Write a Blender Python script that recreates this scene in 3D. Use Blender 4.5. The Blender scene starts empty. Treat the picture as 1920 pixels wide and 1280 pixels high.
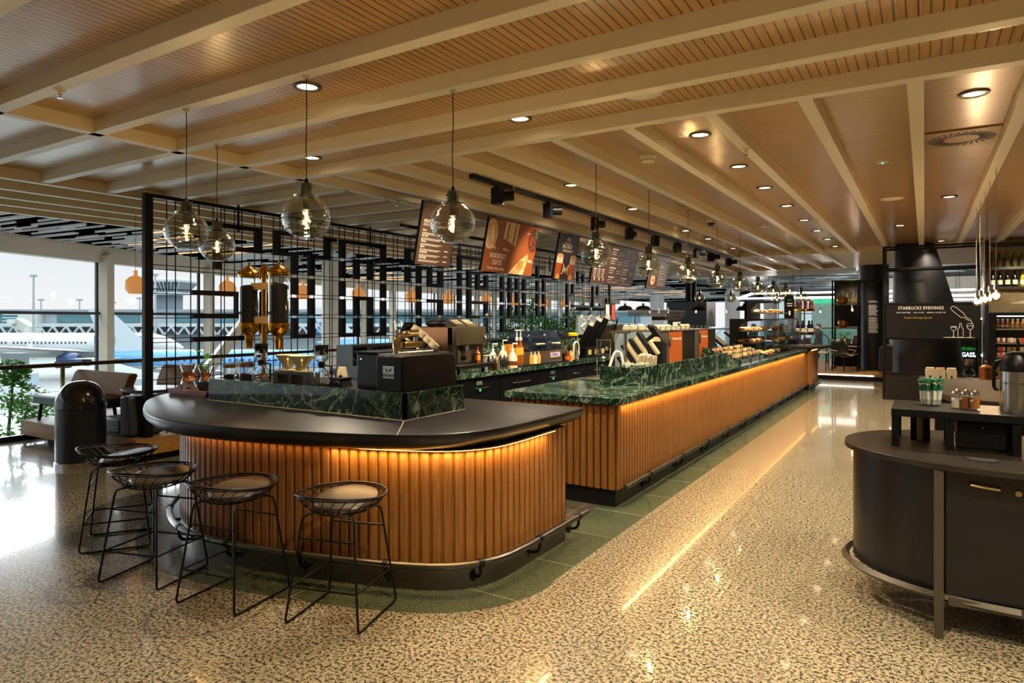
import bpy, bmesh, math, random
from mathutils import Vector, Matrix
random.seed(7)
SC = bpy.context.scene
COL = SC.collection
PI = math.pi

# ------------------------------------------------------------------ helpers
def lin(h):
    if not isinstance(h, str):
        return (h[0], h[1], h[2], 1)
    h = h.lstrip('#')
    o = []
    for i in (0, 2, 4):
        c = int(h[i:i+2], 16) / 255
        o.append(c / 12.92 if c <= .04045 else ((c + .055) / 1.055) ** 2.4)
    return (o[0], o[1], o[2], 1)

class MB:
    """collects shapes, builds ONE mesh object"""
    def __init__(s): s.v = []; s.f = []
    def add(s, vs, fs):
        b = len(s.v); s.v.extend([tuple(p) for p in vs]); s.f.extend([tuple(i + b for i in f) for f in fs]); return s
    def box(s, x0, x1, y0, y1, z0, z1):
        return s.add([(x0,y0,z0),(x1,y0,z0),(x1,y1,z0),(x0,y1,z0),(x0,y0,z1),(x1,y0,z1),(x1,y1,z1),(x0,y1,z1)],
                     [(0,3,2,1),(4,5,6,7),(0,1,5,4),(1,2,6,5),(2,3,7,6),(3,0,4,7)])
    def obox(s, c, size, rot=None):
        h = [d / 2 for d in size]; m = (rot or Matrix.Identity(3))
        vs = [Vector(c) + m @ Vector((sx*h[0], sy*h[1], sz*h[2])) for sz in (-1,1) for sx, sy in ((-1,-1),(1,-1),(1,1),(-1,1))]
        return s.add(vs, [(0,3,2,1),(4,5,6,7),(0,1,5,4),(1,2,6,5),(2,3,7,6),(3,0,4,7)])
    def bar(s, p, q, w, h=None, up=(0,0,1)):
        p = Vector(p); q = Vector(q); d = (q - p)
        L = d.length; d.normalize(); u = Vector(up)
        if abs(d.dot(u)) > .98: u = Vector((1,0,0))
        x = d.cross(u).normalized(); y = x.cross(d)
        m = Matrix((x, d, y)).transposed()
        return s.obox((p + q) / 2, (w, L, h or w), m)
    def tube(s, pts, r, n=8, closed=False, caps=True):
        pts = [Vector(p) for p in pts]; k = len(pts); rings = []
        ref = None
        for i, p in enumerate(pts):
            a = pts[(i-1) % k] if (closed or i > 0) else p
            b = pts[(i+1) % k] if (closed or i < k-1) else p
            t = (b - a).normalized()
            if ref is None:
                ref = Vector((0,0,1)) if abs(t.z) < .9 else Vector((1,0,0))
            x = t.cross(ref)
            if x.length < 1e-4: x = t.cross(Vector((.3,.9,.1)))
            x.normalize(); y = x.cross(t).normalized(); ref = y
            rr = r[i] if isinstance(r, (list, tuple)) else r
            rings.append([p + rr*(math.cos(2*PI*j/n)*x + math.sin(2*PI*j/n)*y) for j in range(n)])
        vs = [v for g in rings for v in g]; fs = []
        for i in range(k if closed else k-1):
            for j in range(n):
                a = i*n+j; b = i*n+(j+1) % n; c = ((i+1) % k)*n+(j+1) % n; d = ((i+1) % k)*n+j
                fs.append((a,b,c,d))
        if not closed and caps:
            fs.append(tuple(range(n-1,-1,-1))); fs.append(tuple((k-1)*n+j for j in range(n)))
        return s.add(vs, fs)
    def cyl(s, p, q, r, r2=None, n=16, caps=True):
        return s.tube([p, q], [r, r if r2 is None else r2], n, caps=caps)
    def lathe(s, prof, n=24, c=(0,0,0), sx=1, sy=1):
        vs = []; fs = []; idx = []
        for r, z in prof:
            if r < 1e-6:
                idx.append([len(vs)]); vs.append((c[0], c[1], c[2]+z))
            else:
                idx.append(list(range(len(vs), len(vs)+n)))
                vs += [(c[0]+sx*r*math.cos(2*PI*j/n), c[1]+sy*r*math.sin(2*PI*j/n), c[2]+z) for j in range(n)]
        for a, b in zip(idx, idx[1:]):
            for j in range(n):
                k = (j+1) % n
                if len(a) == 1 and len(b) == 1: break
                if len(a) == 1: fs.append((a[0], b[k], b[j]))
                elif len(b) == 1: fs.append((a[j], a[k], b[0]))
                else: fs.append((a[j], a[k], b[k], b[j]))
        return s.add(vs, fs)
    def loft(s, rings, caps=True, closed=True):
        n = len(rings[0]); vs = [p for r in rings for p in r]; fs = []
        for i in range(len(rings)-1):
            for j in range(n if closed else n-1):
                k = (j+1) % n
                fs.append((i*n+j, i*n+k, (i+1)*n+k, (i+1)*n+j))
        if caps:
            fs.append(tuple(range(n-1,-1,-1))); fs.append(tuple((len(rings)-1)*n+j for j in range(n)))
        return s.add(vs, fs)
    def prism(s, out, z0, z1):
        return s.loft([[(x,y,z0) for x,y in out], [(x,y,z1) for x,y in out]])
    def extr(s, out, d, axis):
        """outline of 3D points moved by vector d"""
        d = Vector(d)
        return s.loft([[Vector(p) for p in out], [Vector(p)+d for p in out]])
    def ball(s, c, r, n=12, m=8, sz=1, sx=1, sy=1):
        prof = [(r*math.sin(PI*i/m) if 0 < i < m else 0, -r*sz*math.cos(PI*i/m)) for i in range(m+1)]
        return s.lathe(prof, n, c, sx, sy)
    def blob(s, c, rx, ry, rz, j=.12, n=9, m=6):
        b = len(s.v); s.ball((0,0,0), 1, n, m)
        for i in range(b, len(s.v)):
            x, y, z = s.v[i]; k = 1 + random.uniform(-j, j)
            s.v[i] = (c[0]+x*rx*k, c[1]+y*ry*k, c[2]+z*rz*k)
        return s
    def xf(s, m):
        s.v = [tuple(m @ Vector(p)) for p in s.v]; return s
    def mesh(s, name, mat, smooth=True, fix=True, ang=35):
        me = bpy.data.meshes.new(name); me.from_pydata(s.v, [], s.f)
        if fix:
            b = bmesh.new(); b.from_mesh(me); bmesh.ops.recalc_face_normals(b, faces=b.faces); b.to_mesh(me); b.free()
        me.materials.append(mat)
        if smooth:
            me.polygons.foreach_set('use_smooth', [True]*len(me.polygons)); me.set_sharp_from_angle(angle=math.radians(ang))
        me.update(); return me
    def build(s, name, mat, parent=None, loc=None, rz=0, bev=0, smooth=True, ang=35, kind=None, label=None, seg=2):
        o = bpy.data.objects.new(name, s.mesh(name, mat, smooth, True, ang)); COL.objects.link(o)
        if parent: o.parent = parent
        if loc is not None: o.location = loc
        o.rotation_euler.z = rz
        if bev:
            m = o.modifiers.new('bev', 'BEVEL'); m.width = bev; m.segments = seg; m.limit_method = 'ANGLE'; m.angle_limit = math.radians(40)
            m.harden_normals = False
        if kind: o['kind'] = kind
        if label: o['label'] = label
        return o

def B(x0, x1, y0, y1, z0, z1): return MB().box(x0, x1, y0, y1, z0, z1)

def tag(o, label, cat, group=None):
    o['label'] = label; o['category'] = cat
    if group: o['group'] = group
    return o
def thing(name, label, cat, loc=(0,0,0), rz=0, group=None):
    o = bpy.data.objects.new(name, None); COL.objects.link(o)
    o.empty_display_size = .1; o.location = loc; o.rotation_euler.z = rz
    return tag(o, label, cat, group)
KIDS = {}
def kids(o): return list(o.children)
def dup(o, loc, rz=None, label=None, group=None, parent=None, scale=None):
    c = o.copy(); COL.objects.link(c); c.parent = parent
    if loc is not None: c.location = loc
    if rz is not None: c.rotation_euler.z = rz
    if scale: c.scale = (scale,)*3
    if label: c['label'] = label
    if group: c['group'] = group
    for k in list(o.children):
        dup(k, None, None, None, None, c)
    return c
def smooth_line(pts, n=6, closed=False):
    P = [Vector(p) for p in pts]; k = len(P); out = []
    for i in range(k if closed else k-1):
        a = P[(i-1) % k] if (closed or i > 0) else P[0]
        b = P[i]; c = P[(i+1) % k]
        d = P[(i+2) % k] if (closed or i < k-2) else P[-1]
        for j in range(n):
            t = j/n
            out.append(.5*((2*b)+(c-a)*t+(2*a-5*b+4*c-d)*t*t+(3*b-a-3*c+d)*t**3))
    if not closed: out.append(P[-1])
    return [tuple(p) for p in out]
def offset(pts, d):
    """offset an open 2D polyline to its right by d"""
    out = []
    for i, p in enumerate(pts):
        a = Vector(pts[max(i-1, 0)]); b = Vector(pts[min(i+1, len(pts)-1)])
        t = (b-a).normalized(); out.append((p[0]+t.y*d, p[1]-t.x*d))
    return out
def text(s, size, mat, parent, loc, rot, name='lettering', align='CENTER', ext=.001, bold=False, sx=1, spacing=1):
    c = bpy.data.curves.new(name, 'FONT'); c.body = s; c.size = size; c.align_x = align; c.align_y = 'CENTER'; c.extrude = ext
    c.resolution_u = 2; c.space_character = spacing
    if bold: c.offset = size*.010
    o = bpy.data.objects.new(name, c); COL.objects.link(o)
    me = bpy.data.meshes.new_from_object(o.evaluated_get(bpy.context.evaluated_depsgraph_get()))
    bpy.data.objects.remove(o); bpy.data.curves.remove(c)
    me.materials.clear(); me.materials.append(mat); me.name = name
    q = bpy.data.objects.new(name, me); COL.objects.link(q); q.parent = parent; q.location = loc; q.rotation_euler = rot
    q.scale = (sx, 1, 1)
    return q
ORD = ['first','second','third','fourth','fifth','sixth','seventh','eighth','ninth','tenth','eleventh','twelfth','thirteenth','fourteenth','fifteenth','sixteenth','seventeenth','eighteenth','nineteenth','twentieth']

# ------------------------------------------------------------------ materials
class NT:
    def __init__(s, name):
        s.m = bpy.data.materials.new(name); s.m.use_nodes = True; s.t = s.m.node_tree; s.n = s.t.nodes; s.l = s.t.links
        s.p = s.n['Principled BSDF']; s.out = s.n['Material Output']
    def node(s, typ, **k):
        n = s.n.new(typ)
        for a, b in k.items(): setattr(n, a, b)
        return n
    def link(s, a, b): s.l.new(a, b)
    def coord(s, scale=(1,1,1), rot=(0,0,0), kind='Object'):
        tc = s.node('ShaderNodeTexCoord'); mp = s.node('ShaderNodeMapping')
        mp.inputs['Scale'].default_value = scale; mp.inputs['Rotation'].default_value = rot
        s.link(tc.outputs[kind], mp.inputs['Vector']); return mp.outputs[0]
    def noise(s, vec, scale, detail=3, rough=.5, dist=0):
        n = s.node('ShaderNodeTexNoise'); n.inputs['Scale'].default_value = scale; n.inputs['Detail'].default_value = detail
        n.inputs['Roughness'].default_value = rough; n.inputs['Distortion'].default_value = dist
        s.link(vec, n.inputs['Vector']); return n.outputs['Fac']
    def ramp(s, fac, stops, interp='LINEAR'):
        r = s.node('ShaderNodeValToRGB'); e = r.color_ramp; e.interpolation = interp
        while len(e.elements) < len(stops): e.elements.new(.5)
        for el, (pos, c) in zip(e.elements, stops): el.position = pos; el.color = lin(c)
        s.link(fac, r.inputs[0]); return r.outputs[0]
    def math(s, op, a, b=None, c=None):
        n = s.node('ShaderNodeMath', operation=op)
        for i, x in enumerate((a, b, c)):
            if x is None: continue
            if isinstance(x, (int, float)): n.inputs[i].default_value = x
            else: s.link(x, n.inputs[i])
        return n.outputs[0]
    def mix(s, fac, a, b, mode='MIX'):
        n = s.node('ShaderNodeMix', data_type='RGBA', blend_type=mode)
        if isinstance(fac, (int, float)): n.inputs[0].default_value = fac
        else: s.link(fac, n.inputs[0])
        for i, x in ((6, a), (7, b)):
            if isinstance(x, (str, tuple)): n.inputs[i].default_value = lin(x)
            else: s.link(x, n.inputs[i])
        return n.outputs[2]
    def bump(s, h, strength=.3, dist=.01):
        b = s.node('ShaderNodeBump'); b.inputs['Strength'].default_value = strength; b.inputs['Distance'].default_value = dist
        s.link(h, b.inputs['Height']); s.link(b.outputs[0], s.p.inputs['Normal'])
    def base(s, c):
        if isinstance(c, (str, tuple)): s.p.inputs['Base Color'].default_value = lin(c)
        else: s.link(c, s.p.inputs['Base Color'])
    def set(s, rough=.5, metal=0, spec=.5, coat=0):
        s.p.inputs['Roughness'].default_value = rough; s.p.inputs['Metallic'].default_value = metal
        s.p.inputs['Specular IOR Level'].default_value = spec; s.p.inputs['Coat Weight'].default_value = coat
        return s.m
PM = {}
def pm(col, rough=.5, metal=0, spec=.5, coat=0, var=.06):
    """painted / metal / plastic surface with slight tonal mottling"""
    key = (col if isinstance(col, str) else tuple(col), rough, metal, spec, coat, var)
    if key in PM: return PM[key]
    t = NT('surface_' + str(len(PM)))
    if var:
        c = lin(col); f = t.noise(t.coord(), 9, 3)
        t.base(t.ramp(f, [(.3, tuple(x*(1-var) for x in c[:3])), (.7, tuple(min(1, x*(1+var)) for x in c[:3]))]))
    else: t.base(col)
    PM[key] = t.set(rough, metal, spec, coat); return PM[key]
EM = {}
def em(col, strength):
    k = (col, strength)
    if k in EM: return EM[k]
    t = NT('glow_%d' % len(EM)); t.base((0,0,0)); t.p.inputs['Emission Color'].default_value = lin(col); t.p.inputs['Emission Strength'].default_value = strength
    t.set(.5); EM[k] = t.m; return t.m
GL = {}
def glass(tint=(1,1,1), f0=.06, edge=.75, rough=.0, power=3.0, wavy=0):
    """thin glass: tinted see-through plus a mirror coat that grows towards the rim"""
    k = (tint, f0, edge, rough, power, wavy)
    if k in GL: return GL[k]
    t = NT('glass_%d' % len(GL)); t.n.remove(t.p)
    tr = t.node('ShaderNodeBsdfTransparent'); tr.inputs[0].default_value = lin(tint)
    gl = t.node('ShaderNodeBsdfGlossy'); gl.inputs['Roughness'].default_value = rough; gl.inputs[0].default_value = (.95,.97,.96,1)
    lw = t.node('ShaderNodeLayerWeight'); lw.inputs[0].default_value = .5
    f = t.math('POWER', lw.outputs['Facing'], power); f = t.math('MULTIPLY_ADD', f, edge, f0)
    if wavy:
        b_ = t.node('ShaderNodeBump'); b_.inputs['Strength'].default_value = wavy; b_.inputs['Distance'].default_value = .05
        t.link(t.noise(t.coord((6,6,38)), 1.6, 2), b_.inputs['Height']); t.link(b_.outputs[0], gl.inputs['Normal'])
    mx = t.node('ShaderNodeMixShader'); t.link(f, mx.inputs[0]); t.link(tr.outputs[0], mx.inputs[1]); t.link(gl.outputs[0], mx.inputs[2])
    t.link(mx.outputs[0], t.out.inputs[0]); GL[k] = t.m; return t.m

def wood(name, c1, c2, c3, scale=(18,18,1.2), rough=.42, bump=.05):
    t = NT(name); v = t.coord(scale); f = t.noise(v, 2.2, 6, .6, .6)
    v2 = t.coord(tuple(x*.12 for x in scale)); g = t.noise(v2, 5, 2)
    col = t.ramp(f, [(.28, c1), (.5, c2), (.75, c3)])
    col = t.mix(t.math('MULTIPLY', g, .35), col, c1)
    t.base(col); t.bump(f, bump, .004); return t.set(rough)

M_OAK = wood('oak_slats', '#6a4119', '#925f24', '#a97636', (40,40,1.6), .45)
M_OAK_H = wood('oak_boards', '#8a5c28', '#a87638', '#c29250', (1.2,14,14), .45)
M_DECK = wood('oak_deck', '#7a5428', '#a07440', '#b58a52', (14,1.2,14), .5)
M_BLACKWOOD = wood('black_stained_oak', '#08080a', '#0e0e11', '#18181c', (1.0,22,6), .36, .12)
M_BROWNWOOD = wood('dark_brown_laminate', '#1a130c', '#281f15', '#352a1d', (3,30,3), .62)
M_BROWNWOOD.node_tree.nodes['Principled BSDF'].inputs['Specular IOR Level'].default_value = .15
M_TRAY = wood('tray_walnut', '#6a3312', '#8a4a1e', '#a0602c', (2,20,20), .4)

def marble():
    t = NT('green_marble'); v = t.coord((1,1,1))
    def veins(scale, width, dist, rough=.6):
        n = t.noise(v, scale, 7, rough, dist)
        a = t.math('ABSOLUTE', t.math('SUBTRACT', n, .5))
        return t.math('POWER', t.math('SUBTRACT', 1.0, t.math('MINIMUM', t.math('DIVIDE', a, width), 1.0)), 1.6)
    c = t.ramp(t.noise(v, 5, 8, .72, 1.2), [(.3, '#0b1512'), (.5, '#172a22'), (.62, '#24402f'), (.78, '#4a664c')])
    m = t.ramp(t.noise(v, 2.2, 3), [(.40, '#000000'), (.58, '#ffffff')])
    v1 = veins(2.2, .020, 1.4, .55); v2 = veins(5.2, .022, 1.1, .55); v3 = veins(12.0, .04, .8, .6)
    c = t.mix(t.math('MULTIPLY', v3, t.math('MULTIPLY', m, .35)), c, '#6f8a70')
    c = t.mix(t.math('MULTIPLY', v2, t.math('ADD', t.math('MULTIPLY', m, .5), .10)), c, '#8ea58a')
    c = t.mix(t.math('MULTIPLY', v1, .75), c, '#a3b79c')
    t.base(c); return t.set(.08)
M_MARBLE = marble()

def granite(name, light, mid, dark, thr=(.40,.47,.56), tile=(.6,.6), joint='#7a6f58', scale=70, rough=.16, coat=0):
    t = NT(name); v = t.coord()
    n = t.noise(v, scale, 4, .62); n2 = t.noise(v, scale*2.9, 2, .5)
    f = t.math('ADD', t.math('MULTIPLY', n, .68), t.math('MULTIPLY', n2, .32))
    c = t.ramp(f, [(thr[0], dark), (thr[1], mid), (thr[2], light)])
    c = t.mix(t.math('MULTIPLY', t.noise(v, .9, 2), .25), c, mid)
    br = t.node('ShaderNodeTexBrick'); br.offset = 0.5; br.inputs['Scale'].default_value = 1
    br.inputs['Brick Width'].default_value = tile[0]; br.inputs['Row Height'].default_value = tile[1]
    br.inputs['Mortar Size'].default_value = .0045; br.inputs['Mortar Smooth'].default_value = .1
    br.inputs['Color1'].default_value = (0,0,0,1); br.inputs['Color2'].default_value = (.12,.12,.12,1); br.inputs['Mortar'].default_value = (1,1,1,1)
    t.link(t.coord((1,1,1), (0,0,PI/2)), br.inputs['Vector'])
    sep = t.ramp(br.outputs['Color'], [(0, '#000000'), (.11, '#101010'), (.6, '#ffffff')])
    c = t.mix(sep, c, joint); t.base(c)
    t.p.inputs['Coat Roughness'].default_value = .05
    return t.set(rough, 0, .6, coat)
M_FLOOR = granite('speckled_granite', '#a1967b', '#6c624d', '#14110d', thr=(.45,.48,.508), tile=(1.2,.6), scale=56, rough=.2, coat=.6)
M_GREENFLOOR = granite('green_terrazzo', '#6a7056', '#424a36', '#2a3024', thr=(.36,.5,.66), tile=(.62,3.0), joint='#7d7e62', scale=110, rough=.22)
M_STAFFFLOOR = granite('brown_stone', '#6a5f50', '#51483c', '#3b352d', thr=(.36,.5,.66), tile=(.6,.6), joint='#857b68', scale=90, rough=.3)

def ceil_wood(name, axis, pitch, gap):
    t = NT(name); tc = t.node('ShaderNodeTexCoord'); sp = t.node('ShaderNodeSeparateXYZ'); t.link(tc.outputs['Object'], sp.inputs[0])
    a = sp.outputs['X' if axis == 0 else 'Y']
    fr = t.math('FRACT', t.math('DIVIDE', t.math('ADD', a, 50), pitch))
    line = t.math('LESS_THAN', fr, gap/pitch)
    sc = (22, 1.2, 1) if axis == 0 else (1.2, 22, 1)
    f = t.noise(t.coord(sc), 2, 5, .6, .4)
    c = t.ramp(f, [(.3, '#b98a4c'), (.55, '#cda05f'), (.8, '#dab274')])
    c = t.mix(t.math('MULTIPLY', line, .92), c, '#1c1208')
    t.base(c); t.p.inputs['Coat Roughness'].default_value = .18; return t.set(.3, 0, .8, .6)
M_CEIL_Y = ceil_wood('grooved_wood_along', 0, .052, .008)
M_CEIL_X = ceil_wood('grooved_wood_across', 1, .030, .005)
M_BEAM = pm('#efe4c8', .38, var=.02)
M_CREAM = pm('#c9c4b0', .5, var=.02)
M_BLACK = pm('#070709', .42, spec=.25)
M_BLACKMATT = pm('#0d0d0f', .6, spec=.25)
M_GRAPHITE = pm('#141517', .4, spec=.35)
M_CHAR = pm('#26282c', .5)
M_BLUEGREY = pm('#4b5c6b', .45, var=.1)
M_STEEL = pm('#b9b7b2', .22, 1, var=.04)
M_STEELDARK = pm('#6f6c66', .3, 1, var=.05)
M_CHROME = pm('#d8d8d8', .06, 1, var=0)
M_BRASS = pm('#c08a2a', .16, 1, var=.05)
M_COPPER = pm('#c98a60', .25, 1, var=.05)
M_WHITE = pm('#e6e2d8', .4, var=.02)
M_CREAMCER = pm('#e0cfa8', .35, var=.03)
M_PAPER = pm('#d8c9a4', .7, var=.05)
M_LEATHER = pm('#8a5c22', .6, spec=.2, var=.12)
M_GREYLEATHER = pm('#2c3036', .45, var=.1)
M_GLASS = glass((.97,.99,.98), .05, .6)
M_GLASSW = glass((.98,.99,.99), .004, .16)
M_SMOKE = glass((.63,.66,.60), .10, .95, power=2.0, wavy=.25)
M_CLEAR = glass((.95,.97,.97), .03, 1.0, power=3.2)
M_LEAF = None
def leafmat():
    t = NT('leaf_green'); f = t.noise(t.coord(), 14, 3)
    t.base(t.ramp(f, [(.3, '#1d4a16'), (.55, '#3f7f2c'), (.8, '#7cae4a')])); m_ = t.set(.35)
    tl = t.node('ShaderNodeBsdfTranslucent'); tl.inputs[0].default_value = lin('#6aa83a'); mx = t.node('ShaderNodeMixShader'); mx.inputs[0].default_value = .4
    t.link(t.p.outputs[0], mx.inputs[1]); t.link(tl.outputs[0], mx.inputs[2]); t.link(mx.outputs[0], t.out.inputs[0]); return m_
M_LEAF = leafmat()
def refr():
    t = NT('refractive_glass'); t.base((1,1,1)); t.p.inputs['Transmission Weight'].default_value = 1; t.p.inputs['IOR'].default_value = 1.45; return t.set(.0)
M_REFR = refr()
def thick(o, th=.003):
    m_ = o.modifiers.new('wall', 'SOLIDIFY'); m_.thickness = th; m_.offset = -1; return o
M_PRINT = pm('#efe6d6', .6, var=0)

# ------------------------------------------------------------------ camera, world, view
cam = bpy.data.objects.new('camera', bpy.data.cameras.new('camera')); COL.objects.link(cam); SC.camera = cam
cam.location = (0, 0, 1.55); cam.rotation_euler = (PI/2, 0, math.radians(31.9))
cam.data.sensor_width = 36; cam.data.lens = 1242/1920*36; cam.data.shift_y = -43/1920
cam.data.clip_end = 2000
vs = SC.view_settings; vs.view_transform = 'Standard'; vs.look = 'None'; vs.gamma = 1; vs.use_curve_mapping = False; vs.exposure = .24
w = bpy.data.worlds.new('overcast_sky'); SC.world = w; w.use_nodes = True
wn = w.node_tree.nodes; wl = w.node_tree.links; bg = wn['Background']
tc = wn.new('ShaderNodeTexCoord'); sp = wn.new('ShaderNodeSeparateXYZ'); wl.new(tc.outputs['Generated'], sp.inputs[0])
nz = wn.new('ShaderNodeTexNoise'); nz.inputs['Scale'].default_value = 3; nz.inputs['Detail'].default_value = 4
mpw = wn.new('ShaderNodeMapping'); mpw.inputs['Scale'].default_value = (1,1,5); wl.new(tc.outputs['Generated'], mpw.inputs[0]); wl.new(mpw.outputs[0], nz.inputs['Vector'])
ad = wn.new('ShaderNodeMath'); ad.operation = 'MULTIPLY_ADD'; ad.inputs[1].default_value = .12; wl.new(nz.outputs['Fac'], ad.inputs[0]); wl.new(sp.outputs['Z'], ad.inputs[2])
rp = wn.new('ShaderNodeValToRGB'); wl.new(ad.outputs[0], rp.inputs[0])
els = rp.color_ramp.elements
els[0].position = .0; els[0].color = (.80,.78,.78,1)
els[1].position = .2; els[1].color = (.64,.72,.76,1)
for ps_, c_ in ((.1, (.78,.79,.80,1)), (.30, (.80,.88,.94,1)), (.5, (1.7,1.9,2.05,1)), (1, (3.2,3.5,3.75,1))):
    e = els.new(ps_); e.color = c_
wl.new(rp.outputs[0], bg.inputs[0]); bg.inputs[1].default_value = 1.0
cy = SC.cycles
cy.adaptive_threshold = .02
cy.max_bounces = 9; cy.diffuse_bounces = 4; cy.glossy_bounces = 4; cy.transmission_bounces = 8; cy.transparent_max_bounces = 24
cy.caustics_reflective = False; cy.caustics_refractive = False; cy.sample_clamp_indirect = 6
# ------------------------------------------------------------------ setting: floors, ceiling, walls, windows
def struct(mb, name, mat, parent=None, **k):
    o = mb.build(name, mat, parent, kind=None if parent else 'structure', **k); return o

fl = struct(B(-9.95, 4.6, -4.2, 62, -.12, 0), 'floor', M_FLOOR)
# footprint of the island's wooden wall (front, left tip, back)
WOOD = smooth_line([(-2.14,4.12),(-2.14,3.75),(-2.14,3.45),(-2.17,3.22),(-2.30,3.03),(-2.55,2.9),(-2.9,2.79),(-3.3,2.69),(-3.75,2.62),(-4.15,2.64),(-4.5,2.78),(-4.75,2.95),(-4.95,3.2),(-5.02,3.6),(-5.02,4.12)], 5)
# green stone inlay that follows both counters, one continuous strip
inl = [(-1.86,16.3),(-1.86,4.12),(-1.86,3.45)] + [p for p in offset(WOOD[10:], -.30)][1:60]
inner = [(-2.3,16.3),(-2.3,4.12),(-2.3,3.45)] + [p for p in offset(WOOD[10:], .25)][1:60]
mb = MB(); n = len(inl)
mb.add([(x,y,.0012) for x,y in inl] + [(x,y,.0012) for x,y in inner], [(i,i+1,n+i+1,n+i) for i in range(n-1)])
mb.build('green_inlay', M_GREENFLOOR, fl, smooth=False)
B(-4.6, -2.3, 4.1, 16, 0, .001).build('work_aisle', M_STAFFFLOOR, fl, smooth=False)

# ceiling panels with their grooves, and the cream coffer beams
ZB = 2.95; ZC = 3.05
ce = struct(B(-10.3, 4.6, -4.2, 4.55, ZC, ZC+.06), 'ceiling', M_CEIL_Y)
B(-5.36, 4.6, 4.55, 20.6, ZC, ZC+.06).build('wood_panel', M_CEIL_X, ce, smooth=False)
B(-10.3, -5.36, 4.55, 20.6, ZC, ZC+.06).build('wood_panel', M_CEIL_Y, ce, smooth=False)
def beam(x0, x1, y0, y1, zb=ZB):
    B(x0, x1, y0, y1, zb, ZC+.01).build('coffer_beam', M_BEAM, ce, bev=.003, seg=1)
AY = [4.555 + .6475*i for i in range(-13, 1)]
for y in AY: beam(-7.72, 4.6, y-.045, y+.045)
for i in range(1, 25): beam(-7.72, -5.36, AY[-1]+.6475*i-.045, AY[-1]+.6475*i+.045)
for i in range(-5, 15):                                     # beams that run along the counter
    x = -.045 + .605*-i
    if x < -5.3: break
    y1 = 15.7 if x > -1.7 else 20.45
    if abs(x+1.86) < .15: y1 = 20.6
    beam(x-.045, x+.045, 4.6, y1)
beam(-5.40, -5.31, -4.2, 20.6)
beam(-5.36, 4.6, 15.6, 15.7); beam(-5.36, -1.8, 20.45, 20.6)
for x in (-7.76, -8.41, -9.01, -9.59, -10.24): beam(x-.045, x+.045, -4.2, 20.6, 2.94)
# cream slats beyond the coffers
mb = MB()
for i in range(34): mb.box(-1.8, 4.6, 15.85+.145*i, 15.91+.145*i, 2.97, ZC+.01)
mb.build('cream_slats', M_BEAM, ce)
mb = MB()
for i in range(16): mb.box(-9.85, -1.8, 20.7+.16*i, 20.77+.16*i, 2.97, ZC+.2)
mb.build('cream_slats', M_CREAM, ce)
# dark slatted ceiling over the void and the far hall
VM = pm('#040405', .9, spec=.0)
WLO = [(-10.05,-4.2),(-12.2,.85),(-14.13,5.25),(-15.05,7.33),(-16.6,11.2),(-18.6,17.0),(-19.6,21.5),(-20.4,29.0),(-21.2,40.0),(-21.8,52.0)]
def facade_x(y):
    for (xa, ya), (xb, yb2) in zip(WLO, WLO[1:]):
        if y <= yb2: return xa + (xb-xa)*(y-ya)/(yb2-ya)
    return WLO[-1][0]
dk = struct(MB().prism([(x-.15, y) for x, y in WLO] + [(-22,62),(-9.9,62),(-9.9,23.2),(-10.29,23.2),(-10.29,-4.0)], 3.10, 3.16), 'ceiling', VM)
B(-9.9, 4.6, 20.6, 62, 3.335, 3.4).build('dark_panel', pm('#1d262d', .6), dk, smooth=False); B(-9.92, -9.9, 20.6, 62, 3.1, 3.4).build('dark_panel', VM, dk, smooth=False); B(-10.3, -9.9, 20.6, 23.3, 3.1, 3.16).build('dark_panel', VM, dk, smooth=False); B(-10.3, 4.6, 20.6, 20.62, 3.05, 3.4).build('dark_panel', VM, dk, smooth=False)
sl = MB(); sw = MB(); sg = MB(); rnd = random.Random(3)
ca, sa = math.cos(math.radians(4)), math.sin(math.radians(4))
for i in range(640):
    y = -3 + i*.08 + rnd.uniform(-.03,.03); x = -10.5 - rnd.random()*max(.5, -10.5-facade_x(y)-.5); L = rnd.choice((.7,1.1,1.6,2.2))
    t = (sw if rnd.random() < .08 else sl)
    p = Vector((x,y,3.075)); q = p + Vector((-ca*L, -sa*L, 0))
    q.x = max(q.x, facade_x(y)+.2)
    if p.x > facade_x(y)+.3: t.bar(p, q, .02, .03)
for i in range(260):
    y = 23.5 + 40*rnd.random()**1.3; x = -21 + 25*rnd.random(); L = rnd.choice((1.2,2.2,3.5))
    if x > facade_x(y)+.15: sg.bar((x,y,3.31 if x > -9.9 else 3.07), (x+L,y,3.31 if x > -9.9 else 3.07), .06, .03)
sl.build('pale_slats', pm('#eef1f0', .45), dk); sw.build('lit_slats', em('#ffc48a', 1.2), dk)
sg.build('grey_slats', pm('#7b8a94', .5), dk)

F_ = Vector((-math.sin(math.radians(31.9)), math.cos(math.radians(31.9)), 0)); R_ = Vector((F_.y, -F_.x, 0))
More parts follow.
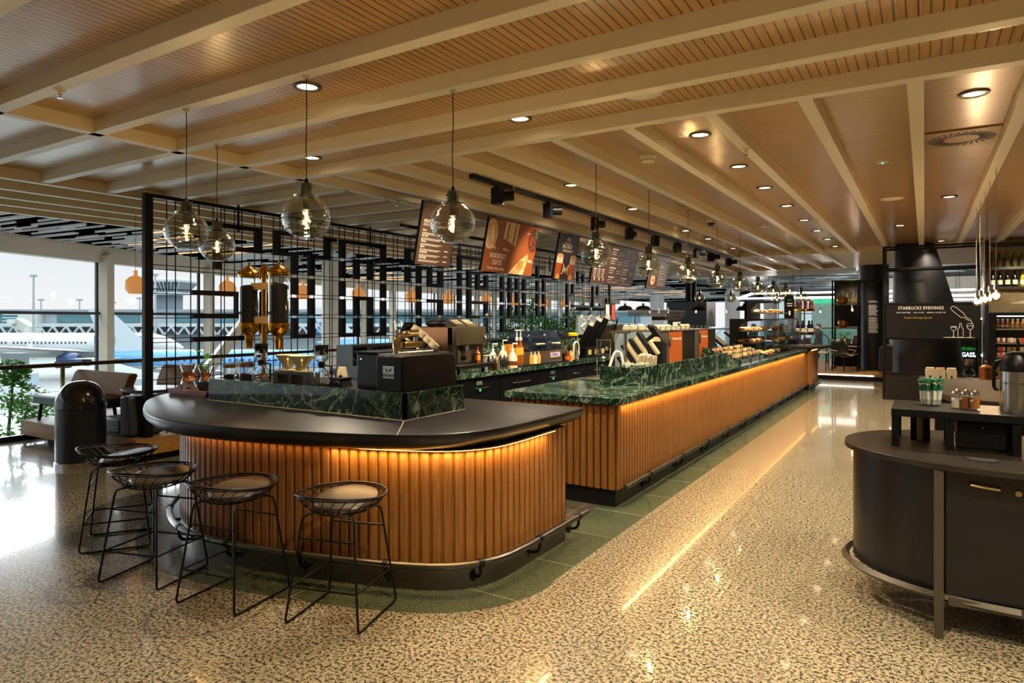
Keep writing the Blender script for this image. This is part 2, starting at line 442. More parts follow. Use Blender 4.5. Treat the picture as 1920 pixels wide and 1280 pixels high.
# glazed facade along a bent line, with head beam, transom, mullions, columns
WL = [(-10.05,-4.2),(-12.2,.85),(-14.13,5.25),(-15.05,7.33),(-16.6,11.2),(-18.6,17.0),(-19.6,21.5),(-20.4,29.0),(-21.2,40.0),(-21.8,52.0)]
for i in range(len(WL)-1):
    a = Vector((*WL[i], 0)); b = Vector((*WL[i+1], 0)); d = (b-a).normalized(); nrm = Vector((d.y,-d.x,0)); L = (b-a).length
    wn_ = struct(MB().bar(a+Vector((0,0,2.94)), b+Vector((0,0,2.94)), .25, .38), 'window_%d' % (i+1), M_CREAM)
    MB().bar(a+Vector((0,0,1.66))+nrm*.05, b+Vector((0,0,1.66))+nrm*.05, .08, .055).build('transom', M_CHAR, wn_)
    MB().bar(a+Vector((0,0,-2.2)), b+Vector((0,0,-2.2)), .2, .2).build('sill', M_CREAM, wn_)
    g = MB(); za, zb_ = -2.1, 2.76
    g.add([a+Vector((0,0,za)), b+Vector((0,0,za)), b+Vector((0,0,zb_)), a+Vector((0,0,zb_))], [(0,1,2,3)])
    g.build('pane', M_GLASSW, wn_, smooth=False)
    m = MB(); cols = []
    if i < 5:
        for u in (-60, 188, 382, 627, 742):
            dv = (F_*1 + R_*((u-960)/1242)).xy; ab = (b-a).xy
            den = dv.x*ab.y - dv.y*ab.x; s1 = (a.x*ab.y - a.y*ab.x)/den; s2 = (a.x*dv.y - a.y*dv.x)/den
            if s1 > 0 and 0 <= s2 < 1: cols.append(s2*L)
        cols.append(.0) if i == 0 else None
    else: cols = [L*(j+.0)/max(1, round(L/1.9)) for j in range(max(1, round(L/1.9)))]
    for sp_l in cols:
        p = a + d*max(sp_l-.22, .02); m.bar(p+Vector((0,0,-2.2)), p+Vector((0,0,2.8)), .05, .07)
        p = a + d*sp_l + nrm*.16
        MB().bar(p+Vector((0,0,-2.2)), p+Vector((0,0,2.9)), .20, .2, up=(d.x,d.y,0)).build('facade_column', M_CREAM, wn_)
    if m.v: m.build('mullion', M_CHAR, wn_)
# leaning strut in front of the facade and a thick round column
struct(MB().bar((-14.2,8.25,-.9), (-13.1,11.2,3.3), .3, .22), 'trim_1', M_CREAM)
struct(MB().lathe([(0,-2.2),(.23,-2.2),(.23,3.34),(0,3.34)], 24, (-13.45,12.45,0)), 'column', pm('#d4d0bf', .45))
# solid walls that close the hall behind and beside the camera, far wall
M_WALL = pm('#c9bca0', .7, var=.03)
struct(B(-10.2, 4.7, -4.35, -4.2, 0, 3.4), 'wall_back', M_WALL)
struct(B(4.6, 4.75, -4.35, 62, 0, 3.4), 'wall_right', M_WALL)
fw = struct(B(-9.95, 4.6, 61.8, 62, 0, 3.4), 'wall_far', pm('#c8d0d4', .6))
# far hall: white columns, glazed screen
for x, y in ((-9.6,40),(-8.6,46),(-7.2,46.5),(-14.2,40)):
    struct(MB().lathe([(0,0 if x > -9.9 else -2.2),(.42,0 if x > -9.9 else -2.2),(.42,3.34),(0,3.34)], 20, (x,y,0)), 'column', pm('#dfe3e2', .5))
wf = struct(B(-9.9, -2.2, 55.9, 56.0, 2.9, 3.3), 'window_11', M_CREAM)
mb = MB()
for i in range(9): mb.box(-9.9+i*.95, -9.82+i*.95, 55.9, 56, 0, 2.95)
for z in (.95, 1.9): mb.box(-9.9, -2.2, 55.9, 56, z, z+.06)
mb.build('mullion', M_CHAR, wf)
MB().add([(-9.9,55.95,0),(-2.2,55.95,0),(-2.2,55.95,2.9),(-9.9,55.95,2.9)], [(0,1,2,3)]).build('glowing_pane', em('#b9d4d8', .9), wf, smooth=False)  # opaque pane glows by itself in place of daylight behind glass
struct(B(-3.0, 4.6, 33.0, 33.3, 0, 3.3), 'wall_hall', pm('#cfd0cc', .6))

# seating podium along the screen and the raised lounge at the far end
po = struct(B(-9.78, -7.1, 3.86, 17, .20, .26), 'floor_podium', M_DECK)
B(-9.78, -7.1, 3.86, 17, .08, .2).build('podium_fascia', M_OAK_H, po)
B(-9.5, -7.16, 4.05, 16.9, 0, .09).build('podium_plinth', M_BLACKMATT, po)
p2_ = struct(B(-4.9, -.62, 18.45, 24.5, .12, .19), 'floor_lounge', M_DECK)
B(-4.8, -.7, 18.55, 24.4, 0, .12).build('podium_plinth', M_GRAPHITE, p2_)
B(-4.85, -1.05, 18.43, 18.448, .125, .15).build('light_strip', em('#fff2e0', 5), p2_)

# ------------------------------------------------------------------ outside: apron, terminal, tower, masts, aircraft
ap = struct(B(-900, -10.3, -300, 700, -7.8, -7.6), 'ground', pm('#767b76', .7, var=.05))
F = Vector((-math.sin(math.radians(31.9)), math.cos(math.radians(31.9)), 0)); R = Vector((F.y, -F.x, 0))
def W(u, v, d): return F*d + R*((u-960)/1242*d) + Vector((0,0,1.55-(v-597)*d/1242))
def WX(r, d, z): return F*d + R*r + Vector((0,0,z))
yaw = math.radians(31.9)
rotm = Matrix.Rotation(yaw, 4, 'Z')
def place(mb, d):            # local x = to the right, y = away, placed at depth d
    return mb.xf(Matrix.Translation(F*d) @ rotm)
# terminal pier
d = 165
tb = thing('terminal_building', 'long pale airport terminal pier with teal glass bands behind the airliners', 'building')
s_ = d/1242
def X(u): return (u-960)*s_
def Z(v): return 1.55-(v-597)*s_
def PB(u0,u1,v0,v1,y0,y1): return place(B(X(u0),X(u1),y0,y1,Z(v1),Z(v0)), d)
PB(-500,1250,584,672,0,25).build('wall', pm('#9aa5aa', .7), tb)
PB(-520,1260,580,585,-1,26).build('roof_edge', pm('#7d878c', .7), tb)
for u0,u1 in ((-300,10),(108,190),(200,262),(330,520),(560,1200)): PB(u0,u1,589,604,-.3,1).build('glass_band', pm('#3f6f78', .15, spec=.8), tb)
PB(15,47,586,625,-1.5,0).build('glass_band', pm('#3a8088', .15, spec=.8), tb)
mb = MB()
for k in range(7): place(mb2 := B(X(15),X(47),-1.9,-1.5,Z(590+k*6),Z(588.8+k*6)), d); mb.add(mb2.v, mb2.f)
mb.build('louvre', pm('#c9d4d6', .6), tb)
PB(47,82,584,625,-2.5,0).build('stair_core', pm('#b9bcb8', .7), tb)
PB(-500,1200,606,612,-4,0).build('gangway', pm('#b4bcbe', .6), tb)
PB(-500,1200,612,626,-1,0).build('undercroft', pm('#4f5a60', .7), tb)
mb = MB()
for k in range(-10, 60):
    for a, b in (((k*24),(k*24+11)), ((k*24+22),(k*24+12))):
        q = MB().bar((X(110+a),-4.2,Z(626)), (X(110+b),-4.2,Z(612)), .4, .4, up=(0,1,0)); place(q, d); mb.add(q.v, q.f)
mb.build('truss', pm('#a9b2b5', .6), tb)
# boarding bridge stair in front of the pier
bs = thing('boarding_bridge', 'grey covered boarding bridge sloping down from the terminal', 'boarding bridge')
q = MB().bar((X(78),-8,Z(603)), (X(103),-8,Z(618)), 2.0, 2.4, up=(0,1,0)); place(q, d); q.build('tunnel', pm('#b5b9b2', .7), bs)
q = B(X(70),X(82),-10,-6,Z(606),Z(598)); place(q, d); q.build('head', pm('#c4c8c2', .7), bs)
q = B(X(100),X(110),-10,-6,Z(622),Z(614)); place(q, d); q.build('cabin', pm('#c4c8c2', .7), bs)
# control tower
tw = thing('control_tower', 'air traffic control tower with flared glass cab on a dark shaft', 'tower')
d = 230; s_ = d/1242
def ring(u, hw, v, dep): return [Vector((X(u)+sx*hw*s_, sy*dep, Z(v))) for sx, sy in ((-1,-1),(1,-1),(1,1),(-1,1))]
q = MB().loft([ring(318,17,584,3), ring(318,17,552,3)]); place(q, d); q.build('shaft', pm('#6a7680', .6), tw)
q = MB().loft([ring(318,24,548,4.4), ring(318,37,530,6.6)]); place(q, d); q.build('glass_cab', pm('#52656f', .15, spec=.8), tw)
q = MB().loft([ring(318,30,553,5.2), ring(318,26,548,4.8)]); place(q, d); q.build('gallery', pm('#c3c9cb', .6), tw)
q = MB().loft([ring(318,38,530,6.9), ring(318,38,526,6.9), ring(318,34,522,6)]); place(q, d); q.build('roof', pm('#aab1b5', .6), tw)
q = MB()
for k in range(-5,6): q.bar((X(318+k*5),-4.6,Z(549)), (X(318+k*7.4),-6.9,Z(530)), .3, .3)
place(q, d); q.build('mullion', pm('#aeb6ba', .6), tw)
# flood-light masts
for k, (u, vt, dd, lab) in enumerate(((63,517,150,'tall floodlight mast, the highest of those seen over the pier from the big window'),(77,562,200,'short floodlight mast just beside the tallest mast'),(149,562,200,'floodlight mast standing alone close before the first facade column'),(206,560,200,'floodlight mast just past the first facade column'),(212,567,210,'lowest floodlight mast, second past the first facade column'),(262,559,200,'floodlight mast beside the black screen post'),(291,515,160,'tall floodlight mast seen in front of the control tower'))):
    m = thing('floodlight_mast', lab, 'light mast', group='floodlight masts on the apron')
    p = W(u, 600, dd); top = W(u, vt, dd).z
    MB().cyl((p.x,p.y,-7.6), (p.x,p.y,top), .35, .22, 8).build('pole', pm('#9ba2a4', .5), m)
    q = MB().bar(Vector((p.x,p.y,top))-R*(dd*5.5/1242), Vector((p.x,p.y,top))+R*(dd*5.5/1242), .5, .5); q.build('lamp_bar', pm('#8d9497', .5), m)

def fuselage(L, rad, nose=1.9, tail=3.2, n=24, drop=.25):
    """along +x, nose at x=0, body to -L"""
    rings = []
    for t in (0,.03,.1,.22,.4,.62,.85,1):
        x = -nose*rad*2*t*.75; r = rad*math.sin(t*PI/2)**.75 if t else .02
        rings.append((x, r, -rad*.22*(1-t)))
    xs = -L+tail*rad*2
    rings.append((xs, rad, 0))
    for t in (.25,.5,.75,.92,1): rings.append((xs - tail*rad*2*t, rad*(1-t**1.5*.86), rad*.62*t**1.4))
    return [[Vector((x, r*math.cos(2*PI*j/n), z + r*math.sin(2*PI*j/n))) for j in range(n)] for x, r, z in rings]
def wing(root, tip, cr, ct, th=.3, lead=0):
    """swept wing from root to tip (points of the leading edge); chord runs to -x"""
    out = []
    for p, c in ((root, cr), (tip, ct)):
        p = Vector(p); out.append([p, p+Vector((-c*.3,0,th*c*.16)), p+Vector((-c,0,0)), p+Vector((-c*.4,0,-th*c*.12))])
    return MB().loft(out)
def fin(x0, x1, z0, xt0, xt1, z1, th):
    out = []
    for a, b, z, t in ((x0,x1,z0,th),(xt0,xt1,z1,th*.5)):
        out.append([Vector((a,0,z)), Vector(((a+b)/2,t,z)), Vector((b,0,z)), Vector(((a+b)/2,-t,z))])
    return MB().loft(out)
def plane_mat(lo, hi, zcut, soft=.02):
    t = NT('aircraft_paint'); tc_ = t.node('ShaderNodeTexCoord'); s2 = t.node('ShaderNodeSeparateXYZ'); t.link(tc_.outputs['Object'], s2.inputs[0])
    f = t.math('GREATER_THAN', s2.outputs['Z'], zcut)
    t.base(t.mix(f, lo, hi)); return t.set(.3)
# white airliner: nose at photo (345,645), depth 105
a1 = thing('airliner', 'white airliner with red and navy tail emblem parked before the terminal, nose to the tower', 'airplane', tuple(W(345, 647, 105)), yaw)
pw = pm('#b9bdbd', .35, var=.01)
MB().loft(fuselage(42, 1.95)).build('fuselage', pw, a1)
wing((-13,-1.6,-1.0), (-20,-16,.6), 7.5, 2.0).build('wing', pm('#9fa8ac', .4), a1)
wing((-13,1.6,-1.0), (-20,16,.6), 7.5, 2.0).build('wing', pm('#9fa8ac', .4), a1)
fin(-19.2,-20.8,.6,-20.4,-21.3,2.6,.1).xf(Matrix.Translation((0,-16,0))).build('winglet', pm('#27405e', .4), a1)
for s in (-1,1):
    MB().lathe([(0,0),(.75,0),(.95,.6),(.95,2.2),(.5,3.2),(0,3.2)], 16).xf(Matrix.Translation((-13.2,s*5.2,-1.9)) @ Matrix.Rotation(-PI/2,4,'Y')).build('engine', pm('#2a3f66', .3), a1)
q = MB()
for k in range(52):
    if k in (13,14,34): continue
    q.box(-5.2-k*.62, -5.0-k*.62, -1.99, -1.90, .32, .62)
q.build('cabin_window', pm('#3a444c', .2), a1)
for x in (-4.4,-22.5): B(x-.9, x, -1.99, -1.86, -.6, 1.2).build('door', pm('#d5d8d8', .4), a1)
text('DELTA', 1.2, pm('#5d6670', .5), a1, (-6.6,-1.86,1.02), (PI/2*.93,0,0), sx=1.15, ext=.02)
MB().add([(-12.4,-1.83,.78),(-11.3,-1.83,.78),(-11.85,-1.78,1.6)], [(0,1,2)]).build('tail_emblem', pm('#9a2a34', .5), a1, smooth=False)
MB().bar((-3.6,0,-1.6),(-3.6,0,-3.1),.3).build('nose_gear', M_CHAR, a1)
for y in (-2.4,2.4):
    q = MB().bar((-17.5,y*.8,-1.4),(-17.5,y,-2.9),.35); 
    for x in (-18.2,-16.8): q.cyl((x,y-.4,-2.9),(x,y+.4,-2.9),.55,n=14)
    q.build('main_gear', pm('#26292c', .6), a1)
# blue and white airliner, tail close to the first column, nose far along the facade
def klm(name, label, loc, L, rad, rz):
    a = thing(name, label, 'airplane', loc, rz)
    pk = plane_mat('#b4bdc2', '#5690c0', -.35)
    MB().loft(fuselage(L, rad)).build('fuselage', pk, a)
    k = rad/1.5; t = -L
    fin(t+1.2*k, t+7.2*k, rad*.75, t-.9*k, t+1.6*k, 6.3*k, .22*k).build('tail_fin', pm('#b6c0c5', .4, var=.01), a)
    for s in (-1,1): wing((t+4.2*k, s*.5, .5*k), (t+1.2*k, s*5.2*k, .7*k), 3.0*k, 1.1*k).build('tailplane', pm('#8fa3b0', .4), a)
    for s in (-1,1): wing((-L*.42, s*rad*.8, -.7*rad), (-L*.55, s*12*k, .2), 5.2*k, 1.4*k).build('wing', pm('#a9b2b6', .4), a)
    text('KLM', 1.3*k, pm('#3f87c8', .5), a, (t+1.2*k,-.26*k,2.65*k), (PI/2,0,0), name='airline_letters', bold=True, ext=.03)
    q = MB()
    for i in range(4): q.ball((t+.5*k+i*.46*k,-.22*k,4.0*k), .2*k, 8, 5)
    q.box(t+.4*k, t+2.05*k, -.26*k, -.2*k, 3.5*k, 3.62*k); q.build('crown_emblem', pm('#3f87c8', .5), a)
    q = MB()
    for i in range(int(L*.62/.75)): q.box(-4-i*.75-.22, -4-i*.75, -rad-.02, -rad*.93, .22, .5)
    q.build('cabin_window', pm('#33424f', .2), a)
    for x in (-3.2, t+8*k): MB().bar((x,0,-rad*.8),(x,0,-rad-1.0),.25).build('landing_gear', M_CHAR, a)
    return a
k1 = W(650, 690, 78); klm('regional_jet', 'blue and white jet with a white lettered tail fin beside the first facade column', (k1.x, k1.y, -3.6), 29.6, 1.5, yaw)
k2 = W(905, 690, 108); klm('regional_jet', 'second blue and white jet, its dotted tail fin seen behind the coffee syphon', (k2.x, k2.y, -3.4), 27.0, 1.6, yaw)
# ground vehicles
def cart(u, v, dd, L, lab, col, name='baggage_cart', cat='vehicle'):
    p = W(u, v, dd); c = thing(name, lab, cat, (p.x, p.y, -7.6), yaw)
    B(-L/2, L/2, -.8, .8, .45, .7).build('platform', pm('#56616a', .6), c)
    B(-L/2, -L/2+1.2, -.75, .75, .7, 2.0).build('cab', pm(col, .4), c)
    B(-L/2+1.4, L/2-.1, -.75, .75, .7, 1.6).build('load', pm('#c2cace', .5), c)
    for x in (-L*.33, L*.33):
        for y in (-.85, .65): MB().cyl((x,y,.4),(x,y+.2,.4),.4,n=12).build('wheel', pm('#1c1d1f', .7), c)
cart(62,703,70,5.5,'low baggage truck on the apron below the railing end','#c6d3da','baggage_truck')
cart(215,697,88,5.5,'baggage tug just past the first facade column','#dfe3e0','baggage_tug')
cart(245,694,84,4.2,'baggage trolley parked beyond the black screen post','#d8dcd8','baggage_trolley')
lp = W(36, 675, 84); lt = thing('catering_truck', 'grey scissor lift truck beside the white airliner', 'vehicle', (lp.x, lp.y, -7.6), yaw); lt.scale = (.5,.5,.75)
B(-4,3.5,-1.2,1.2,.5,1.0).build('chassis', pm('#7d8f9c', .5), lt); B(-3.6,1.6,-1.3,1.3,4.2,6.4).build('box_body', pm('#6a7276', .6), lt)
for a, b in (((-3,1),(2,4.2)),((2,1),(-3,4.2))): MB().bar((a[0],0,a[1]),(b[0],0,b[1]),.3).build('scissor_arm', pm('#6f8190', .5), lt)
B(2.6,4.2,-1.1,1.1,1.0,3.0).build('cab', pm('#a9bac6', .4), lt)
for x in (-2.8,2.6):
    for y in (-1.3,1.0): MB().cyl((x,y,.5),(x,y+.3,.5),.5,n=12).build('wheel', pm('#1c1d1f', .7), lt)

# balustrade at the edge of the void
ba = thing('glass_balustrade', 'glass balustrade with a bronze handrail along the edge of the void', 'railing')
M_BRONZE = pm('#5a4a34', .3, .6)
MB().tube([(-9.82,-3.6,.93),(-9.82,24,.93)], .028, 12).build('handrail', M_BRONZE, ba)
for i in range(14):
    y0 = -3.4 + i*1.95
    MB().add([(-9.85,y0,.06),(-9.85,y0+1.9,.06),(-9.85,y0+1.9,1.05),(-9.85,y0,1.05)], [(0,1,2,3)]).build('pane', M_GLASSW, ba, smooth=False)
    B(-9.86,-9.82, y0-.05, y0-.01, .0, .92).build('post', M_STEEL, ba)
B(-9.88,-9.80,-3.6,24,0,.06).build('base_rail', M_STEELDARK, ba)

# trees in the void, seen through the glass
def leafy(name, label, loc, blobs, nleaf, size, seed, group=None, cat='plant'):
    rg = random.Random(seed); t = thing(name, label, cat, loc, group=group)
    st = MB(); lf = MB()
    for bx, by, bz, br in blobs:
        st.tube([(0,0,-2.0 if loc[2] < 0 else 0), (bx*.4,by*.4,bz*.55), (bx,by,bz)], [.035,.025,.012], 6)
        for _ in range(nleaf):
            v = Vector((rg.gauss(0,1), rg.gauss(0,1), rg.gauss(0,1))).normalized()*br*rg.random()**.4
            c = Vector((bx,by,bz)) + v
            a = Vector((rg.gauss(0,1),rg.gauss(0,1),rg.gauss(0,.6))).normalized(); b = a.cross(Vector((rg.gauss(0,1),rg.gauss(0,1),1))).normalized()
            L = size*rg.uniform(.7,1.3); n_ = a.cross(b)*L*.12
            lf.add([c-a*L*.5, c+b*L*.24+n_, c+a*L*.5, c-b*L*.24+n_], [(0,1,2,3)])
    st.build('stem', pm('#4a3d28', .7), t); lf.build('foliage', M_LEAF, t, smooth=False)
    return t
leafy('void_tree', 'leafy green shrub just outside the balustrade beside the domed bin', (-10.75,4.0,-2.0), [(.1,-.35,2.55,.38),(.2,.25,2.35,.30),(.15,.1,2.8,.2),(0,.55,1.95,.36),(.2,-.2,1.85,.35),(.2,.3,1.6,.3)], 330, .085, 5)
leafy('planter_shrub', 'bushy green shrub beyond the screen above the twin black coffee grinders', (-10.6,18.0,-2.0), [(-.1,-.8,3.5,.55),(.1,0,3.7,.5),(0,.9,3.3,.5),(0,1.6,3.2,.4),(0,-1.0,2.9,.4)], 300, .13, 8)
leafy('planter_shrub', 'smaller green shrub beyond the screen, next along from the bushy one', (-10.6,21.2,-2.0), [(0,0,3.4,.5),(.1,.7,3.3,.45),(0,-.6,3.2,.4)], 240, .13, 9)

# ------------------------------------------------------------------ counters
def slats(path, z0, z1, pitch=.062, depth=.02, gap=.013, inset=.012):
    """vertical boards with chamfered edges along a 2D polyline; board face looks to the polyline's left"""
    P = [Vector(p) for p in path]; acc = [0]
    for a, b in zip(P, P[1:]): acc.append(acc[-1]+(b-a).length)
    def at(s):
        s = min(max(s, 0), acc[-1]-1e-6)
        for i in range(len(P)-1):
            if s <= acc[i+1]:
                t = (s-acc[i])/max(acc[i+1]-acc[i], 1e-9); d = (P[i+1]-P[i]).normalized()
                return P[i].lerp(P[i+1], t), Vector((-d.y,d.x))
    n = int(acc[-1]/pitch); pitch = acc[-1]/n; prof = []
    for k in range(n):
        s = k*pitch
        for ds, o in ((0,0),(gap*.5,0),(gap*.5+.002,depth*.75),(gap*.5+.007,depth),(pitch-gap*.5-.007,depth),(pitch-gap*.5-.002,depth*.75),(pitch-gap*.5,0)):
            p, nn = at(s+ds); prof.append(p+nn*o)
    m = MB(); N = len(prof)
    m.add([(p.x,p.y,z0) for p in prof]+[(p.x,p.y,z1) for p in prof], [(i,i+1,N+i+1,N+i) for i in range(N-1)])
    return m
def slab(path, z0, z1, d=0):
    """solid under a 2D outline (closed), optionally pushed outwards"""
    p = [tuple(q) for q in path]; return MB().prism(p, z0, z1)
TOPL = smooth_line([(-2.085,4.32),(-2.085,3.9),(-2.095,3.5),(-2.12,3.25),(-2.2,3.02),(-2.34,2.87),(-2.5,2.77),(-2.8,2.64),(-3.25,2.50),(-3.7,2.41),(-4.12,2.40),(-4.55,2.53),(-4.95,2.745),(-5.25,2.95),(-5.48,3.2),(-5.6,3.5),(-5.62,3.9),(-5.62,4.3)], 6)
isl = thing('island_counter', 'curved island bar front of ribbed oak slats with a low metal foot rail', 'counter', (0,0,0))
slats(WOOD, .15, .799).build('slat_cladding', M_OAK, isl, ang=20)
slab(list(offset(WOOD, .012)), .15, .798).build('carcass', M_BLACKMATT, isl)
slab(list(offset(WOOD, -.012)) , 0, .152).build('plinth', M_STEELDARK, isl)
B(-2.22,-2.13,4.122,4.134,.15,.8).build('end_panel', M_BLACKMATT, isl)
def rail(path, z, off, parent, step, brz=.10):
    q = [(x,y,z) for x,y in offset(path, -off)]
    MB().tube(q, .021, 10).build('foot_rail', M_STEELDARK, parent)
    P = [Vector(p) for p in q]; acc = 0; nxt = step*.25
    for i in range(len(P)-1):
        seg = (P[i+1]-P[i]).length
        while nxt <= acc+seg:
            p = P[i].lerp(P[i+1], (nxt-acc)/seg); d = (P[i+1]-P[i]).normalized(); nn = Vector((d.y,-d.x,0))  # towards the wall
            o_ = -nn
            m = MB()
            pts = [p+Vector((0,0,-.018)), p+Vector((0,0,-.055))-nn*.0, p+nn*.018+Vector((0,0,-.082)), p+nn*.05+Vector((0,0,-.092)), p+nn*(off+.004)+Vector((0,0,-.092))]
            m.tube(pts, .011, 8)
            e_ = p+nn*(off-.012)+Vector((0,0,-.092)); m.cyl(e_, e_+nn*.012, .036, n=14)
            m.tube([p-d*.016, p+d*.016], .0255, 10)
            m.build('rail_bracket', M_BLACK, parent)
            nxt += step
        acc += seg
# (paths run so that the outer face lies on the right-hand side)
rail([(-2.14,4.32)]+WOOD[:60], .165, .085, isl, .55)
bt = thing('bar_worktop', 'thick dark stained oak bar top with a rounded edge on the island', 'countertop', (0,0,0))
rings = []
back = [(-5.3,4.32),(-2.5,4.32)]
for z, o in ((.905,.012),(.91,.006),(.91,0)): pass
def topring(inset, z):
    a = offset(TOPL, inset); return [Vector((x,y,z)) for x,y in a] 
prof = [(.135,.800),(.085,.806),(.045,.822),(.018,.845),(.004,.870),(0,.895),(.004,.906),(.012,.910)]
m = MB().loft([topring(i, z) for i, z in prof]); 
m.build('top_board', M_BLACKWOOD, bt, ang=30)
MB().bar((-2.757,3.152,.9105),(-2.46,2.757,.9105),.004,.001).build('seam', pm('#b5a98e', .6), bt)
ls = thing('island_light_strip', 'warm light strip glowing under the rounded edge of the island bar top', 'strip light')
st = offset(WOOD, -.045)[3:48]
q = MB(); so_ = [(x,y,.7990) for x,y in offset(st, -.004)]; si_ = [(x,y,.7990) for x,y in offset(st, .004)]; n_ = len(st)
q.add(so_+si_+[(x,y,.7999) for x,y,z in so_]+[(x,y,.7999) for x,y,z in si_], [(i,i+1,n_+i+1,n_+i) for i in range(n_-1)]+[(2*n_+i,3*n_+i,3*n_+i+1,2*n_+i+1) for i in range(n_-1)]); q.build('diffuser', em('#ffb457', 9), ls)

# raised marble upstand that carries the brewing gear
up = thing('marble_upstand', 'veined dark green marble upstand wall standing on the island bar top', 'upstand')
B(-4.77,-2.75,3.155,3.18,.911,1.083).build('front_slab', M_MARBLE, up, bev=.002)
B(-2.775,-2.75,3.155,3.78,.911,1.083).build('side_slab', M_MARBLE, up, bev=.002)
B(-4.77,-4.745,3.18,3.78,.911,1.083).build('end_slab', M_MARBLE, up, bev=.002)
B(-4.745,-2.775,3.18,3.78,.911,1.068).build('shelf', M_BLACKWOOD, up)
MB().box(-4.775,-2.745,3.149,3.155,.911,.915).box(-2.75,-2.744,3.155,3.785,.911,.915).build('joint', pm('#b9ad90', .6), up)

# long service counter
cb = thing('service_counter', 'long service counter clad in ribbed oak slats running to the far lounge', 'counter')
FR = [(-2.14,15.0),(-2.14,5.04)]
EN = [(-2.14,5.04),(-3.14,5.04)]
slats(FR, .15, .846).build('slat_cladding', M_OAK, cb, ang=20)
slats(EN, .15, .846).build('end_cladding', M_OAK, cb, ang=20)
B(-3.14,-2.142,5.055,14.99,.15,.845).build('carcass', M_BLACKMATT, cb)
B(-3.1,-2.15,5.06,14.95,0,.152).build('plinth', M_GRAPHITE, cb)
rail([(-2.14,15.2),(-2.14,14),(-2.14,12),(-2.14,10),(-2.14,8),(-2.14,6.5),(-2.14,5.1)], .165, .06, cb, .93)
wt = thing('marble_worktop', 'polished green marble worktop over the long service counter', 'countertop')
B(-3.19,-2.085,4.99,15.0,.847,.905).build('slab', M_MARBLE, wt, bev=.004)
mu = thing('counter_upstand', 'tall green marble box wall standing on the service counter before the coffee machines', 'upstand')
B(-2.7,-2.28,5.97,6.0,.9055,1.083).build('end_slab', M_MARBLE, mu, bev=.002)
B(-2.31,-2.28,6.0,9.2,.9055,1.083).build('long_slab', M_MARBLE, mu, bev=.002)
l2 = thing('counter_light_strip', 'warm light strip glowing under the front lip of the marble worktop', 'strip light')
B(-2.115,-2.104,5.06,14.95,.8445,.8465).build('diffuser', em('#ffb457', 9), l2)
# short far counter beyond the gap
fc = thing('end_counter', 'short oak clad counter with a dark overhanging top at the far end', 'counter')
slats([(-2.06,16.4),(-2.06,15.35)], .14, .86).build('slat_cladding', M_OAK, fc, ang=20)
slats([(-2.06,15.35),(-2.7,15.35)], .14, .86).build('end_cladding', M_OAK, fc, ang=20)
B(-2.7,-2.063,15.36,16.4,.14,.86).build('carcass', M_BLACKMATT, fc); B(-2.66,-2.1,15.4,16.36,0,.14).build('plinth', M_GRAPHITE, fc)
MB().prism([(-2.9,15.25),(-2.1,15.25),(-1.9,15.5),(-1.75,16.5),(-2.9,16.5)], .9, .955).build('top_board', M_BROWNWOOD, fc, bev=.01)
B(-2.05,-2.04,15.4,16.35,.862,.875).build('light_strip', em('#ffb457', 9), fc)
rail([(-2.06,16.4),(-2.06,15.9),(-2.06,15.2)], .165, .08, fc, .4)

# back counter with black fridge fronts and green marble splash wall
bc = thing('back_counter', 'low black fridge counter with chrome drawer pulls behind the baristas aisle', 'counter')
B(-5.21,-4.55,5.11,16,.0,.845).build('carcass', M_BLACKMATT, bc)
slats([(-4.55,5.10),(-5.2,5.10)], .05, .84).build('end_cladding', M_OAK, bc, ang=20)
ys = [5.3,6.15,7.0,8.0,8.75,9.5,10.5,11.25,12.0,13.0,14,15]
for i, (a, b) in enumerate(zip(ys, ys[1:])):
    dr = B(-4.552,-4.53,a+.01,b-.01,.1,.82).build('fridge_door', M_BLACK, bc, bev=.004)
    MB().tube([(-4.53,a+.3,.72),(-4.505,a+.31,.72),(-4.505,b-.3,.72),(-4.53,b-.29,.72)], .007, 6).build('handle', M_CHROME, dr)
    if i in (1,3,6,9):
        B(-4.531,-4.524,a+.32,a+.44,.755,.80).build('thermostat', pm('#5a6468', .3), dr)
        MB().cyl((-4.53,a+.4,.69),(-4.522,a+.4,.69),.012,n=10).build('indicator_lamp', em('#20ffa0', 2.5), dr)
    else: MB().cyl((-4.53,b-.12,.735),(-4.518,b-.12,.735),.022,n=12).build('lock', M_CHROME, dr)
bw = thing('back_worktop', 'green marble worktop of the back counter under the bottles and machines', 'countertop')
B(-5.21,-4.5,5.105,16,.847,.905).build('slab', M_MARBLE, bw, bev=.003)
bs_ = thing('splash_board', 'low green marble splash wall with a black cap behind the back counter', 'splashback')
B(-5.27,-5.225,5.12,16,.906,1.235).build('slab', M_MARBLE, bs_); B(-5.42,-5.2,5.1,16,1.236,1.262).build('cap', M_CHAR, bs_)
B(-5.42,-5.275,5.12,16,0,1.235).build('back_board', M_BLUEGREY, bs_)
MB().extr([(-5.41,5.088,.91),(-4.5,5.088,.91),(-4.5,5.088,1.045),(-5.17,5.088,1.045),(-5.17,5.088,1.262),(-5.41,5.088,1.262)], (0,.012,0), 'y').build('end_panel', M_BLUEGREY, bs_)

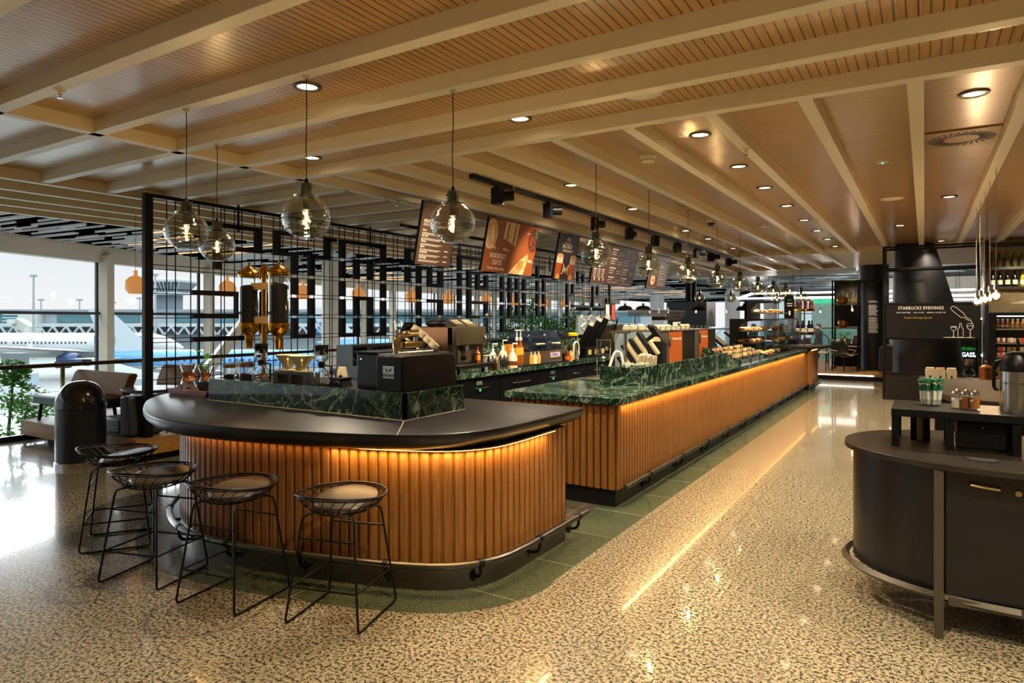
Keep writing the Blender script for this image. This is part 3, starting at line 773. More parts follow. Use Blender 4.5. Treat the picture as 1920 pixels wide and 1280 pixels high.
# ------------------------------------------------------------------ bar stools
def make_stool(label):
    t = thing('bar_stool', label, 'bar stool', group='wire bar stools along the island')
    hw, hl = .205, .205
    zt = .545
    for s in (-1, 1):     # each side is one bent rod: sled bar with two legs rising inwards
        for e in (-1, 1):
            pts = [(s*hw, e*(hl-.03), .008), (s*hw, e*(hl-.006), .012), (s*hw, e*hl, .03), (s*.150, e*.150, .50), (s*.145, e*.140, zt-.012), (s*.125, e*.122, zt), (s*.05, e*.06, zt+.004)]
            MB().tube(pts, .0065, 8).build('leg', M_BLACK, t)
        MB().tube([(s*hw,-(hl-.03),.008),(s*hw,hl-.03,.008)], .0065, 8).build('sled_bar', M_BLACK, t)
    def at(z): k = (z-.03)/(.5-.03); return hw+(.150-hw)*k, hl+(.150-hl)*k
    a, b = at(.19); 
    for p, q in (((-a,-b),(a,-b)),((-a,b),(a,b)),((-a,-b),(-a,b)),((a,-b),(a,b))): MB().tube([(p[0],p[1],.19),(q[0],q[1],.19)], .0055, 8).build('foot_rest', M_BLACK, t)
    a, b = at(.43)
    for y in (-b, b): MB().tube([(-a,y,.43),(a,y,.43)], .0055, 8).build('cross_bar', M_BLACK, t)
    # wire bowl, higher and deeper towards the sitter's back (-y)
    def rim(th, k):       # k 0 centre ring .. 1 rim
        c, s = math.cos(th), math.sin(th)
        r = .115 + .115*k; y = s*r*(1.0 if s > 0 else 1.10)
        z = .548 + (.085 + .035*max(0,-s)**1.5)*k**1.9 
        return (c*r*1.0, y, z)
    N = 48
    w_ = MB()
    w_.tube([rim(2*PI*i/N, 1) for i in range(N)], .0062, 8, True); w_.build('rim_wire', M_BLACK, t)
    w_ = MB()
    w_.tube([rim(2*PI*i/N, 0) for i in range(N)], .005, 6, True)
    w_.tube([rim(2*PI*i/N, .93) for i in range(N)], .004, 6, True)
    w_.tube([rim(2*PI*i/N, .55) for i in range(N)], .0032, 6, True)
    for i in range(26):
        th = 2*PI*i/26; w_.tube([rim(th+.32*k*k, k) for k in (0,.25,.5,.75,1)], .0030, 5)
    for i in range(-4, 5):
        x = i*.026; h = math.sqrt(max(0,.115**2-x*x)); w_.tube([(x,-h,.548),(x,h,.548)], .0028, 5)
    w_.build('wire_bowl', M_BLACK, t)
    # leather pad slides up towards the front
    prof = [(0,.0),(.12,.002),(.152,.008),(.163,.018),(.156,.028),(.125,.035),(.06,.038),(0,.039)]
    MB().lathe(prof, 32, (0,0,0), 1.05, 1.0).xf(Matrix.Translation((0,.045,.578)) @ Matrix.Rotation(math.radians(9),4,'X')).build('cushion', pm('#3a3024', .38, var=.08), t)
    return t
st0 = make_stool('wire bar stool at the rounded island end, beside the domed black bin')
st0.location = (-4.755,2.47,0); st0.rotation_euler.z = math.atan2(-.24,.35)
for x, y, dx, dy, lb in ((-3.95,2.26,-.12,.4,'second wire bar stool from the domed bin, before the dark ribbed slats'),
                         (-3.27,2.32,-.07,.42,'wire bar stool between the second stool and the last stool of the row'),
                         (-2.6,2.49,-.11,.39,'last wire bar stool of the row, standing apart beside the green floor inlay')):
    dup(st0, (x,y,0), math.atan2(-dx,dy), lb)

# ------------------------------------------------------------------ domed bin
bn = thing('waste_bin', 'tall black domed waste bin with a steel foot ring on the stone floor', 'bin', (-7.62,3.56,0))
MB().lathe([(0,.05),(.232,.05),(.232,.60),(.225,.605),(0,.605)], 40).build('body', pm('#1a1d22', .3), bn)
MB().lathe([(.238,.606)]+[(.238*math.cos(a_)**.8, .62+.27*math.sin(a_)) for a_ in [i*PI/2/12 for i in range(12)]]+[(0,.89)], 40).build('dome_lid', pm('#17181b', .12, spec=.7), bn)
MB().lathe([(0,0),(.242,0),(.242,.045),(.235,.052),(0,.052)], 40).build('foot_ring', M_STEEL, bn)
# ------------------------------------------------------------------ metal lattice screen
sc_ = thing('lattice_screen', 'tall black metal lattice screen of rods and block bars between lounge and bar', 'screen', (-7.16,4.0,.26))
def sp_(y): return y-4.0
Z0 = .26
fr = MB().box(-.03,.03,-.03,.06,0,2.65); fr.build('end_post', M_BLACK, sc_)
B(-.03,.03,12.42,12.5,0,2.65).build('end_post', M_BLACK, sc_)
B(-.025,.025,.06,12.42,2.61,2.65).build('top_bar', M_BLACK, sc_)
LV = [1.31-Z0,1.58-Z0,1.85-Z0,2.115-Z0,2.40-Z0,2.665-Z0]
def ky(k): return .85+.285*k
r = MB()
for k in range(-2, 41):
    for o in (-.052, .05, .095 if k % 3 == 0 else .05): r.bar((0,ky(k)+o,0.01),(0,ky(k)+o,2.62),.009,.009)
    if k % 4 == 1: r.bar((0,ky(k),2.35),(0,ky(k),2.685),.022,.022)
r.build('upright_rods', M_BLACK, sc_)
r = MB()
for z in LV[:5]:
    for o in (-.024,.024): r.bar((.012,.03,z+o),(.012,12.45,z+o),.009,.009)
for z in (.75,.62): r.bar((.012,.03,z),(.012,12.45,z),.009,.009)
r.build('cross_rods', M_BLACK, sc_)
VS = {0:[3],1:[1],2:[4],3:[4],4:[3,2,1,0],5:[3,2,1,0],6:[4],7:[3,4,2,1,0],8:[3,1,0],9:[3,1,0],10:[4,3,2,1,0],12:[4,3],13:[2,3,1,0],14:[3],15:[3,1],17:[3,4,2,1,0],18:[1,2,3],19:[3],20:[3,1,0],22:[3,1,2,0],23:[3,1,2],24:[2,3,1],25:[3,1,2],27:[3,4,1,2],28:[2,3,1],32:[2,3,0,1],33:[3],34:[4],35:[4],37:[2,3],38:[3],40:[2]}
for k, l in VS.items():
    for i in l: B(-.035,.035,ky(k)-.042,ky(k)+.042,LV[i]+.028,LV[i+1]-.028).build('block_bar', M_BLACK, sc_)
HS = [(5,-1,2),(4,1,2),(4,3,4),(4,5,6),(5,3,4),(5,6,6.4),(5,7,10),(4,8,9),(2,-1,1),(1,-1,1),(0,-1,-.1),(0,.1,1),(0,1.1,1.4),(0,4,5),(0,7,8),(2,8,9),(0,9,10),(5,9.4,10),(5,12,13),(4,13,14),(3,14,15),(2,14,15),(5,17,19.5),(4,18,19),(3,19,20),(2,18,20),(1,18,19),(0,19,20),(5,27,28),(4,28,30),(1,23,24),(0,22,24),(3,32,33),(2,33,36),(5,34,35),(3,37,40),(2,37,40)]
for l, a, b in HS: B(-.035,.035,ky(a)-.042,ky(b)+.042,LV[l]-.028,LV[l]+.028).build('block_bar', M_BLACK, sc_)

# ------------------------------------------------------------------ lounge on the podium
PZ = .262
def banquette(label, x0, x1, y):
    t = thing('banquette', label, 'sofa', (x0,y,PZ), group='leather banquettes on the podium')
    L = x1-x0
    pr = [(0,.29),(.05,.28),(.17,.57),(.16,.60),(.10,.60),(.06,.57),(-.03,.34)]
    MB().loft([[Vector((0,py,pz)) for py,pz in pr],[Vector((L,py,pz)) for py,pz in pr]]).build('backrest', M_LEATHER, t, bev=.02)
    B(0,L,-.44,.0,.20,.32).build('seat', M_GREYLEATHER, t, bev=.03, seg=3)
    for px in (.12, L-.12):
        for py in (-.38,-.06): MB().tube([(px,py,.21),(px,py+(.03 if py > -.2 else -.03),0)], .022, 8).build('leg', M_BLACK, t)
    return t
banquette('brown leather banquette behind the domed bin, on the podium', -9.72, -8.36, 4.40)
banquette('second brown leather banquette, seen through the screen beyond the post', -9.72, -8.6, 5.6)
banquette('third brown leather banquette by the balustrade, behind the coffee drippers', -9.72, -8.2, 9.4)
def block_chair(label, x, y, rz):
    t = thing('lounge_chair', label, 'armchair', (x,y,PZ), rz, group='dark block lounge chairs')
    B(-.62,-.2,-.19,.19,.02,.19).build('seat', M_GREYLEATHER, t, bev=.03, seg=3)
    pr = [(-.21,.02),(.0,.02),(-.05,.44),(-.17,.45),(-.21,.42)]
    MB().loft([[Vector((px,-.19,pz)) for px,pz in pr],[Vector((px,.19,pz)) for px,pz in pr]]).build('backrest', M_GREYLEATHER, t, bev=.02)
    B(-.58,-.05,-.16,.16,0,.02).build('base', M_BLACK, t)
    return t
block_chair('dark grey block lounge chair beside the black screen post', -7.24, 4.06, 0)
block_chair('second dark grey block lounge chair, behind the screen rods', -7.24, 5.0, 0)
block_chair('third dark grey block lounge chair, behind the wooden tray', -7.24, 5.9, 0)
def cafe_table(label, x, y, z0, h=.46, r_=.40, mat=None):
    t = thing('cafe_table', label, 'table', (x,y,z0), group='round lounge tables')
    MB().lathe([(0,h-.03),(r_*.97,h-.03),(r_,h-.022),(r_,h-.004),(r_*.985,h),(0,h)], 40).build('table_top', mat or pm('#3e444a', .35), t)
    MB().lathe([(0,0),(r_*.55,0),(r_*.55,.012),(.03,.03),(.025,h-.03),(0,h-.03)], 24).build('pedestal', M_BLACK, t)
cafe_table('round dark table in front of the brown banquette, crossed by the screen post', -7.95, 4.52, PZ, .45, .34)
cafe_table('round dark table further along, behind the glass pour over brewer', -8.2, 6.6, PZ, .45, .34)

# ------------------------------------------------------------------ pendants
def globe_profile(R_):
    P = [(.047,.98*R_),(.07,.93*R_)]
    for i in range(2, 12):
        a = PI*i/13; P.append((R_*1.03*math.sin(a), R_*.95*math.cos(a)))
    P.append((.055,-.9*R_)); P.append((0,-.905*R_))
    return P
def bulb(parent, z, s=1, glow=34):
    MB().lathe([(.012*s,.03*s),(.016*s,.012*s),(.030*s,-.018*s),(.034*s,-.04*s),(.026*s,-.064*s),(.01*s,-.076*s),(0,-.077*s)], 16, (0,0,z)).build('bulb', glass((1,.93,.8), .08, .5), parent)
    MB().lathe([(0,.012*s),(.004*s,.008*s),(.009*s,-.018*s),(.007*s,-.038*s),(0,-.044*s)], 8, (0,0,z)).build('filament', em('#ffb867', glow), parent)
def make_globe(label, drop=.82, wob=0):
    t = thing('globe_pendant', label, 'pendant lamp', (0,0,2.95), group='smoked glass globe pendants')
    zc = -drop; R_ = .135
    MB().tube([(0,0,0),(wob*.3,0,-.25*drop),(-wob*.3,0,-.5*drop),(wob*.2,0,-.66*drop),(0,0,zc+.215)], .0032, 6).build('cord', pm('#2a211b', .6), t)
    MB().cyl((0,0,-.012),(0,0,0),.02,n=12).build('ceiling_cap', M_CREAM, t)
    MB().lathe(globe_profile(R_), 40, (0,0,zc)).build('glass_globe', M_SMOKE, t)
    MB().lathe([(.037,.115),(.037,.195),(.033,.195),(.033,.12)], 20, (0,0,zc)).build('glass_neck', glass((.45,.55,.52), .12, .8), t)
    q = MB().lathe([(0,.225),(.009,.222),(.013,.20),(.022,.19),(.022,.045),(.018,.04),(0,.04)], 16, (0,0,zc)); q.bar((-.046,0,zc+.165),(.046,0,zc+.165),.007)
    q.build('socket', M_BLACK, t)
    bulb(t, zc+.022)
    return t
g0 = make_globe('smoked globe pendant above the island, first from the ceiling sprinkler', .815, .012)
g0.location = (-4.19,2.61,2.95)
dup(g0, (-4.83,3.27,2.95), .7, 'smoked globe pendant hanging just behind the first, above the gold hoppers side')
gl = [(-3.03,2.62,'large looking smoked globe pendant alone above the island centre'),(-2.45,3.25,'smoked globe pendant partly covering the plain brown menu board')]
for x, y, lb in gl: dup(g0, (x,y,2.95), 2.1*x, lb)
YS = [5.44,6.78,8.17,9.54,10.89,12.25,13.66,15.01,17.09]
LB = ['smoked globe pendant overlapping the text menu board beside the twin beer mugs','smoked globe pendant overlapping the small upright menu board','third smoked globe over the service counter, clear of the menu boards','fourth smoked globe over the service counter','fifth smoked globe over the service counter','sixth smoked globe over the service counter','seventh smoked globe over the service counter, above the pastries','eighth smoked globe over the service counter, touching the seventh','last smoked globe over the service counter, towards the lounge']
for i, (y, lb) in enumerate(zip(YS, LB)):
    dup(g0, (-2.5,y,2.95-.008*min(i,6)), i*1.1, lb)
for x, y, lb in ((-5.25,18.2,'small distant smoked globe above the stacked white cups'),(-4.5,18.6,'small distant smoked globe between the counter row and the dome lamps'),(-3.85,21.6,'smallest distant smoked globe below the far counter row')):
    dup(g0, (x,y,2.93), None, lb)
# orange glass shades over the podium
def make_orange(label):
    t = thing('orange_pendant', label, 'pendant lamp', (0,0,2.94), group='orange glass pendants over the lounge')
    zc = -.95
    MB().tube([(0,0,0),(0,0,zc+.165)], .003, 6).build('cord', M_BLACK, t)
    P = [(0,.20),(.024,.20),(.024,.135),(.04,.125),(.08,.105),(.113,.065),(.13,.015),(.131,-.02),(.12,-.06),(.095,-.098),(.08,-.112),(0,-.112)]
    MB().lathe(P, 32, (0,0,zc)).build('glass_shade', SHADE, t)
    return t
def shade_mat():
    t = NT('amber_glass'); t.base('#d99a58'); t.p.inputs['Emission Color'].default_value = lin('#ffad62'); t.p.inputs['Emission Strength'].default_value = .40
    return t.set(.25)
SHADE = shade_mat()
o0 = make_orange('orange glass pendant cut by the black screen post'); o0.location = (-8.9,4.83,2.94)
OY = []
for u in (426,568,672,772,840,911,965,1020,1060):
    d_ = 8.9/(.5284-.849*(u-960)/1242); OY.append(.849*d_+.5284*(u-960)/1242*d_)
OL = ['orange glass pendant just before the triple gold hopper','orange glass pendant just past the gold hopper, with a leaning strut behind','orange glass pendant above the black brewing machine','orange glass pendant above the espresso machine hopper','orange glass pendant next past the espresso machine hopper','orange glass pendant below the large wood printed board','orange glass pendant between the wood printed board and the mug board','orange glass pendant second to last, beyond the mug board','last orange glass pendant of the row, near the end of the screen']
for y, lb in zip(OY, OL): dup(o0, (-8.9,y,2.94), 0, lb)
# cluster of bare bulbs
def make_bare(label, R_=.055, drop=1.19, group='cluster of bare bulbs'):
    t = thing('bulb_pendant', label, 'pendant lamp', (0,0,2.95), group=group)
    MB().tube([(0,0,0),(.006,0,-drop*.4),(0,0,-drop+.13)], .0035, 6).build('cord', pm('#b9b0a0', .5), t)
    MB().lathe([(0,.14),(.008,.135),(.019,.12),(.019,.06),(0,.06)], 14, (0,0,-drop)).build('socket', M_CHROME, t)
    MB().lathe([(.014,.062),(.02,.05)]+[(R_*math.sin(PI*i/9), R_*math.cos(PI*i/9)) for i in range(2,9)]+[(0,-R_)], 20, (0,0,-drop)).build('bulb', glass((1,.96,.9), .08, .6), t)
    MB().lathe([(0,.045),(.009,.035),(.014,.0),(.009,-.025),(0,-.03)], 8, (0,0,-drop)).build('filament', em('#ffc27a', 60), t)
    return t
CL = ['bare bulb pendant of the cluster beside the bottles, hanging lowest and closest','second bare bulb of the cluster, with its cord beside the closest one','middle bare bulb of the cluster of five','fourth bare bulb of the cluster of five','last bare bulb of the cluster, closest to the lettered black board']
b0 = make_bare(CL[0]); b0.location = (.57,7.67,2.95)
for (y, lb) in zip((8.32,9.0,9.66,10.35), CL[1:]): dup(b0, (.57,y,2.95), 1.0*y, lb)
BU = [(1218,'tiny bare bulb among the dome lamps, first after the screen end'),(1236,'tiny bare bulb second after the screen end'),(1253,'tiny bare bulb before the blue grey hood'),(1305,'tiny bare bulb in front of a dark dome lamp'),(1362,'tiny bare bulb alone over the far glass screen'),(1477,'tiny bare bulb beside the black sign stand'),(1538,'tiny bare bulb in front of the dark far screen'),(1598,'bare bulb inside the far shelf frame')]
for u, lb in BU:
    p = W(u, 584, 20.5 if u < 1590 else 16.4); q = dup(b0, (p.x,p.y,2.95), 0, lb, 'bare bulbs in the far lounge'); q.scale = (1,1,1.0)
# black dome lamps
def make_dome(label):
    t = thing('dome_pendant', label, 'pendant lamp', (0,0,3.3), group='black dome lamps in the far lounge')
    z = -1.46
    MB().tube([(0,0,0),(0,0,z+.1)], .005, 6).build('cord', M_BLACK, t)
    MB().lathe([(0,.15),(.03,.145),(.035,.09),(.06,.08),(.15,.06),(.19,.03),(.235,-.06),(.23,-.06),(.18,.02),(0,.05)], 32, (0,0,z)).build('shade', pm('#2b2b2a', .5), t)
    return t
DL = [(1092,'black dome lamp half hidden behind the lattice screen'),(1124,'black dome lamp just before the end of the screen'),(1172,'first black dome lamp clear of the screen'),(1206,'second black dome lamp clear of the screen'),(1310,'black dome lamp before the blue grey hood'),(1395,'black dome lamp alone above the card terminals'),(1487,'dark dome lamp above the bottle stand')]
d0 = None
for u, lb in DL:
    p = W(u, 583, 19.2 if u < 1450 else 21)
    if d0 is None: d0 = make_dome(lb); d0.location = (p.x,p.y,3.3)
    else: dup(d0, (p.x,p.y,3.3), 0, lb)

# ------------------------------------------------------------------ track with spotlights
tr = thing('lighting_track', 'black lighting track under the ceiling above the service aisle', 'track')
B(-3.725,-3.675,5.2,15.4,2.895,2.942).build('rail', M_BLACK, tr)
for y in (5.5,8.8,12.1,15.1): B(-3.71,-3.69,y,y+.04,2.94,2.95).build('clip', M_BLACK, tr)
def make_spot(label):
    t = thing('track_spotlight', label, 'spotlight', (0,0,2.895), group='black spotlights on the track')
    B(-.05,.05,-.055,.055,-.18,-.012).build('gear_box', M_BLACK, t, bev=.004); B(-.02,.02,-.03,.03,-.012,0).build('adapter', M_BLACK, t)
    m = Matrix.Translation((.0,.03,-.12)) @ Matrix.Rotation(math.radians(-38),4,'Y') @ Matrix.Rotation(math.radians(35),4,'Z')
    MB().lathe([(0,.06),(.05,.06),(.05,-.10),(.044,-.10),(.044,-.07),(0,-.07)], 20).xf(m @ Matrix.Translation((.06,0,0)) @ Matrix.Rotation(math.radians(-60),4,'Y')).build('lamp_head', M_BLACK, t)
    return t
SY = [5.67,6.74,8.01,9.22,10.32,11.47,12.66,13.63,15.07]
s0 = None
for i, y in enumerate(SY):
    lb = '%s black spotlight along the ceiling track, counted from the end over the island' % ORD[i]
    if s0 is None: s0 = make_spot(lb); s0.location = (-3.7,y,2.895)
    else: dup(s0, (-3.7,y,2.895), .25*i if i < 6 else -.6, lb)

# ------------------------------------------------------------------ recessed ceiling fittings
def make_down(label):
    t = thing('downlight', label, 'ceiling light', (0,0,3.05), group='recessed downlights')
    MB().lathe([(.062,-.001),(.088,-.001),(.092,-.005),(.088,-.011),(.066,-.012),(.062,-.004)], 28).build('trim_ring', pm('#57503f', .35, .6), t)
    MB().lathe([(.064,-.003),(0,-.003)], 24).build('lens', em('#ffe2b0', 14), t)
    return t
DOWN = [(-1.55,5.39),(-1.55,6.71),(-1.55,7.96),(-1.55,9.39),(-1.55,10.9),(-1.55,12.32),(-1.55,13.75),(-1.57,15.2),
        (.28,5.37),(.26,9.75),(-.33,12.34),(.28,15.2),(-3.38,2.93),(-2.57,4.24),(-4.84,4.25),(-3.36,6.66),(-3.38,8.55),(-3.45,11.14),(-3.44,12.49),(-3.46,14.47)]
RAWL = ['row over the aisle','ceiling bay by the round air vent','island coffers','bay over the baristas']
dl0 = None
for i, (x, y) in enumerate(DOWN):
    if i < 8: lb = '%s recessed downlight along the aisle row, counted from the front beam' % ORD[i]
    elif i < 12: lb = ['recessed downlight beside the square air vent','recessed downlight past the air vent, above the bulb cords','recessed downlight just before the black column','recessed downlight behind the black column top'][i-8]
    elif i < 15: lb = ['recessed downlight behind the cord of the island centre globe','recessed downlight beside the beam joint, near the round speaker','recessed downlight behind the second globe cord, close to the screen'][i-12]
    else: lb = '%s recessed downlight in the bay beside the spotlight track' % ORD[i-15]
    if dl0 is None: dl0 = make_down(lb); dl0.location = (x,y,3.05)
    else: dup(dl0, (x,y,3.05), 0, lb)
vt = thing('air_vent', 'square wood toned swirl air vent in the ceiling bay', 'vent', (.26,6.63,3.05))
B(-.26,.26,-.3,.3,-.012,0).build('plate', pm('#a07a40', .45), vt)
q = MB()
for k in range(28):
    a_ = 2*PI*k/28; q.bar((.13*math.cos(a_),.13*math.sin(a_),-.0135),(.235*math.cos(a_+.35),.235*math.sin(a_+.35),-.0135),.016,.003)
q.build('swirl_slots', pm('#0c0a08', .6), vt)
def puck(name, label, cat, x, y, prof, mat, z=3.05, extra=None, group=None):
    t = thing(name, label, cat, (x,y,z), group=group)
    MB().lathe(prof, 24).build('body', mat, t)
    if extra: extra(t)
    return t
WH = pm('#e4dcc4', .4, var=0)
def slot(t): MB().lathe([(.052,-.045),(.052,-.052),(.05,-.052)], 24).build('slot_ring', pm('#3a362d', .5), t)
SM = [(0,0),(.065,0),(.065,-.02),(.055,-.03),(.055,-.055),(.03,-.062),(0,-.062)]
puck('smoke_detector','white smoke detector between beams, nearest the front beam over the counter','smoke detector',-2.15,5.81,[(0,0),(.075,0),(.075,-.025),(.06,-.035),(.06,-.065),(.03,-.072),(0,-.072)],WH,extra=slot,group='smoke detectors')
puck('smoke_detector','white smoke detector above the third counter globe','smoke detector',-2.15,10.96,SM,WH,extra=slot,group='smoke detectors')
puck('smoke_detector','white smoke detector at the far end beam','smoke detector',-2.2,15.3,SM,WH,extra=slot,group='smoke detectors')
puck('dome_camera','white dome security camera on the ceiling beside the counter globes','camera',-2.76,10.18,[(0,0),(.075,0),(.075,-.04),(.06,-.045),(0,-.045)],WH,extra=lambda t: MB().lathe([(.06,-.045),(.055,-.07),(.03,-.09),(0,-.095)],20).build('dome', pm('#101113', .08, spec=.8), t))
SPK = [(0,0),(.125,0),(.13,-.006),(.12,-.010),(0,-.011)]
puck('ceiling_speaker','round white ceiling speaker in the grooved bay near the front','speaker',-1.59,4.2,SPK,WH,group='round ceiling speakers')
puck('ceiling_speaker','round pale ceiling speaker above the black column','speaker',-.34,9.54,SPK,WH,group='round ceiling speakers')
puck('emergency_light','small round emergency light with a green dot on the ceiling','emergency light',-.34,7.28,[(0,0),(.05,0),(.048,-.006),(0,-.008)],WH,extra=lambda t: MB().ball((0,0,-.010),.008,8,6).build('green_diode', em('#30ffc0', 3), t))
def sprinkler(x, y, lb):
    t = thing('sprinkler', lb, 'sprinkler', (x,y,2.95), group='sprinkler heads')
    MB().lathe([(0,0),(.035,0),(.03,-.008),(.012,-.012),(.01,-.03),(0,-.03)], 16).build('escutcheon', WH, t)
    MB().lathe([(0,-.05),(.018,-.05),(.018,-.053),(0,-.054)], 12).build('deflector', M_CHROME, t); MB().bar((-.01,0,-.028),(-.01,0,-.05),.004).bar((.01,0,-.028),(.01,0,-.05),.004).build('frame_arms', M_CHROME, t)
for x, y, lb in ((-4.49,1.98,'chrome sprinkler head under the beam at the front, above the stools'),(-1.25,5.66,'white sprinkler head under a beam beside the first aisle downlight'),(-1.25,10.1,'white sprinkler head further along the same aisle beam'),(-.65,11.3,'white sprinkler head on the beam before the black column'),(-3.65,5.9,'sprinkler head beside the start of the spotlight track'),(-6.1,5.15,'sprinkler head on a coffer beam above the lattice screen'),(-5.36,6.0,'sprinkler head on the long beam behind the first menu board')):
    sprinkler(x, y, lb)
# ------------------------------------------------------------------ things on the island
IZ = .9115; UZ = 1.069
tray = thing('serving_tray', 'walnut serving tray with cut out handle on the bar top beside the marble upstand', 'tray', (-5.215,3.42,IZ), 0)
B(-.235,.235,-.16,.20,0,.012).build('base', M_TRAY, tray)
def hand(y, name='handle_side'):
    o_ = [(-.25,.0),(.25,.0),(.28,.045),(.16,.045),(.10,.09),(-.10,.09),(-.16,.045),(-.28,.045)]
    h = [(-.06,.05),(.06,.05),(.068,.06),(.06,.07),(-.06,.07),(-.068,.06)]
    m = MB()
    # plate with a slot: build as frame pieces around the slot
    m.extr([(-.25,y,0),(.25,y,0),(.28,y,.045),(-.28,y,.045)], (0,.014,0), 'y')
    m.extr([(-.16,y,.045),(-.068,y,.045),(-.068,y,.075),(-.10,y,.09)], (0,.014,0), 'y')
    m.extr([(.068,y,.045),(.16,y,.045),(.10,y,.09),(.068,y,.075)], (0,.014,0), 'y')
    m.extr([(-.10,y,.09),(-.068,y,.072),(.068,y,.072),(.10,y,.09)], (0,.014,0), 'y')
    m.build(name, M_TRAY, tray)
hand(-.172); hand(.20)
for s in (-1,1): MB().extr([(s*.235,-.16,0),(s*.275,-.16,.045),(s*.262,-.16,.045),(s*.225,-.16,.004)], (0,.36,0), 'y').build('rim_side', M_TRAY, tray)
def chemex(label, loc, s=1):
    t = thing('pour_over_brewer', label, 'coffee brewer', loc, group='hourglass pour over brewers'); t.scale = (s,)*3
    thick(MB().lathe([(0,.002),(.066,.002),(.072,.012),(.066,.03),(.036,.105),(.031,.118),(.036,.135),(.066,.218),(.069,.22)], 28).build('glass_flask', M_REFR, t))
    MB().lathe([(.05,.085),(.053,.087),(.038,.118),(.053,.15),(.05,.152),(.034,.118)], 28).build('wooden_collar', pm('#a5622a', .4), t)
    MB().ball((.05,-.02,.118),.008,10,6).build('bead', pm('#e8d8b8', .4), t)
    return t
chemex('glass pour over brewer with wooden collar, front one in the walnut tray', (-5.36,3.355,IZ+.017), 1.05)
chemex('second glass pour over brewer, set behind the first in the walnut tray', (-5.36,3.515,IZ+.017), .95)
bp = thing('potted_plant', 'small leafy plant in a black pot in the walnut tray', 'plant', (-5.09,3.335,IZ+.0135))
B(-.045,.045,-.045,.045,0,.10).build('pot', M_BLACKMATT, bp, bev=.004)
q = MB(); rg = random.Random(4)
for cx_, cy_, cz_ in ((-.05,0,.25),(.0,.02,.31),(-.09,-.02,.21),(.05,.03,.27),(-.02,-.05,.36),(.04,-.03,.22),(-.03,.03,.28),(.01,-.02,.24)):
    a = Vector((rg.gauss(0,1),rg.gauss(0,1),.3)).normalized(); b_ = a.cross(Vector((0,0,1))).normalized()
    c0 = Vector((cx_,cy_,cz_))
    q.add([c0-a*.05, c0-a*.01+b_*.032, c0+a*.055, c0-a*.01-b_*.032], [(0,1,2,3)])
q.build('leaves', M_LEAF, bp, smooth=False)
q = MB()
for x, y, z in ((-.05,0,.25),(.03,.02,.28),(-.02,-.05,.34),(.06,.0,.2)): q.tube([(0,0,.09),(x*.6,y*.6,z*.6),(x,y,z)], .003, 5)
q.build('stem', pm('#3d4a20', .6), bp)
def jar(label, loc, s=1):
    t = thing('glass_jar', label, 'jar', loc, group='glass jars with steel lids'); t.scale = (s,)*3
    thick(MB().lathe([(0,.002),(.05,.002),(.055,.01),(.055,.115),(.052,.118)], 24).build('glass_body', M_REFR, t))
    MB().lathe([(0,.112),(.058,.112),(.058,.142),(.05,.146),(0,.147)], 24).build('lid', pm('#7a5c42', .25, .8), t)
    MB().lathe([(0,.006),(.046,.006),(.046,.02+.03*s),(0,.03*s+.03)], 20).build('beans', pm('#2a1a10', .6), t)
    return t
jar('glass jar with steel lid, closest to the end of the upstand', (-4.64,3.245,UZ), .85)
jar('glass jar with steel lid, in the middle of the three jars', (-4.655,3.375,UZ), .85)
jar('glass jar with steel lid, front one beside the gold hoppers', (-4.43,3.245,UZ), .98)
st_ = thing('stirrer_cup', 'small dark cup with thin black sticks behind the plant', 'cup', (-4.712,3.45,UZ))
MB().lathe([(0,0),(.022,0),(.024,.03),(.02,.032),(0,.03)], 16).build('cup', pm('#3a2a20', .5), st_)
q = MB()
for k in range(2): q.tube([(0,0,.02),(-.075+.02*k,-.01,.14+.01*k)], .003, 5)
q.build('stick', M_BLACK, st_)
# triple brass bean hopper
hp = thing('bean_hopper', 'triple brass and glass coffee bean hopper on a central brass pole', 'coffee hopper', (-4.43,3.52,UZ))
MB().lathe([(0,0),(.07,0),(.07,.01),(.03,.02),(.019,.03),(.019,.84),(.04,.845),(.045,.86),(.02,.90),(.006,.92),(0,.93)], 20, (-.055,-.07,0)).build('pole', M_BRASS, hp)
def tube_(x, y, R_, z0, z1, lev):
    """one bean tube: collar, glass, domed cap, funnel"""
    MB().lathe([(R_*.97,z0+.12),(R_*.97,z1)], 28, (x,y,0)).build('glass_tube', M_CLEAR, hp)
    MB().lathe([(0,z0+.12),(R_*.92,z0+.12),(R_*.92,lev-.01),(R_*.6,lev+.006),(0,lev+.012)], 24, (x,y,0)).build('beans', pm('#070503', .6, spec=.15, var=.3), hp)
    MB().lathe([(0,z0-.06),(R_*.36,z0-.06),(R_*.36,z0-.01),(R_*.42,z0),(R_*.42,z0+.045),(R_*.66,z0+.06),(R_*.92,z0+.09),(R_*1.03,z0+.12),(R_*1.03,z0+.145),(R_*.98,z0+.148)], 28, (x,y,0)).build('funnel', M_BRASS, hp)
    MB().lathe([(R_*1.05,z1-.03),(R_*1.07,z1-.012),(R_*1.12,z1-.008),(R_*1.07,z1+.008),(R_*.8,z1+.026),(R_*.35,z1+.044),(R_*.16,z1+.06),(R_*.1,z1+.07),(R_*.13,z1+.08),(R_*.05,z1+.09),(0,z1+.10)], 28, (x,y,0)).build('domed_cap', M_BRASS, hp)
PX, PY = -.055, -.07
for x, y, R_, zz, lv in ((-.254,-.06,.080,.30,.745),(.161,-.10,.080,.30,.745),(-.285,.11,.062,.30,.70)):
    tube_(x, y, R_, zz, .85, lv)
    MB().bar((x*.75+PX*.25,y*.75+PY*.25,.74),(PX,PY,.74),.04,.055).build('clamp', pm('#9a6420', .25, 1), hp)
    MB().bar((x*.75+PX*.25,y*.75+PY*.25,.47),(PX,PY,.47),.04,.055).build('clamp', pm('#9a6420', .25, 1), hp)

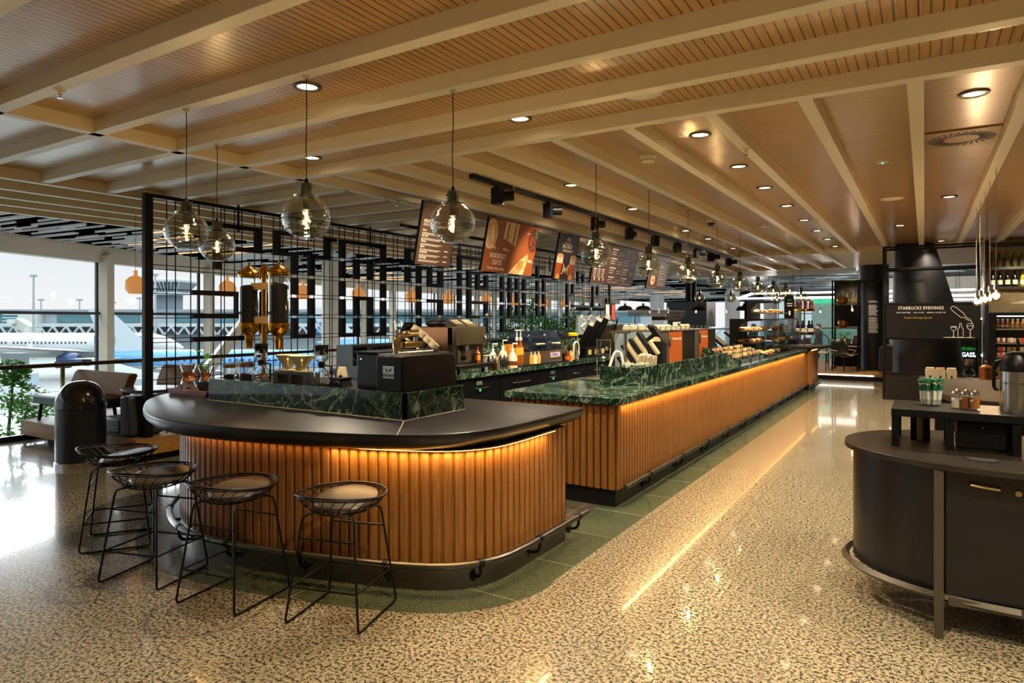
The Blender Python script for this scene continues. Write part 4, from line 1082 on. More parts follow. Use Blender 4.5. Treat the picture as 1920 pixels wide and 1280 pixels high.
def syphon(label, loc):
    t = thing('coffee_syphon', label, 'coffee brewer', loc, group='glass coffee syphons')
    MB().lathe([(0,.0),(.07,.0),(.07,.008),(.02,.012),(0,.012)], 20).build('base', M_BLACK, t)
    MB().tube([(.075,.02,.008),(.08,.02,.06),(.08,.02,.14),(.035,.005,.145)], .007, 8).build('handle', M_BLACK, t)
    thick(MB().lathe([(0,.014),(.03,.018),(.056,.045),(.06,.07),(.052,.10),(.025,.125),(.018,.135)], 24).build('lower_globe', M_REFR, t))
    MB().lathe([(.02,.13),(.024,.135),(.024,.155),(.03,.158),(.024,.165),(0,.165)], 16).build('collar', M_BLACK, t)
    thick(MB().lathe([(.012,.165),(.03,.172),(.046,.185),(.048,.21),(.048,.278)], 24).build('upper_chamber', M_REFR, t))
    MB().lathe([(0,.272),(.05,.272),(.051,.292),(0,.294)], 24).build('lid', M_BLACK, t)
    MB().cyl((0,0,.215),(0,0,.272),.016,n=10).build('filter', M_BLACK, t)
    return t
syphon('glass coffee syphon under the gold hopper, before the two white drippers', (-4.27,3.26,UZ))
syphon('glass coffee syphon between the white drippers and the coffee grinder', (-3.68,3.32,UZ))
ds = thing('dripper_stand', 'low black drip stand with square legs on the marble upstand', 'stand', (-3.96,3.33,UZ))
B(-.185,.185,-.06,.06,.068,.086).build('top', M_CHAR, ds)
for x in (-.163,0,.163): B(x-.022,x+.022,-.06,.06,0,.068).build('leg', M_CHAR, ds)
def dripper(label, loc):
    t = thing('coffee_dripper', label, 'coffee dripper', loc, group='cream ceramic drippers')
    MB().lathe([(.024,.0),(.06,.002),(.062,.008),(.03,.014),(.034,.03),(.092,.118),(.094,.122),(.088,.122),(.03,.035),(.02,.012)], 28).build('cone', M_CREAMCER, t)
    MB().tube([(.055,-.05,.10),(.085,-.075,.085),(.08,-.07,.05),(.04,-.035,.04)], .007, 8).build('handle', M_CREAMCER, t)
    return t
dripper('cream ceramic dripper standing behind the other on the black stand', (-4.085,3.36,UZ+.087))
dripper('cream ceramic dripper in front, on the middle of the black stand', (-3.885,3.32,UZ+.087))
gr = thing('tea_tin_grinder', 'small black box grinder with a curved handle beside the syphon', 'grinder', (-3.53,3.36,UZ))
MB().extr([(-.07,-.05,0),(-.05,-.05,.05),(.05,-.05,.05),(.07,-.05,0)], (0,.1,0),'y').build('base', M_BLACK, gr)
B(-.06,.06,-.055,.055,.05,.062).build('lid', M_BLACK, gr); MB().ball((0,0,.07),.012,10,6).build('knob', M_BLACK, gr)
MB().tube([(.0,-.056,.03),(.03,-.062,.04),(.055,-.058,.03)], .006, 6).build('crest', M_STEEL, gr)
pb = thing('coffee_bag', 'kraft paper coffee bag standing behind the small grinder', 'bag', (-3.66,3.50,UZ))
MB().loft([[(x*.034,y*.02,z) for x, y in ((-1,-1),(1,-1),(1,1),(-1,1))] for z in (0,.07)] + [[(x*.034,y*.005,.125) for x, y in ((-1,-1),(1,-1),(1,1),(-1,1))]]).build('bag', M_PAPER, pb)
# black brewing machine with chrome arm
cl = thing('brewing_machine', 'black single cup brewing machine with polished chrome arm behind the marble corner', 'coffee machine', (-2.93,3.205,UZ))
m = MB(); pr = [(0,0),(0,.235),(.02,.245),(.50,.245),(.545,.235),(.565,.21),(.572,.18),(.572,0)]
m.loft([[Vector((-.115,y,z)) for y,z in pr],[Vector((.115,y,z)) for y,z in pr]]); m.build('body', pm('#060709', .4, spec=.25), cl, bev=.012, seg=3)
B(-.105,.105,.02,.50,.2455,.252).build('top_plate', M_STEEL, cl)
MB().tube([(-.02,.10,.25),(-.02,.095,.31),(-.02,.115,.355),(-.02,.16,.375),(-.02,.24,.38),(-.02,.30,.38)], .026, 14).build('chrome_arm', pm('#c9b48c', .08, 1), cl)
MB().cyl((-.02,.29,.31),(-.02,.29,.372),.016,n=12).build('spout', M_CHROME, cl)
B(-.055,.02,.14,.32,.285,.325).build('brew_head', pm('#b0975f', .2, 1), cl, bev=.008)
MB().tube([(.03,.06,.258),(.05,.26,.262),(.02,.30,.262)], .005, 6).tube([(.06,.12,.258),(.075,.36,.262)], .006, 6).build('brush', M_WHITE, cl)
MB().lathe([(0,.0),(.075,0),(.08,.012),(.07,.016),(0,.014)], 24, (0,.40,.254)).build('chamber_lid', M_BLACK, cl)
bd = thing('badge', '', '') if False else None
B(-.048,.048,-.004,-.001,.095,.175).build('name_badge', pm('#9fb0bd', .3, .3), cl, bev=.0, label='silver badge with the word and a leaf mark')
text('clover', .036, pm('#15181c', .5), cl, (0,-.0052,.118), (PI/2,0,0), ext=.0006, sx=1.1)
q = MB()
for s in (-1,1): q.add([(0,-.0052,.133),(.014*s,-.0052,.156),(.027*s,-.0052,.162),(.020*s,-.0052,.143)], [(0,1,2,3)])
q.build('leaf_mark', pm('#15181c', .5), cl, smooth=False)
q = MB()
for b0_ in (.13,.26):
    for k in range(6): q.box(.1152,.1166,b0_,b0_+.07,.12+k*.017,.127+k*.017)
q.build('vent_slots', pm('#060607', .6), cl)
c2 = thing('brewing_machine', 'second black brewing machine half hidden behind the badge machine', 'coffee machine', (-3.22,3.30,UZ))
B(-.09,.12,.0,.42,0,.245).build('body', pm('#08090a', .25, spec=.4), c2, bev=.01); B(-.1,.125,-.01,.44,.2465,.256).build('top_plate', M_GRAPHITE, c2)
MB().cyl((-.05,-.004,.205),(-.05,0,.205),.004,n=8).build('indicator_lamp', em('#ffffff', 1.5), c2)

# ------------------------------------------------------------------ cups, holders, machines on the back counter
BZ = .906
def cup_tube(parent, p, d, L, r_=.042, mat=None, name='cup_stack'):
    """stack of paper cups lying along direction d"""
    p = Vector(p); d = Vector(d).normalized(); m = MB(); n = int(L/.018); pts = []; rs = []
    for i in range(n):
        pts += [p+d*(i*.018), p+d*(i*.018+.013), p+d*(i*.018+.0131)]; rs += [r_*.93, r_, r_*.95]
    m.tube(pts, rs, 16); m.build(name, mat or M_CREAMCER, parent)
es = thing('espresso_machine', 'copper sided espresso machine with a triple glass bean hopper on the back counter', 'coffee machine', (-4.86,6.1,BZ))
B(-.27,.26,0,.62,.10,.55).build('body', pm('#6b6357', .3, .9), es, bev=.008)
B(-.27,.20,-.012,-.001,.12,.545).build('side_panel', M_COPPER, es, bev=.004)
B(.0,.30,.0,.62,.33,.55).build('head', pm('#85785f', .28, .9), es, bev=.01)
B(.02,.36,-.01,.68,.055,.105).build('drip_tray', M_STEELDARK, es, bev=.004)
for x in (-.2,.3):
    for y in (.06,.56): MB().cyl((x,y,0),(x,y,.1),.02,n=10).build('foot', M_BLACK, es)
B(.262,.272,.08,.34,.13,.27).build('grounds_drawer', pm('#9a8c74', .3, .9), es); B(.272,.275,.14,.25,.16,.20).build('drawer_pull', M_BLACK, es)
MB().cyl((.30,.2,.25),(.30,.2,.33),.045,n=16).build('brew_spout', M_CHROME, es)
MB().tube([(.26,.59,.50),(.31,.60,.42),(.315,.605,.2)], .009, 8).build('steam_wand', M_CHROME, es)
for y0 in (.02,.24): MB().extr([(.14,y0,.55),(.30,y0,.55),(.30,y0,.565),(.17,y0,.635),(.14,y0,.635)], (0,.19,0),'y').build('key_pad', pm('#4a4436', .4), es)
for y0 in (.05,.27):
    q = MB()
    for a in range(3):
        for b_ in range(4): q.obox((.205+.03*a,y0+.035*b_,.622-.0158*a), (.02,.024,.004), Matrix.Rotation(math.radians(28),3,'Y'))
    q.build('key_print_pattern', pm('#c9bd9c', .4), es)
MB().lathe([(0,0),(.14,0),(.20,.10),(.205,.108)], 32, (-.05,.2,.552), sx=1.05, sy=1.35).build('hopper_bowl', glass((.62,.68,.75), .16, .9, power=1.6), es)
for y in (.02,.2,.38): MB().ball((-.05,y,.585),.085,16,8,sz=.45).build('beans', pm('#1d130c', .5), es)
MB().tube([(.20,.66,.46),(.21,.70,.55),(.20,.78,.68)], [.018,.012,.008], 8).build('lever', M_BLACK, es); MB().ball((.20,.785,.69),.02,12,8).build('lever_knob', pm('#8a6a4a', .3), es)
q = MB()
for k in range(7): q.tube([(.16,.45+.025*k,.552),(.16,.45+.025*k,.64),(.23,.45+.025*k,.64),(.23,.45+.025*k,.552)], .004, 5)
q.build('cup_rail', M_CHROME, es)
cd = thing('cup_dispenser', 'slanted dispenser of paper cups with black sleeves beside the copper machine side', 'cup dispenser', (-4.70,5.60,BZ))
MB().extr([(-.20,-.10,0),(.17,-.10,0),(.17,-.10,.20),(-.08,-.10,.38),(-.20,-.10,.38)], (0,.2,0),'y').build('rack', M_BLACK, cd)
for i, (x, z, s) in enumerate(((-.12,.40,1),(-.03,.345,1),(.05,.285,1),(.12,.235,.9))):
    dvec = Vector((.50,.27,.72)).normalized(); p0 = Vector((x,-.02,z))
    MB().cyl(p0, p0+dvec*.185, .050*s, .061*s, 20).build('cup', M_CREAMCER, cd)
    MB().cyl(p0+dvec*.03, p0+dvec*.125, .0535*s, .0592*s, 20).build('sleeve', pm('#15181f', .5), cd)
MB().obox((-.17,.0,.48), (.05,.16,.26), Matrix.Rotation(math.radians(32),3,'Y')).build('back_plate', M_BLACK, cd)
tp = thing('beer_tap', 'brass tap column with white lever handles behind the splash wall', 'tap', (-5.36,6.0,1.262))
MB().tube([(0,0,0),(0,0,.17)], .016, 10).build('column', M_STEEL, tp)
for y, h in ((-.02,.0),(.1,.0)): MB().tube([(0,0,.14),(.06,y,.15),(.07,y,.12)], .01, 8).build('spout', M_CHROME, tp); MB().tube([(0,y,.15),(-.02,y,.26)], .011, 8).build('lever', M_WHITE, tp)
def plainthing(name, label, cat, loc, parts, rz=0, group=None):
    t = thing(name, label, cat, loc, rz, group)
    for nm, mb_, mt in parts: mb_.build(nm, mt, t)
    return t
def pump_bottle(label, loc, h, r_, col, s=1, pump=True, lab=None, cap='#e8e4d8', group='pump bottles on the back counter'):
    t = thing('pump_bottle', label, 'bottle', loc, group=group)
    MB().lathe([(0,0),(r_,0),(r_,h*.45),(r_*.75,h*.62),(r_*.3,h*.76),(r_*.26,h*.82),(0,h*.82)], 20).build('bottle_body', pm(col, .3), t)
    if lab: MB().lathe([(r_+.001,h*.1),(r_+.001,h*.32)], 20).build('label_band', pm(lab, .5), t)
    MB().lathe([(0,h*.82),(r_*.34,h*.82),(r_*.34,h*.9),(r_*.1,h*.92),(r_*.1,h*1.15),(0,h*1.15)], 14).build('pump', pm(cap, .4), t)
    MB().bar((0,0,h*1.16),(.06,.02,h*1.17),.022,.016).build('nozzle', pm(cap, .4), t)
    return t
BX = -4.75
def yb(u, x=BX): k = -.5284+.849*(u-960)/1242; d_ = x/k; return .849*d_+.5284*(u-960)/1242*d_
sb = plainthing('sauce_bottle', 'brown sauce squeeze bottle with orange tag on the espresso machine tray', 'bottle', (-4.545,6.52,BZ+.109), [('bottle_body', MB().lathe([(0,0),(.035,0),(.035,.12),(.012,.15),(.008,.20),(0,.20)],16), pm('#7a3a14', .35)), ('label_band', MB().lathe([(.0358,.04),(.0358,.10)],16), pm('#f08a1e', .5))])
for i, (u, x, h, lb) in enumerate(((924,-4.95,.26,'white pump syrup bottle with a red cap tip beside it, behind the ice tub'),(943,-4.85,.30,'cream pump syrup bottle with yellow label behind the steel shakers'),(961,-4.62,.27,'cream pump syrup bottle in front with a brown label'))):
    pump_bottle(lb, (x,yb(u,x),BZ), h, .065, '#d9cba6', lab=('#c9a63a' if i == 1 else '#6a3414') if i else None)
for i, (u, lb) in enumerate(((969,'golden syrup bottle with a tall white pump, first of the pair'),(976,'golden syrup bottle with a tall white pump, second of the pair'))):
    x = -4.80; t = thing('syrup_bottle', lb, 'bottle', (x,yb(u,x),BZ), group='tall golden syrup bottles')
    MB().lathe([(0,0),(.045,0),(.045,.23),(.018,.30),(.018,.34),(0,.34)], 18).build('bottle_body', pm('#8a4a10', .2), t); MB().lathe([(.0456,.14),(.0456,.24)], 18).build('label_band', pm('#e0a030', .5), t)
    MB().lathe([(0,.34),(.022,.34),(.022,.38),(.008,.39),(.008,.47),(.03,.475),(.03,.49),(0,.49)], 14).build('pump', M_WHITE, t)
oj = plainthing('carton', 'orange syrup carton standing between the pump bottles', 'carton', (-5.0,yb(954,-5.0),BZ), [('box', B(-.05,.05,-.05,.05,0,.28), pm('#d88a2c', .5)), ('printed_patch', B(.0502,.0512,-.03,.03,.15,.22), M_WHITE)])
it = plainthing('ice_tub', 'grey plastic tub with shakers in front of the espresso machine end', 'tub', (-4.82,yb(916,-4.82),BZ), [('tub', MB().lathe([(0,0),(.11,0),(.13,.16),(.135,.165),(.125,.165),(.105,.01)],20), pm('#b9b2a4', .4)), ('liner', MB().lathe([(0,.14),(.12,.14)],20), pm('#55504a', .6))])
for i, (u, lb) in enumerate(((908,'steel shaker cup, first beside the espresso machine tray'),(914,'steel shaker cup, second from the espresso machine tray'),(931,'steel shaker cup beside the ice tub'),(938,'steel shaker cup next to the front syrup bottle'))):
    plainthing('shaker_cup', lb, 'shaker', (-4.6,(6.87+.085*i if i < 2 else yb(u,-4.6)+.12),BZ), [('cup', MB().lathe([(0,.0),(.026,0),(.038,.12),(.03,.16),(.016,.175),(0,.176)],18), M_STEEL), ('rim_band', MB().lathe([(.0385,.105),(.0395,.112),(.0385,.119)],18), M_CHROME)], group='steel shaker cups')
plainthing('jigger', 'small copper jigger cup at the worktop edge below the espresso machine', 'cup', (-4.535,6.88,BZ), [('cup', MB().lathe([(0,0),(.03,0),(.033,.09),(.028,.09),(.026,.01)],16), M_COPPER)])
# twin grinder / brewer with clear blue hoppers
gm = thing('twin_brewer', 'twin coffee brewer with dark clear domes and steel base on the back counter', 'coffee machine', (-4.96,8.14,BZ))
B(-.2,.22,-.02,.94,0,.17).build('base', pm('#9a8d78', .3, .8), gm)
for y in (.0,.47):
    MB().extr([(-.2,y,.17),(.2,y,.17),(.2,y,.36),(.12,y,.46),(-.12,y,.46),(-.2,y,.40)], (0,.44,0),'y').build('clear_dome', pm('#1c2836', .08, spec=.8), gm, bev=.03)
    MB().tube([(.2,y+.18,.27),(.25,y+.20,.275),(.25,y+.33,.275),(.2,y+.35,.27)], .014, 8).build('handle', pm('#d9c6a0', .3), gm)
B(.222,.228,.55,.85,.06,.14).build('control_panel', pm('#b7ab93', .4), gm); B(.2285,.231,.62,.78,.09,.12).build('display', em('#8a6ad0', 1.2), gm)
for i, (u, col, lb) in enumerate(((996,'#c98a30','short squeeze bottle of amber syrup, first of three before the twin brewer'),(1003,'#d9c9a0','short cream squeeze bottle, middle of three before the twin brewer'),(1010,'#cf9a50','short squeeze bottle of caramel, third before the twin brewer'))):
    plainthing('squeeze_bottle', lb, 'bottle', (-4.58,yb(u,-4.58),BZ+.02), [('bottle_body', MB().lathe([(0,0),(.03,0),(.032,.10),(.02,.125),(0,.13)],16), pm(col, .35)), ('nozzle', MB().lathe([(.01,.128),(.004,.165),(0,.166)],10), M_WHITE)], group='short squeeze bottles')
plainthing('steel_tray', 'flat steel tray under the short squeeze bottles at the worktop edge', 'tray', (-4.62,yb(1004,-4.62),BZ), [('tray', B(-.1,.09,-.5,.7,0,.018), M_STEELDARK)])
plainthing('coffee_urn', 'brown dark urn beside the twin brewer', 'urn', (-5.08,9.32,BZ), [('body', MB().lathe([(0,0),(.11,0),(.12,.3),(.10,.40),(0,.42)],24), pm('#2a1810', .3)), ('lid', MB().lathe([(0,.42),(.08,.42),(.02,.45),(0,.46)],20), M_BLACK)])
for i, (u, lidc, bc_, lb) in enumerate(((1053,'#1c1626','#6b6f70','glass blender jug with a dark lid on the back counter'),(1072,'#d8a818','#6e6a30','glass blender jug with a yellow lid on the back counter'))):
    plainthing('blender_jug', lb, 'blender', (-4.79,yb(u,-4.79)+.03,BZ), [('base', B(-.07,.07,-.08,.08,0,.10), M_BLACK), ('jug', MB().lathe([(.06,.10),(.07,.11),(.085,.36),(.088,.37)],20), glass((.86,.88,.8), .1, .7)), ('drink', MB().lathe([(0,.105),(.062,.105),(.07,.22),(0,.22)],20), pm(bc_, .4)), ('lid', MB().lathe([(0,.37),(.092,.37),(.092,.40),(.05,.42),(0,.42)],20), pm(lidc, .4)), ('handle', MB().tube([(-.085,0,.33),(-.13,0,.31),(-.13,0,.2),(-.08,0,.17)],.011,8), M_BLACK)], group='glass blender jugs')
plainthing('milk_hose', 'white curled hose stand in front of the yellow lidded jug', 'hose', (-4.535,yb(1068,-4.535)+.22,BZ), [('hose', MB().tube([(0,-.09,0)]+[(0,-.09*math.cos(a_*PI/8),.2+.09*math.sin(a_*PI/8)) for a_ in range(9)]+[(0,.09,.08)],.014,8), M_WHITE), ('foot', MB().cyl((0,-.09,0),(0,-.09,.02),.03,n=12), M_BLACK)])
for i, (u, h, c1, lb) in enumerate(((1060,.17,'#6a2f12','dark sauce bottle with orange tag before the curled hose'),(1067,.16,'#c9a46a','pale sauce bottle with orange tag beside the dark one'),(1078,.15,'#55504a','steel tumbler beside the sauce bottles'))):
    plainthing('sauce_bottle', lb, 'bottle', (-4.55,yb(u,-4.55)+.05,BZ), [('bottle_body', MB().lathe([(0,0),(.034,0),(.034,h*.75),(.012,h),(0,h)],16), pm(c1, .3)), ('label_band', MB().lathe([(.0345,.03),(.0345,.08)],16), pm('#f08a1e' if i < 2 else '#8a8378', .5))])
# cup towers, second rack
def cup_rack(name, label, loc, spec, rz=0):
    t = thing(name, label, 'cup dispenser', loc, rz)
    B(-.12,.12,-.42,.42,0,.16).build('box', M_BLACK, t)
    for k in (-.28,-.02,.24): B(.1202,.122,k-.06,k+.06,.05,.13).build('label_card', pm('#b8a85a', .6), t)
    for y, L, mt in spec:
        d_ = Vector((.36,.16,.80)).normalized(); p0 = Vector((-.06,y,.15))
        MB().cyl(p0, p0+d_*L, .05, .05, 14).build('sleeve', M_BLACK, t)
        cup_tube(t, p0+d_*L*.55, d_, L*.6, .044, mt)
    return t
cup_rack('cup_rack', 'black rack of slanted cup stacks with small yellow cards on the back counter', (-4.8,yb(1107,-4.8),BZ), [(-.3,.42,M_CREAMCER),(-.05,.5,M_WHITE),(.2,.55,M_WHITE)])
wm = plainthing('espresso_machine', 'brass toned espresso machine with portafilters at the end of the back counter', 'coffee machine', (-4.8,yb(1130,-4.8)+.4,BZ),
  [('body', B(-.25,.2,-.35,.6,.08,.52), pm('#6a5a40', .3, .8)), ('cup_tray', B(-.25,.24,-.37,.62,.52,.545), M_STEEL), ('drip_tray', B(-.2,.3,-.35,.6,0,.08), M_STEELDARK), ('group_head', MB().cyl((.25,-.1,.3),(.25,-.1,.4),.05,n=16), M_CHROME), ('portafilter', MB().tube([(.25,-.1,.29),(.42,-.12,.28)],.016,8), M_BLACK), ('steam_wand', MB().tube([(.22,.4,.45),(.28,.42,.4),(.29,.42,.15)],.009,8), M_CHROME), ('lever', MB().tube([(.2,-.3,.45),(.26,-.36,.64)],.015,8), M_BLACK)])
plainthing('swirl_plate', 'grey panel with pale swirling bands above the back counter end', 'panel', (-5.18,yb(1116,-5.18),1.265), [('board', B(-.02,.02,-.75,.75,0,.34), None or pm('#7d8a90', .5)), ('swirl_bands', (lambda q: [q.tube([(.021,-.55+.3*k+.10*math.sin(z*12+k),z*.34+.0) for z in [i/10 for i in range(11)]], .022, 6) for k in range(4)] and q)(MB()), pm('#c2ccd0', .5))])
for i, (u, c, lb) in enumerate(((1139,'#e6dcc0','small framed certificate with a cream sheet beside the swirl panel'),(1150,'#b03424','small framed certificate with a red sheet beside the cream one'))):
    x = -5.0; y = yb(u, x)
    plainthing('framed_notice', lb, 'framed notice', (x,y,1.50), [('frame', B(-.012,.0,-.1,.1,0,.34), M_BLACK), ('sheet', B(.0,.003,-.075,.075,.03,.31), pm(c, .6))])
plainthing('switch_plate', 'beige switch panel under the two framed notices', 'switch panel', (-5.215,yb(1146,-5.0)+.1,1.265), [('panel', B(-.02,.0,-.3,.3,0,.22), pm('#a8946c', .5)), ('button', B(.0,.006,-.12,-.08,.12,.16), pm('#c03a20', .4)), ('button', B(.0,.006,.08,.12,.12,.16), pm('#c03a20', .4))])

# ------------------------------------------------------------------ things on the service counter
CZ = .906
sk = thing('bar_sink', 'inset steel sink in the marble worktop with a chrome mixer tap', 'sink', (-2.86,6.35,CZ))
MB().box(-.25,.13,-.02,.015,0,.004).box(-.25,.13,.50,.53,0,.004).box(-.25,-.22,.015,.5,0,.004).box(.10,.13,.015,.5,0,.004).build('rim', M_STEELDARK, sk)
B(-.22,.10,.015,.5,.0002,.0012).build('basin', pm('#7a7468', .3, .7), sk)
ta = thing('mixer_tap', 'squat chrome mixer tap with a short spout beside the marble box wall', 'tap', (-2.83,6.30,CZ+.005))
MB().lathe([(0,0),(.03,0),(.026,.015),(.022,.02),(.022,.13),(.018,.14),(0,.142)], 20).build('body', M_CHROME, ta); MB().tube([(0,0,.05),(.05,.0,.075),(.10,.0,.09)], .012, 10).build('spout', M_CHROME, ta); MB().lathe([(0,.142),(.02,.142),(.02,.165),(0,.17)],16).build('lever_cap', M_CHROME, ta)
MB().cyl((.10,0,.075),(.10,0,.10),.016,n=12).build('aerator', M_CHROME, ta)
ho = thing('rinse_hose', 'ribbed white rinse hose arching out of the sink beside the marble box', 'hose', (-2.73,6.25,CZ+.005))
MB().tube(smooth_line([(-.02,0,0),(.0,.01,.12),(.03,.03,.24),(.06,.05,.30),(.10,.07,.285),(.12,.08,.2),(.125,.085,.1)],5), .014, 10).build('hose', M_WHITE, ho); MB().lathe([(0,0),(.022,0),(.022,.02),(0,.02)],14,(-.02,0,0)).build('collar', M_CHROME, ho)
wp = thing('water_tap', 'tall steel water tap column with a flat top arm behind the marble box', 'tap', (-2.62,6.42,CZ))
MB().tube([(0,0,0),(0,0,.49)], .018, 12).build('column', M_STEEL, wp); B(-.16,.045,-.03,.03,.49,.515).build('top_arm', M_STEEL, wp); MB().tube([(-.13,0,.49),(-.13,0,.40)],.014,8).build('spout', M_CHROME, wp); MB().tube([(-.08,.0,.49),(-.10,.0,.42)],.008,6).build('lever', M_CHROME, wp)
cr = plainthing('coffee_siphon_rack', 'chrome wire rack with small brewing parts behind the water tap', 'rack', (-2.95,6.75,CZ), [('frame', (lambda q: [q.tube([(x,0,0),(x,0,.42)],.008,6) for x in (-.14,.02)] and q.tube([(-.14,0,.02),(.02,0,.02)],.007,6).tube([(-.14,0,.41),(.02,0,.41)],.007,6).tube([(-.14,0,.25),(.02,0,.25)],.006,6))(MB()), M_CHROME), ('hanging_scoop', MB().ball((-.06,0,.2),.035,10,6).ball((-.02,-.01,.31),.022,10,6), M_STEEL), ('hanging_brush', MB().tube([(-.09,-.01,.4),(-.10,-.01,.27)],.01,6), pm('#2c3f6a', .4))])
# big slanted cup dispenser
bd_ = thing('cup_dispenser', 'large slanted black cup dispenser with fanned stacks of cups above the marble box', 'cup dispenser', (-2.52,6.9,CZ))
U_ = Vector((-.46,-.22,.74)).normalized()      # cups slide down from upper left
side = [(-.36,.0),( .17,.0),( .17,.40),(.08,.50),(.0,.47),(-.06,.42),(-.30,.20),(-.36,.12)]
MB().extr([(x,.0,z) for x,z in side], (0,.02,0),'y').build('back_plate', M_BLACKMATT, bd_)
B(.0,.17,-.10,.0,.0,.40).build('body', M_BLACKMATT, bd_)
e1 = Vector((-.60,0,.80)).normalized(); f1 = Vector((-.78,0,-.62)).normalized()
base_ = Vector((.12,-.06,.40))
for i in range(4):
    p0 = Vector((.05,-.06,.36)) + f1*(.115*i); L = (.12,.26,.26,.16)[i]
    p1 = p0 - e1*.12
    MB().obox(p1+e1*.13+f1*.055, (.035,.10,.40 if i < 3 else .26), Matrix.Rotation(math.radians(-37),3,'Y')).build('divider', M_BLACKMATT, bd_, bev=.006)
    cup_tube(bd_, p1+Vector((0,-.012,0)), e1, L+.06, .04, M_PAPER)
MB().obox((.10,.0,.46),(.03,.12,.24), Matrix.Rotation(math.radians(-37),3,'Y')).build('lid_chute', M_BLACK, bd_); MB().obox((.045,.0,.49),(.03,.12,.20), Matrix.Rotation(math.radians(-37),3,'Y')).build('lid_chute', M_BLACK, bd_)
MB().cyl((.085,-.062,.40),(.085,-.072,.40),.05,n=24).build('cup_end', M_CREAMCER, bd_)
def stick_cup(label, loc, n, R_, h, c1, c2=None, tip=None, seed=1, cat='straws', name='straw_cup', holder=None, sp2=1.1):
    t = thing(name, label, cat, loc)
    rg = random.Random(seed); a_ = MB(); b_ = MB()
    for _ in range(n):
        th = rg.random()*2*PI; r_ = R_*math.sqrt(rg.random()); hh = h*rg.uniform(.92,1.05)
        x, y = r_*math.cos(th), r_*math.sin(th)
        a_.tube([(x*.8,y*.8,.004),(x*sp2,y*sp2,hh)], .0048, 6)
        if c2: b_.tube([(x*(.8+(sp2-.8)*.62),y*(.8+(sp2-.8)*.62),hh*.62),(x*sp2*1.001,y*sp2*1.001,hh*.90)], .0053, 6, caps=False)
        if tip: b_.ball((x*sp2,y*sp2,hh+.004), .0095, 8, 5)
    a_.build('sticks', pm(c1, .5), t)
    if b_.v: b_.build('coloured_ends', pm(c2 or tip, .5), t)
    MB().lathe([(0,0),(R_*.86,0),(R_*.95,h*(holder or .25)),(R_*.93,h*(holder or .25)),(R_*.84,.003)], 20).build('holder', glass((.9,.9,.9),.08,.5) if not holder else M_BLACK, t)
    return t
stick_cup('pot of wooden stirrers, back one behind the marble box', (-2.52,6.72,CZ), 46, .06, .25, '#cdbf9e', tip='#d9cfb4', seed=2, cat='stirrers', name='stirrer_pot')
stick_cup('pot of wooden stirrers, fanned front one beside the marble wall', (-2.40,6.60,CZ), 40, .05, .24, '#d8ccb0', tip='#b8a888', seed=3, cat='stirrers', name='stirrer_pot')
stick_cup('pot of green tipped paper straws, lower one behind the marble box corner', (-2.50,6.22,CZ), 50, .06, .20, '#d8dcc8', c2='#2f5a3a', seed=4, name='straw_pot')
stick_cup('second pot of green tipped straws, next along the marble wall', (-2.40,6.32,CZ), 50, .06, .20, '#d8dcc8', c2='#2f5a3a', seed=5, name='straw_pot')
# tall espresso machines seen from the front side, cups on top
def tall_machine(label, y0, y1, x1):
    t = thing('espresso_machine', label, 'coffee machine', (-2.72,y0,CZ))
    L = y1-y0
    B(-.56,x1,0,L,0,.48).build('body', pm('#121110', .45, spec=.3), t, bev=.006)
    B(-.57,x1+.01,-.005,L,.481,.495).build('cup_tray', M_STEEL, t)
    B(x1+.0,x1+.014,.22*L,.60*L,.02,.475).build('orange_panel', pm('#b0561a', .45, var=.1), t)
    B(x1+.0,x1+.012,.04*L,.21*L,.02,.475).build('grey_panel', pm('#4a443e', .5), t)
    MB().extr([(x1+.014,.27*L,.40),(x1+.014,.27*L+.02,.405)], (0,0,.01),'z') if False else None
    text('Mastrena', .05, M_PRINT, t, (x1+.0155,.44*L,.385), (PI/2,0,PI/2), ext=.001, sx=.85*L/.62)
    MB().lathe([(.018,-.07),(.026,-.05),(.026,.05),(.018,.07),(.012,.05),(.012,-.05)], 14, (x1+.018,.235*L,.36), sx=.4).build('emblem', M_STEEL, t)
    for k in range(int(L/.2)): MB().cyl((x1-.02,.08+.2*k,.495),(x1-.02,.08+.2*k,.545),.006,n=8).build('rail_post', M_CHROME, t)
    MB().tube([(x1-.02,.03,.54),(x1-.02,L-.03,.54)],.004,6).tube([(-.55,.03,.54),(x1-.02,.03,.54)],.004,6).build('rail', M_CHROME, t)
    return t
tm1 = tall_machine('tall black espresso machine with orange panel, its blue grey side facing the island', 7.75, 9.15, .0)
B(-.57,-.0,-.02,-.006,0,.48).build('side_panel', pm('#93a5b0', .45, var=.12), tm1)
tm2 = tall_machine('second tall espresso machine with orange panel, beside the card terminals', 9.18, 10.35, -.02)
def cup(label, x, y, rz, z=CZ+.496):
    t = thing('coffee_cup', label, 'cup', (x,y,z), rz, group='white cups on top of the espresso machines')
    MB().lathe([(.041,.0),(.046,.012),(.040,.045),(.025,.07),(0,.071)], 20).build('bowl', M_CREAMCER, t)
    MB().tube([(.043,0,.018),(.066,0,.022),(.064,0,.046),(.036,0,.05)], .006, 6).build('handle', M_CREAMCER, t)
    return t
c0 = None; k = 0
CUPL = ['upturned white cup at the tray corner over the blue grey side','second upturned white cup along the blue grey side','third upturned white cup along the blue grey side','fourth upturned white cup along the blue grey side','upturned white cup at the front corner of the cup tray','second white cup over the orange front','third white cup over the orange front','fourth white cup over the orange front, before the digital timer','white cup just past the digital timer','second white cup past the digital timer','last white cup at the end of the tray']
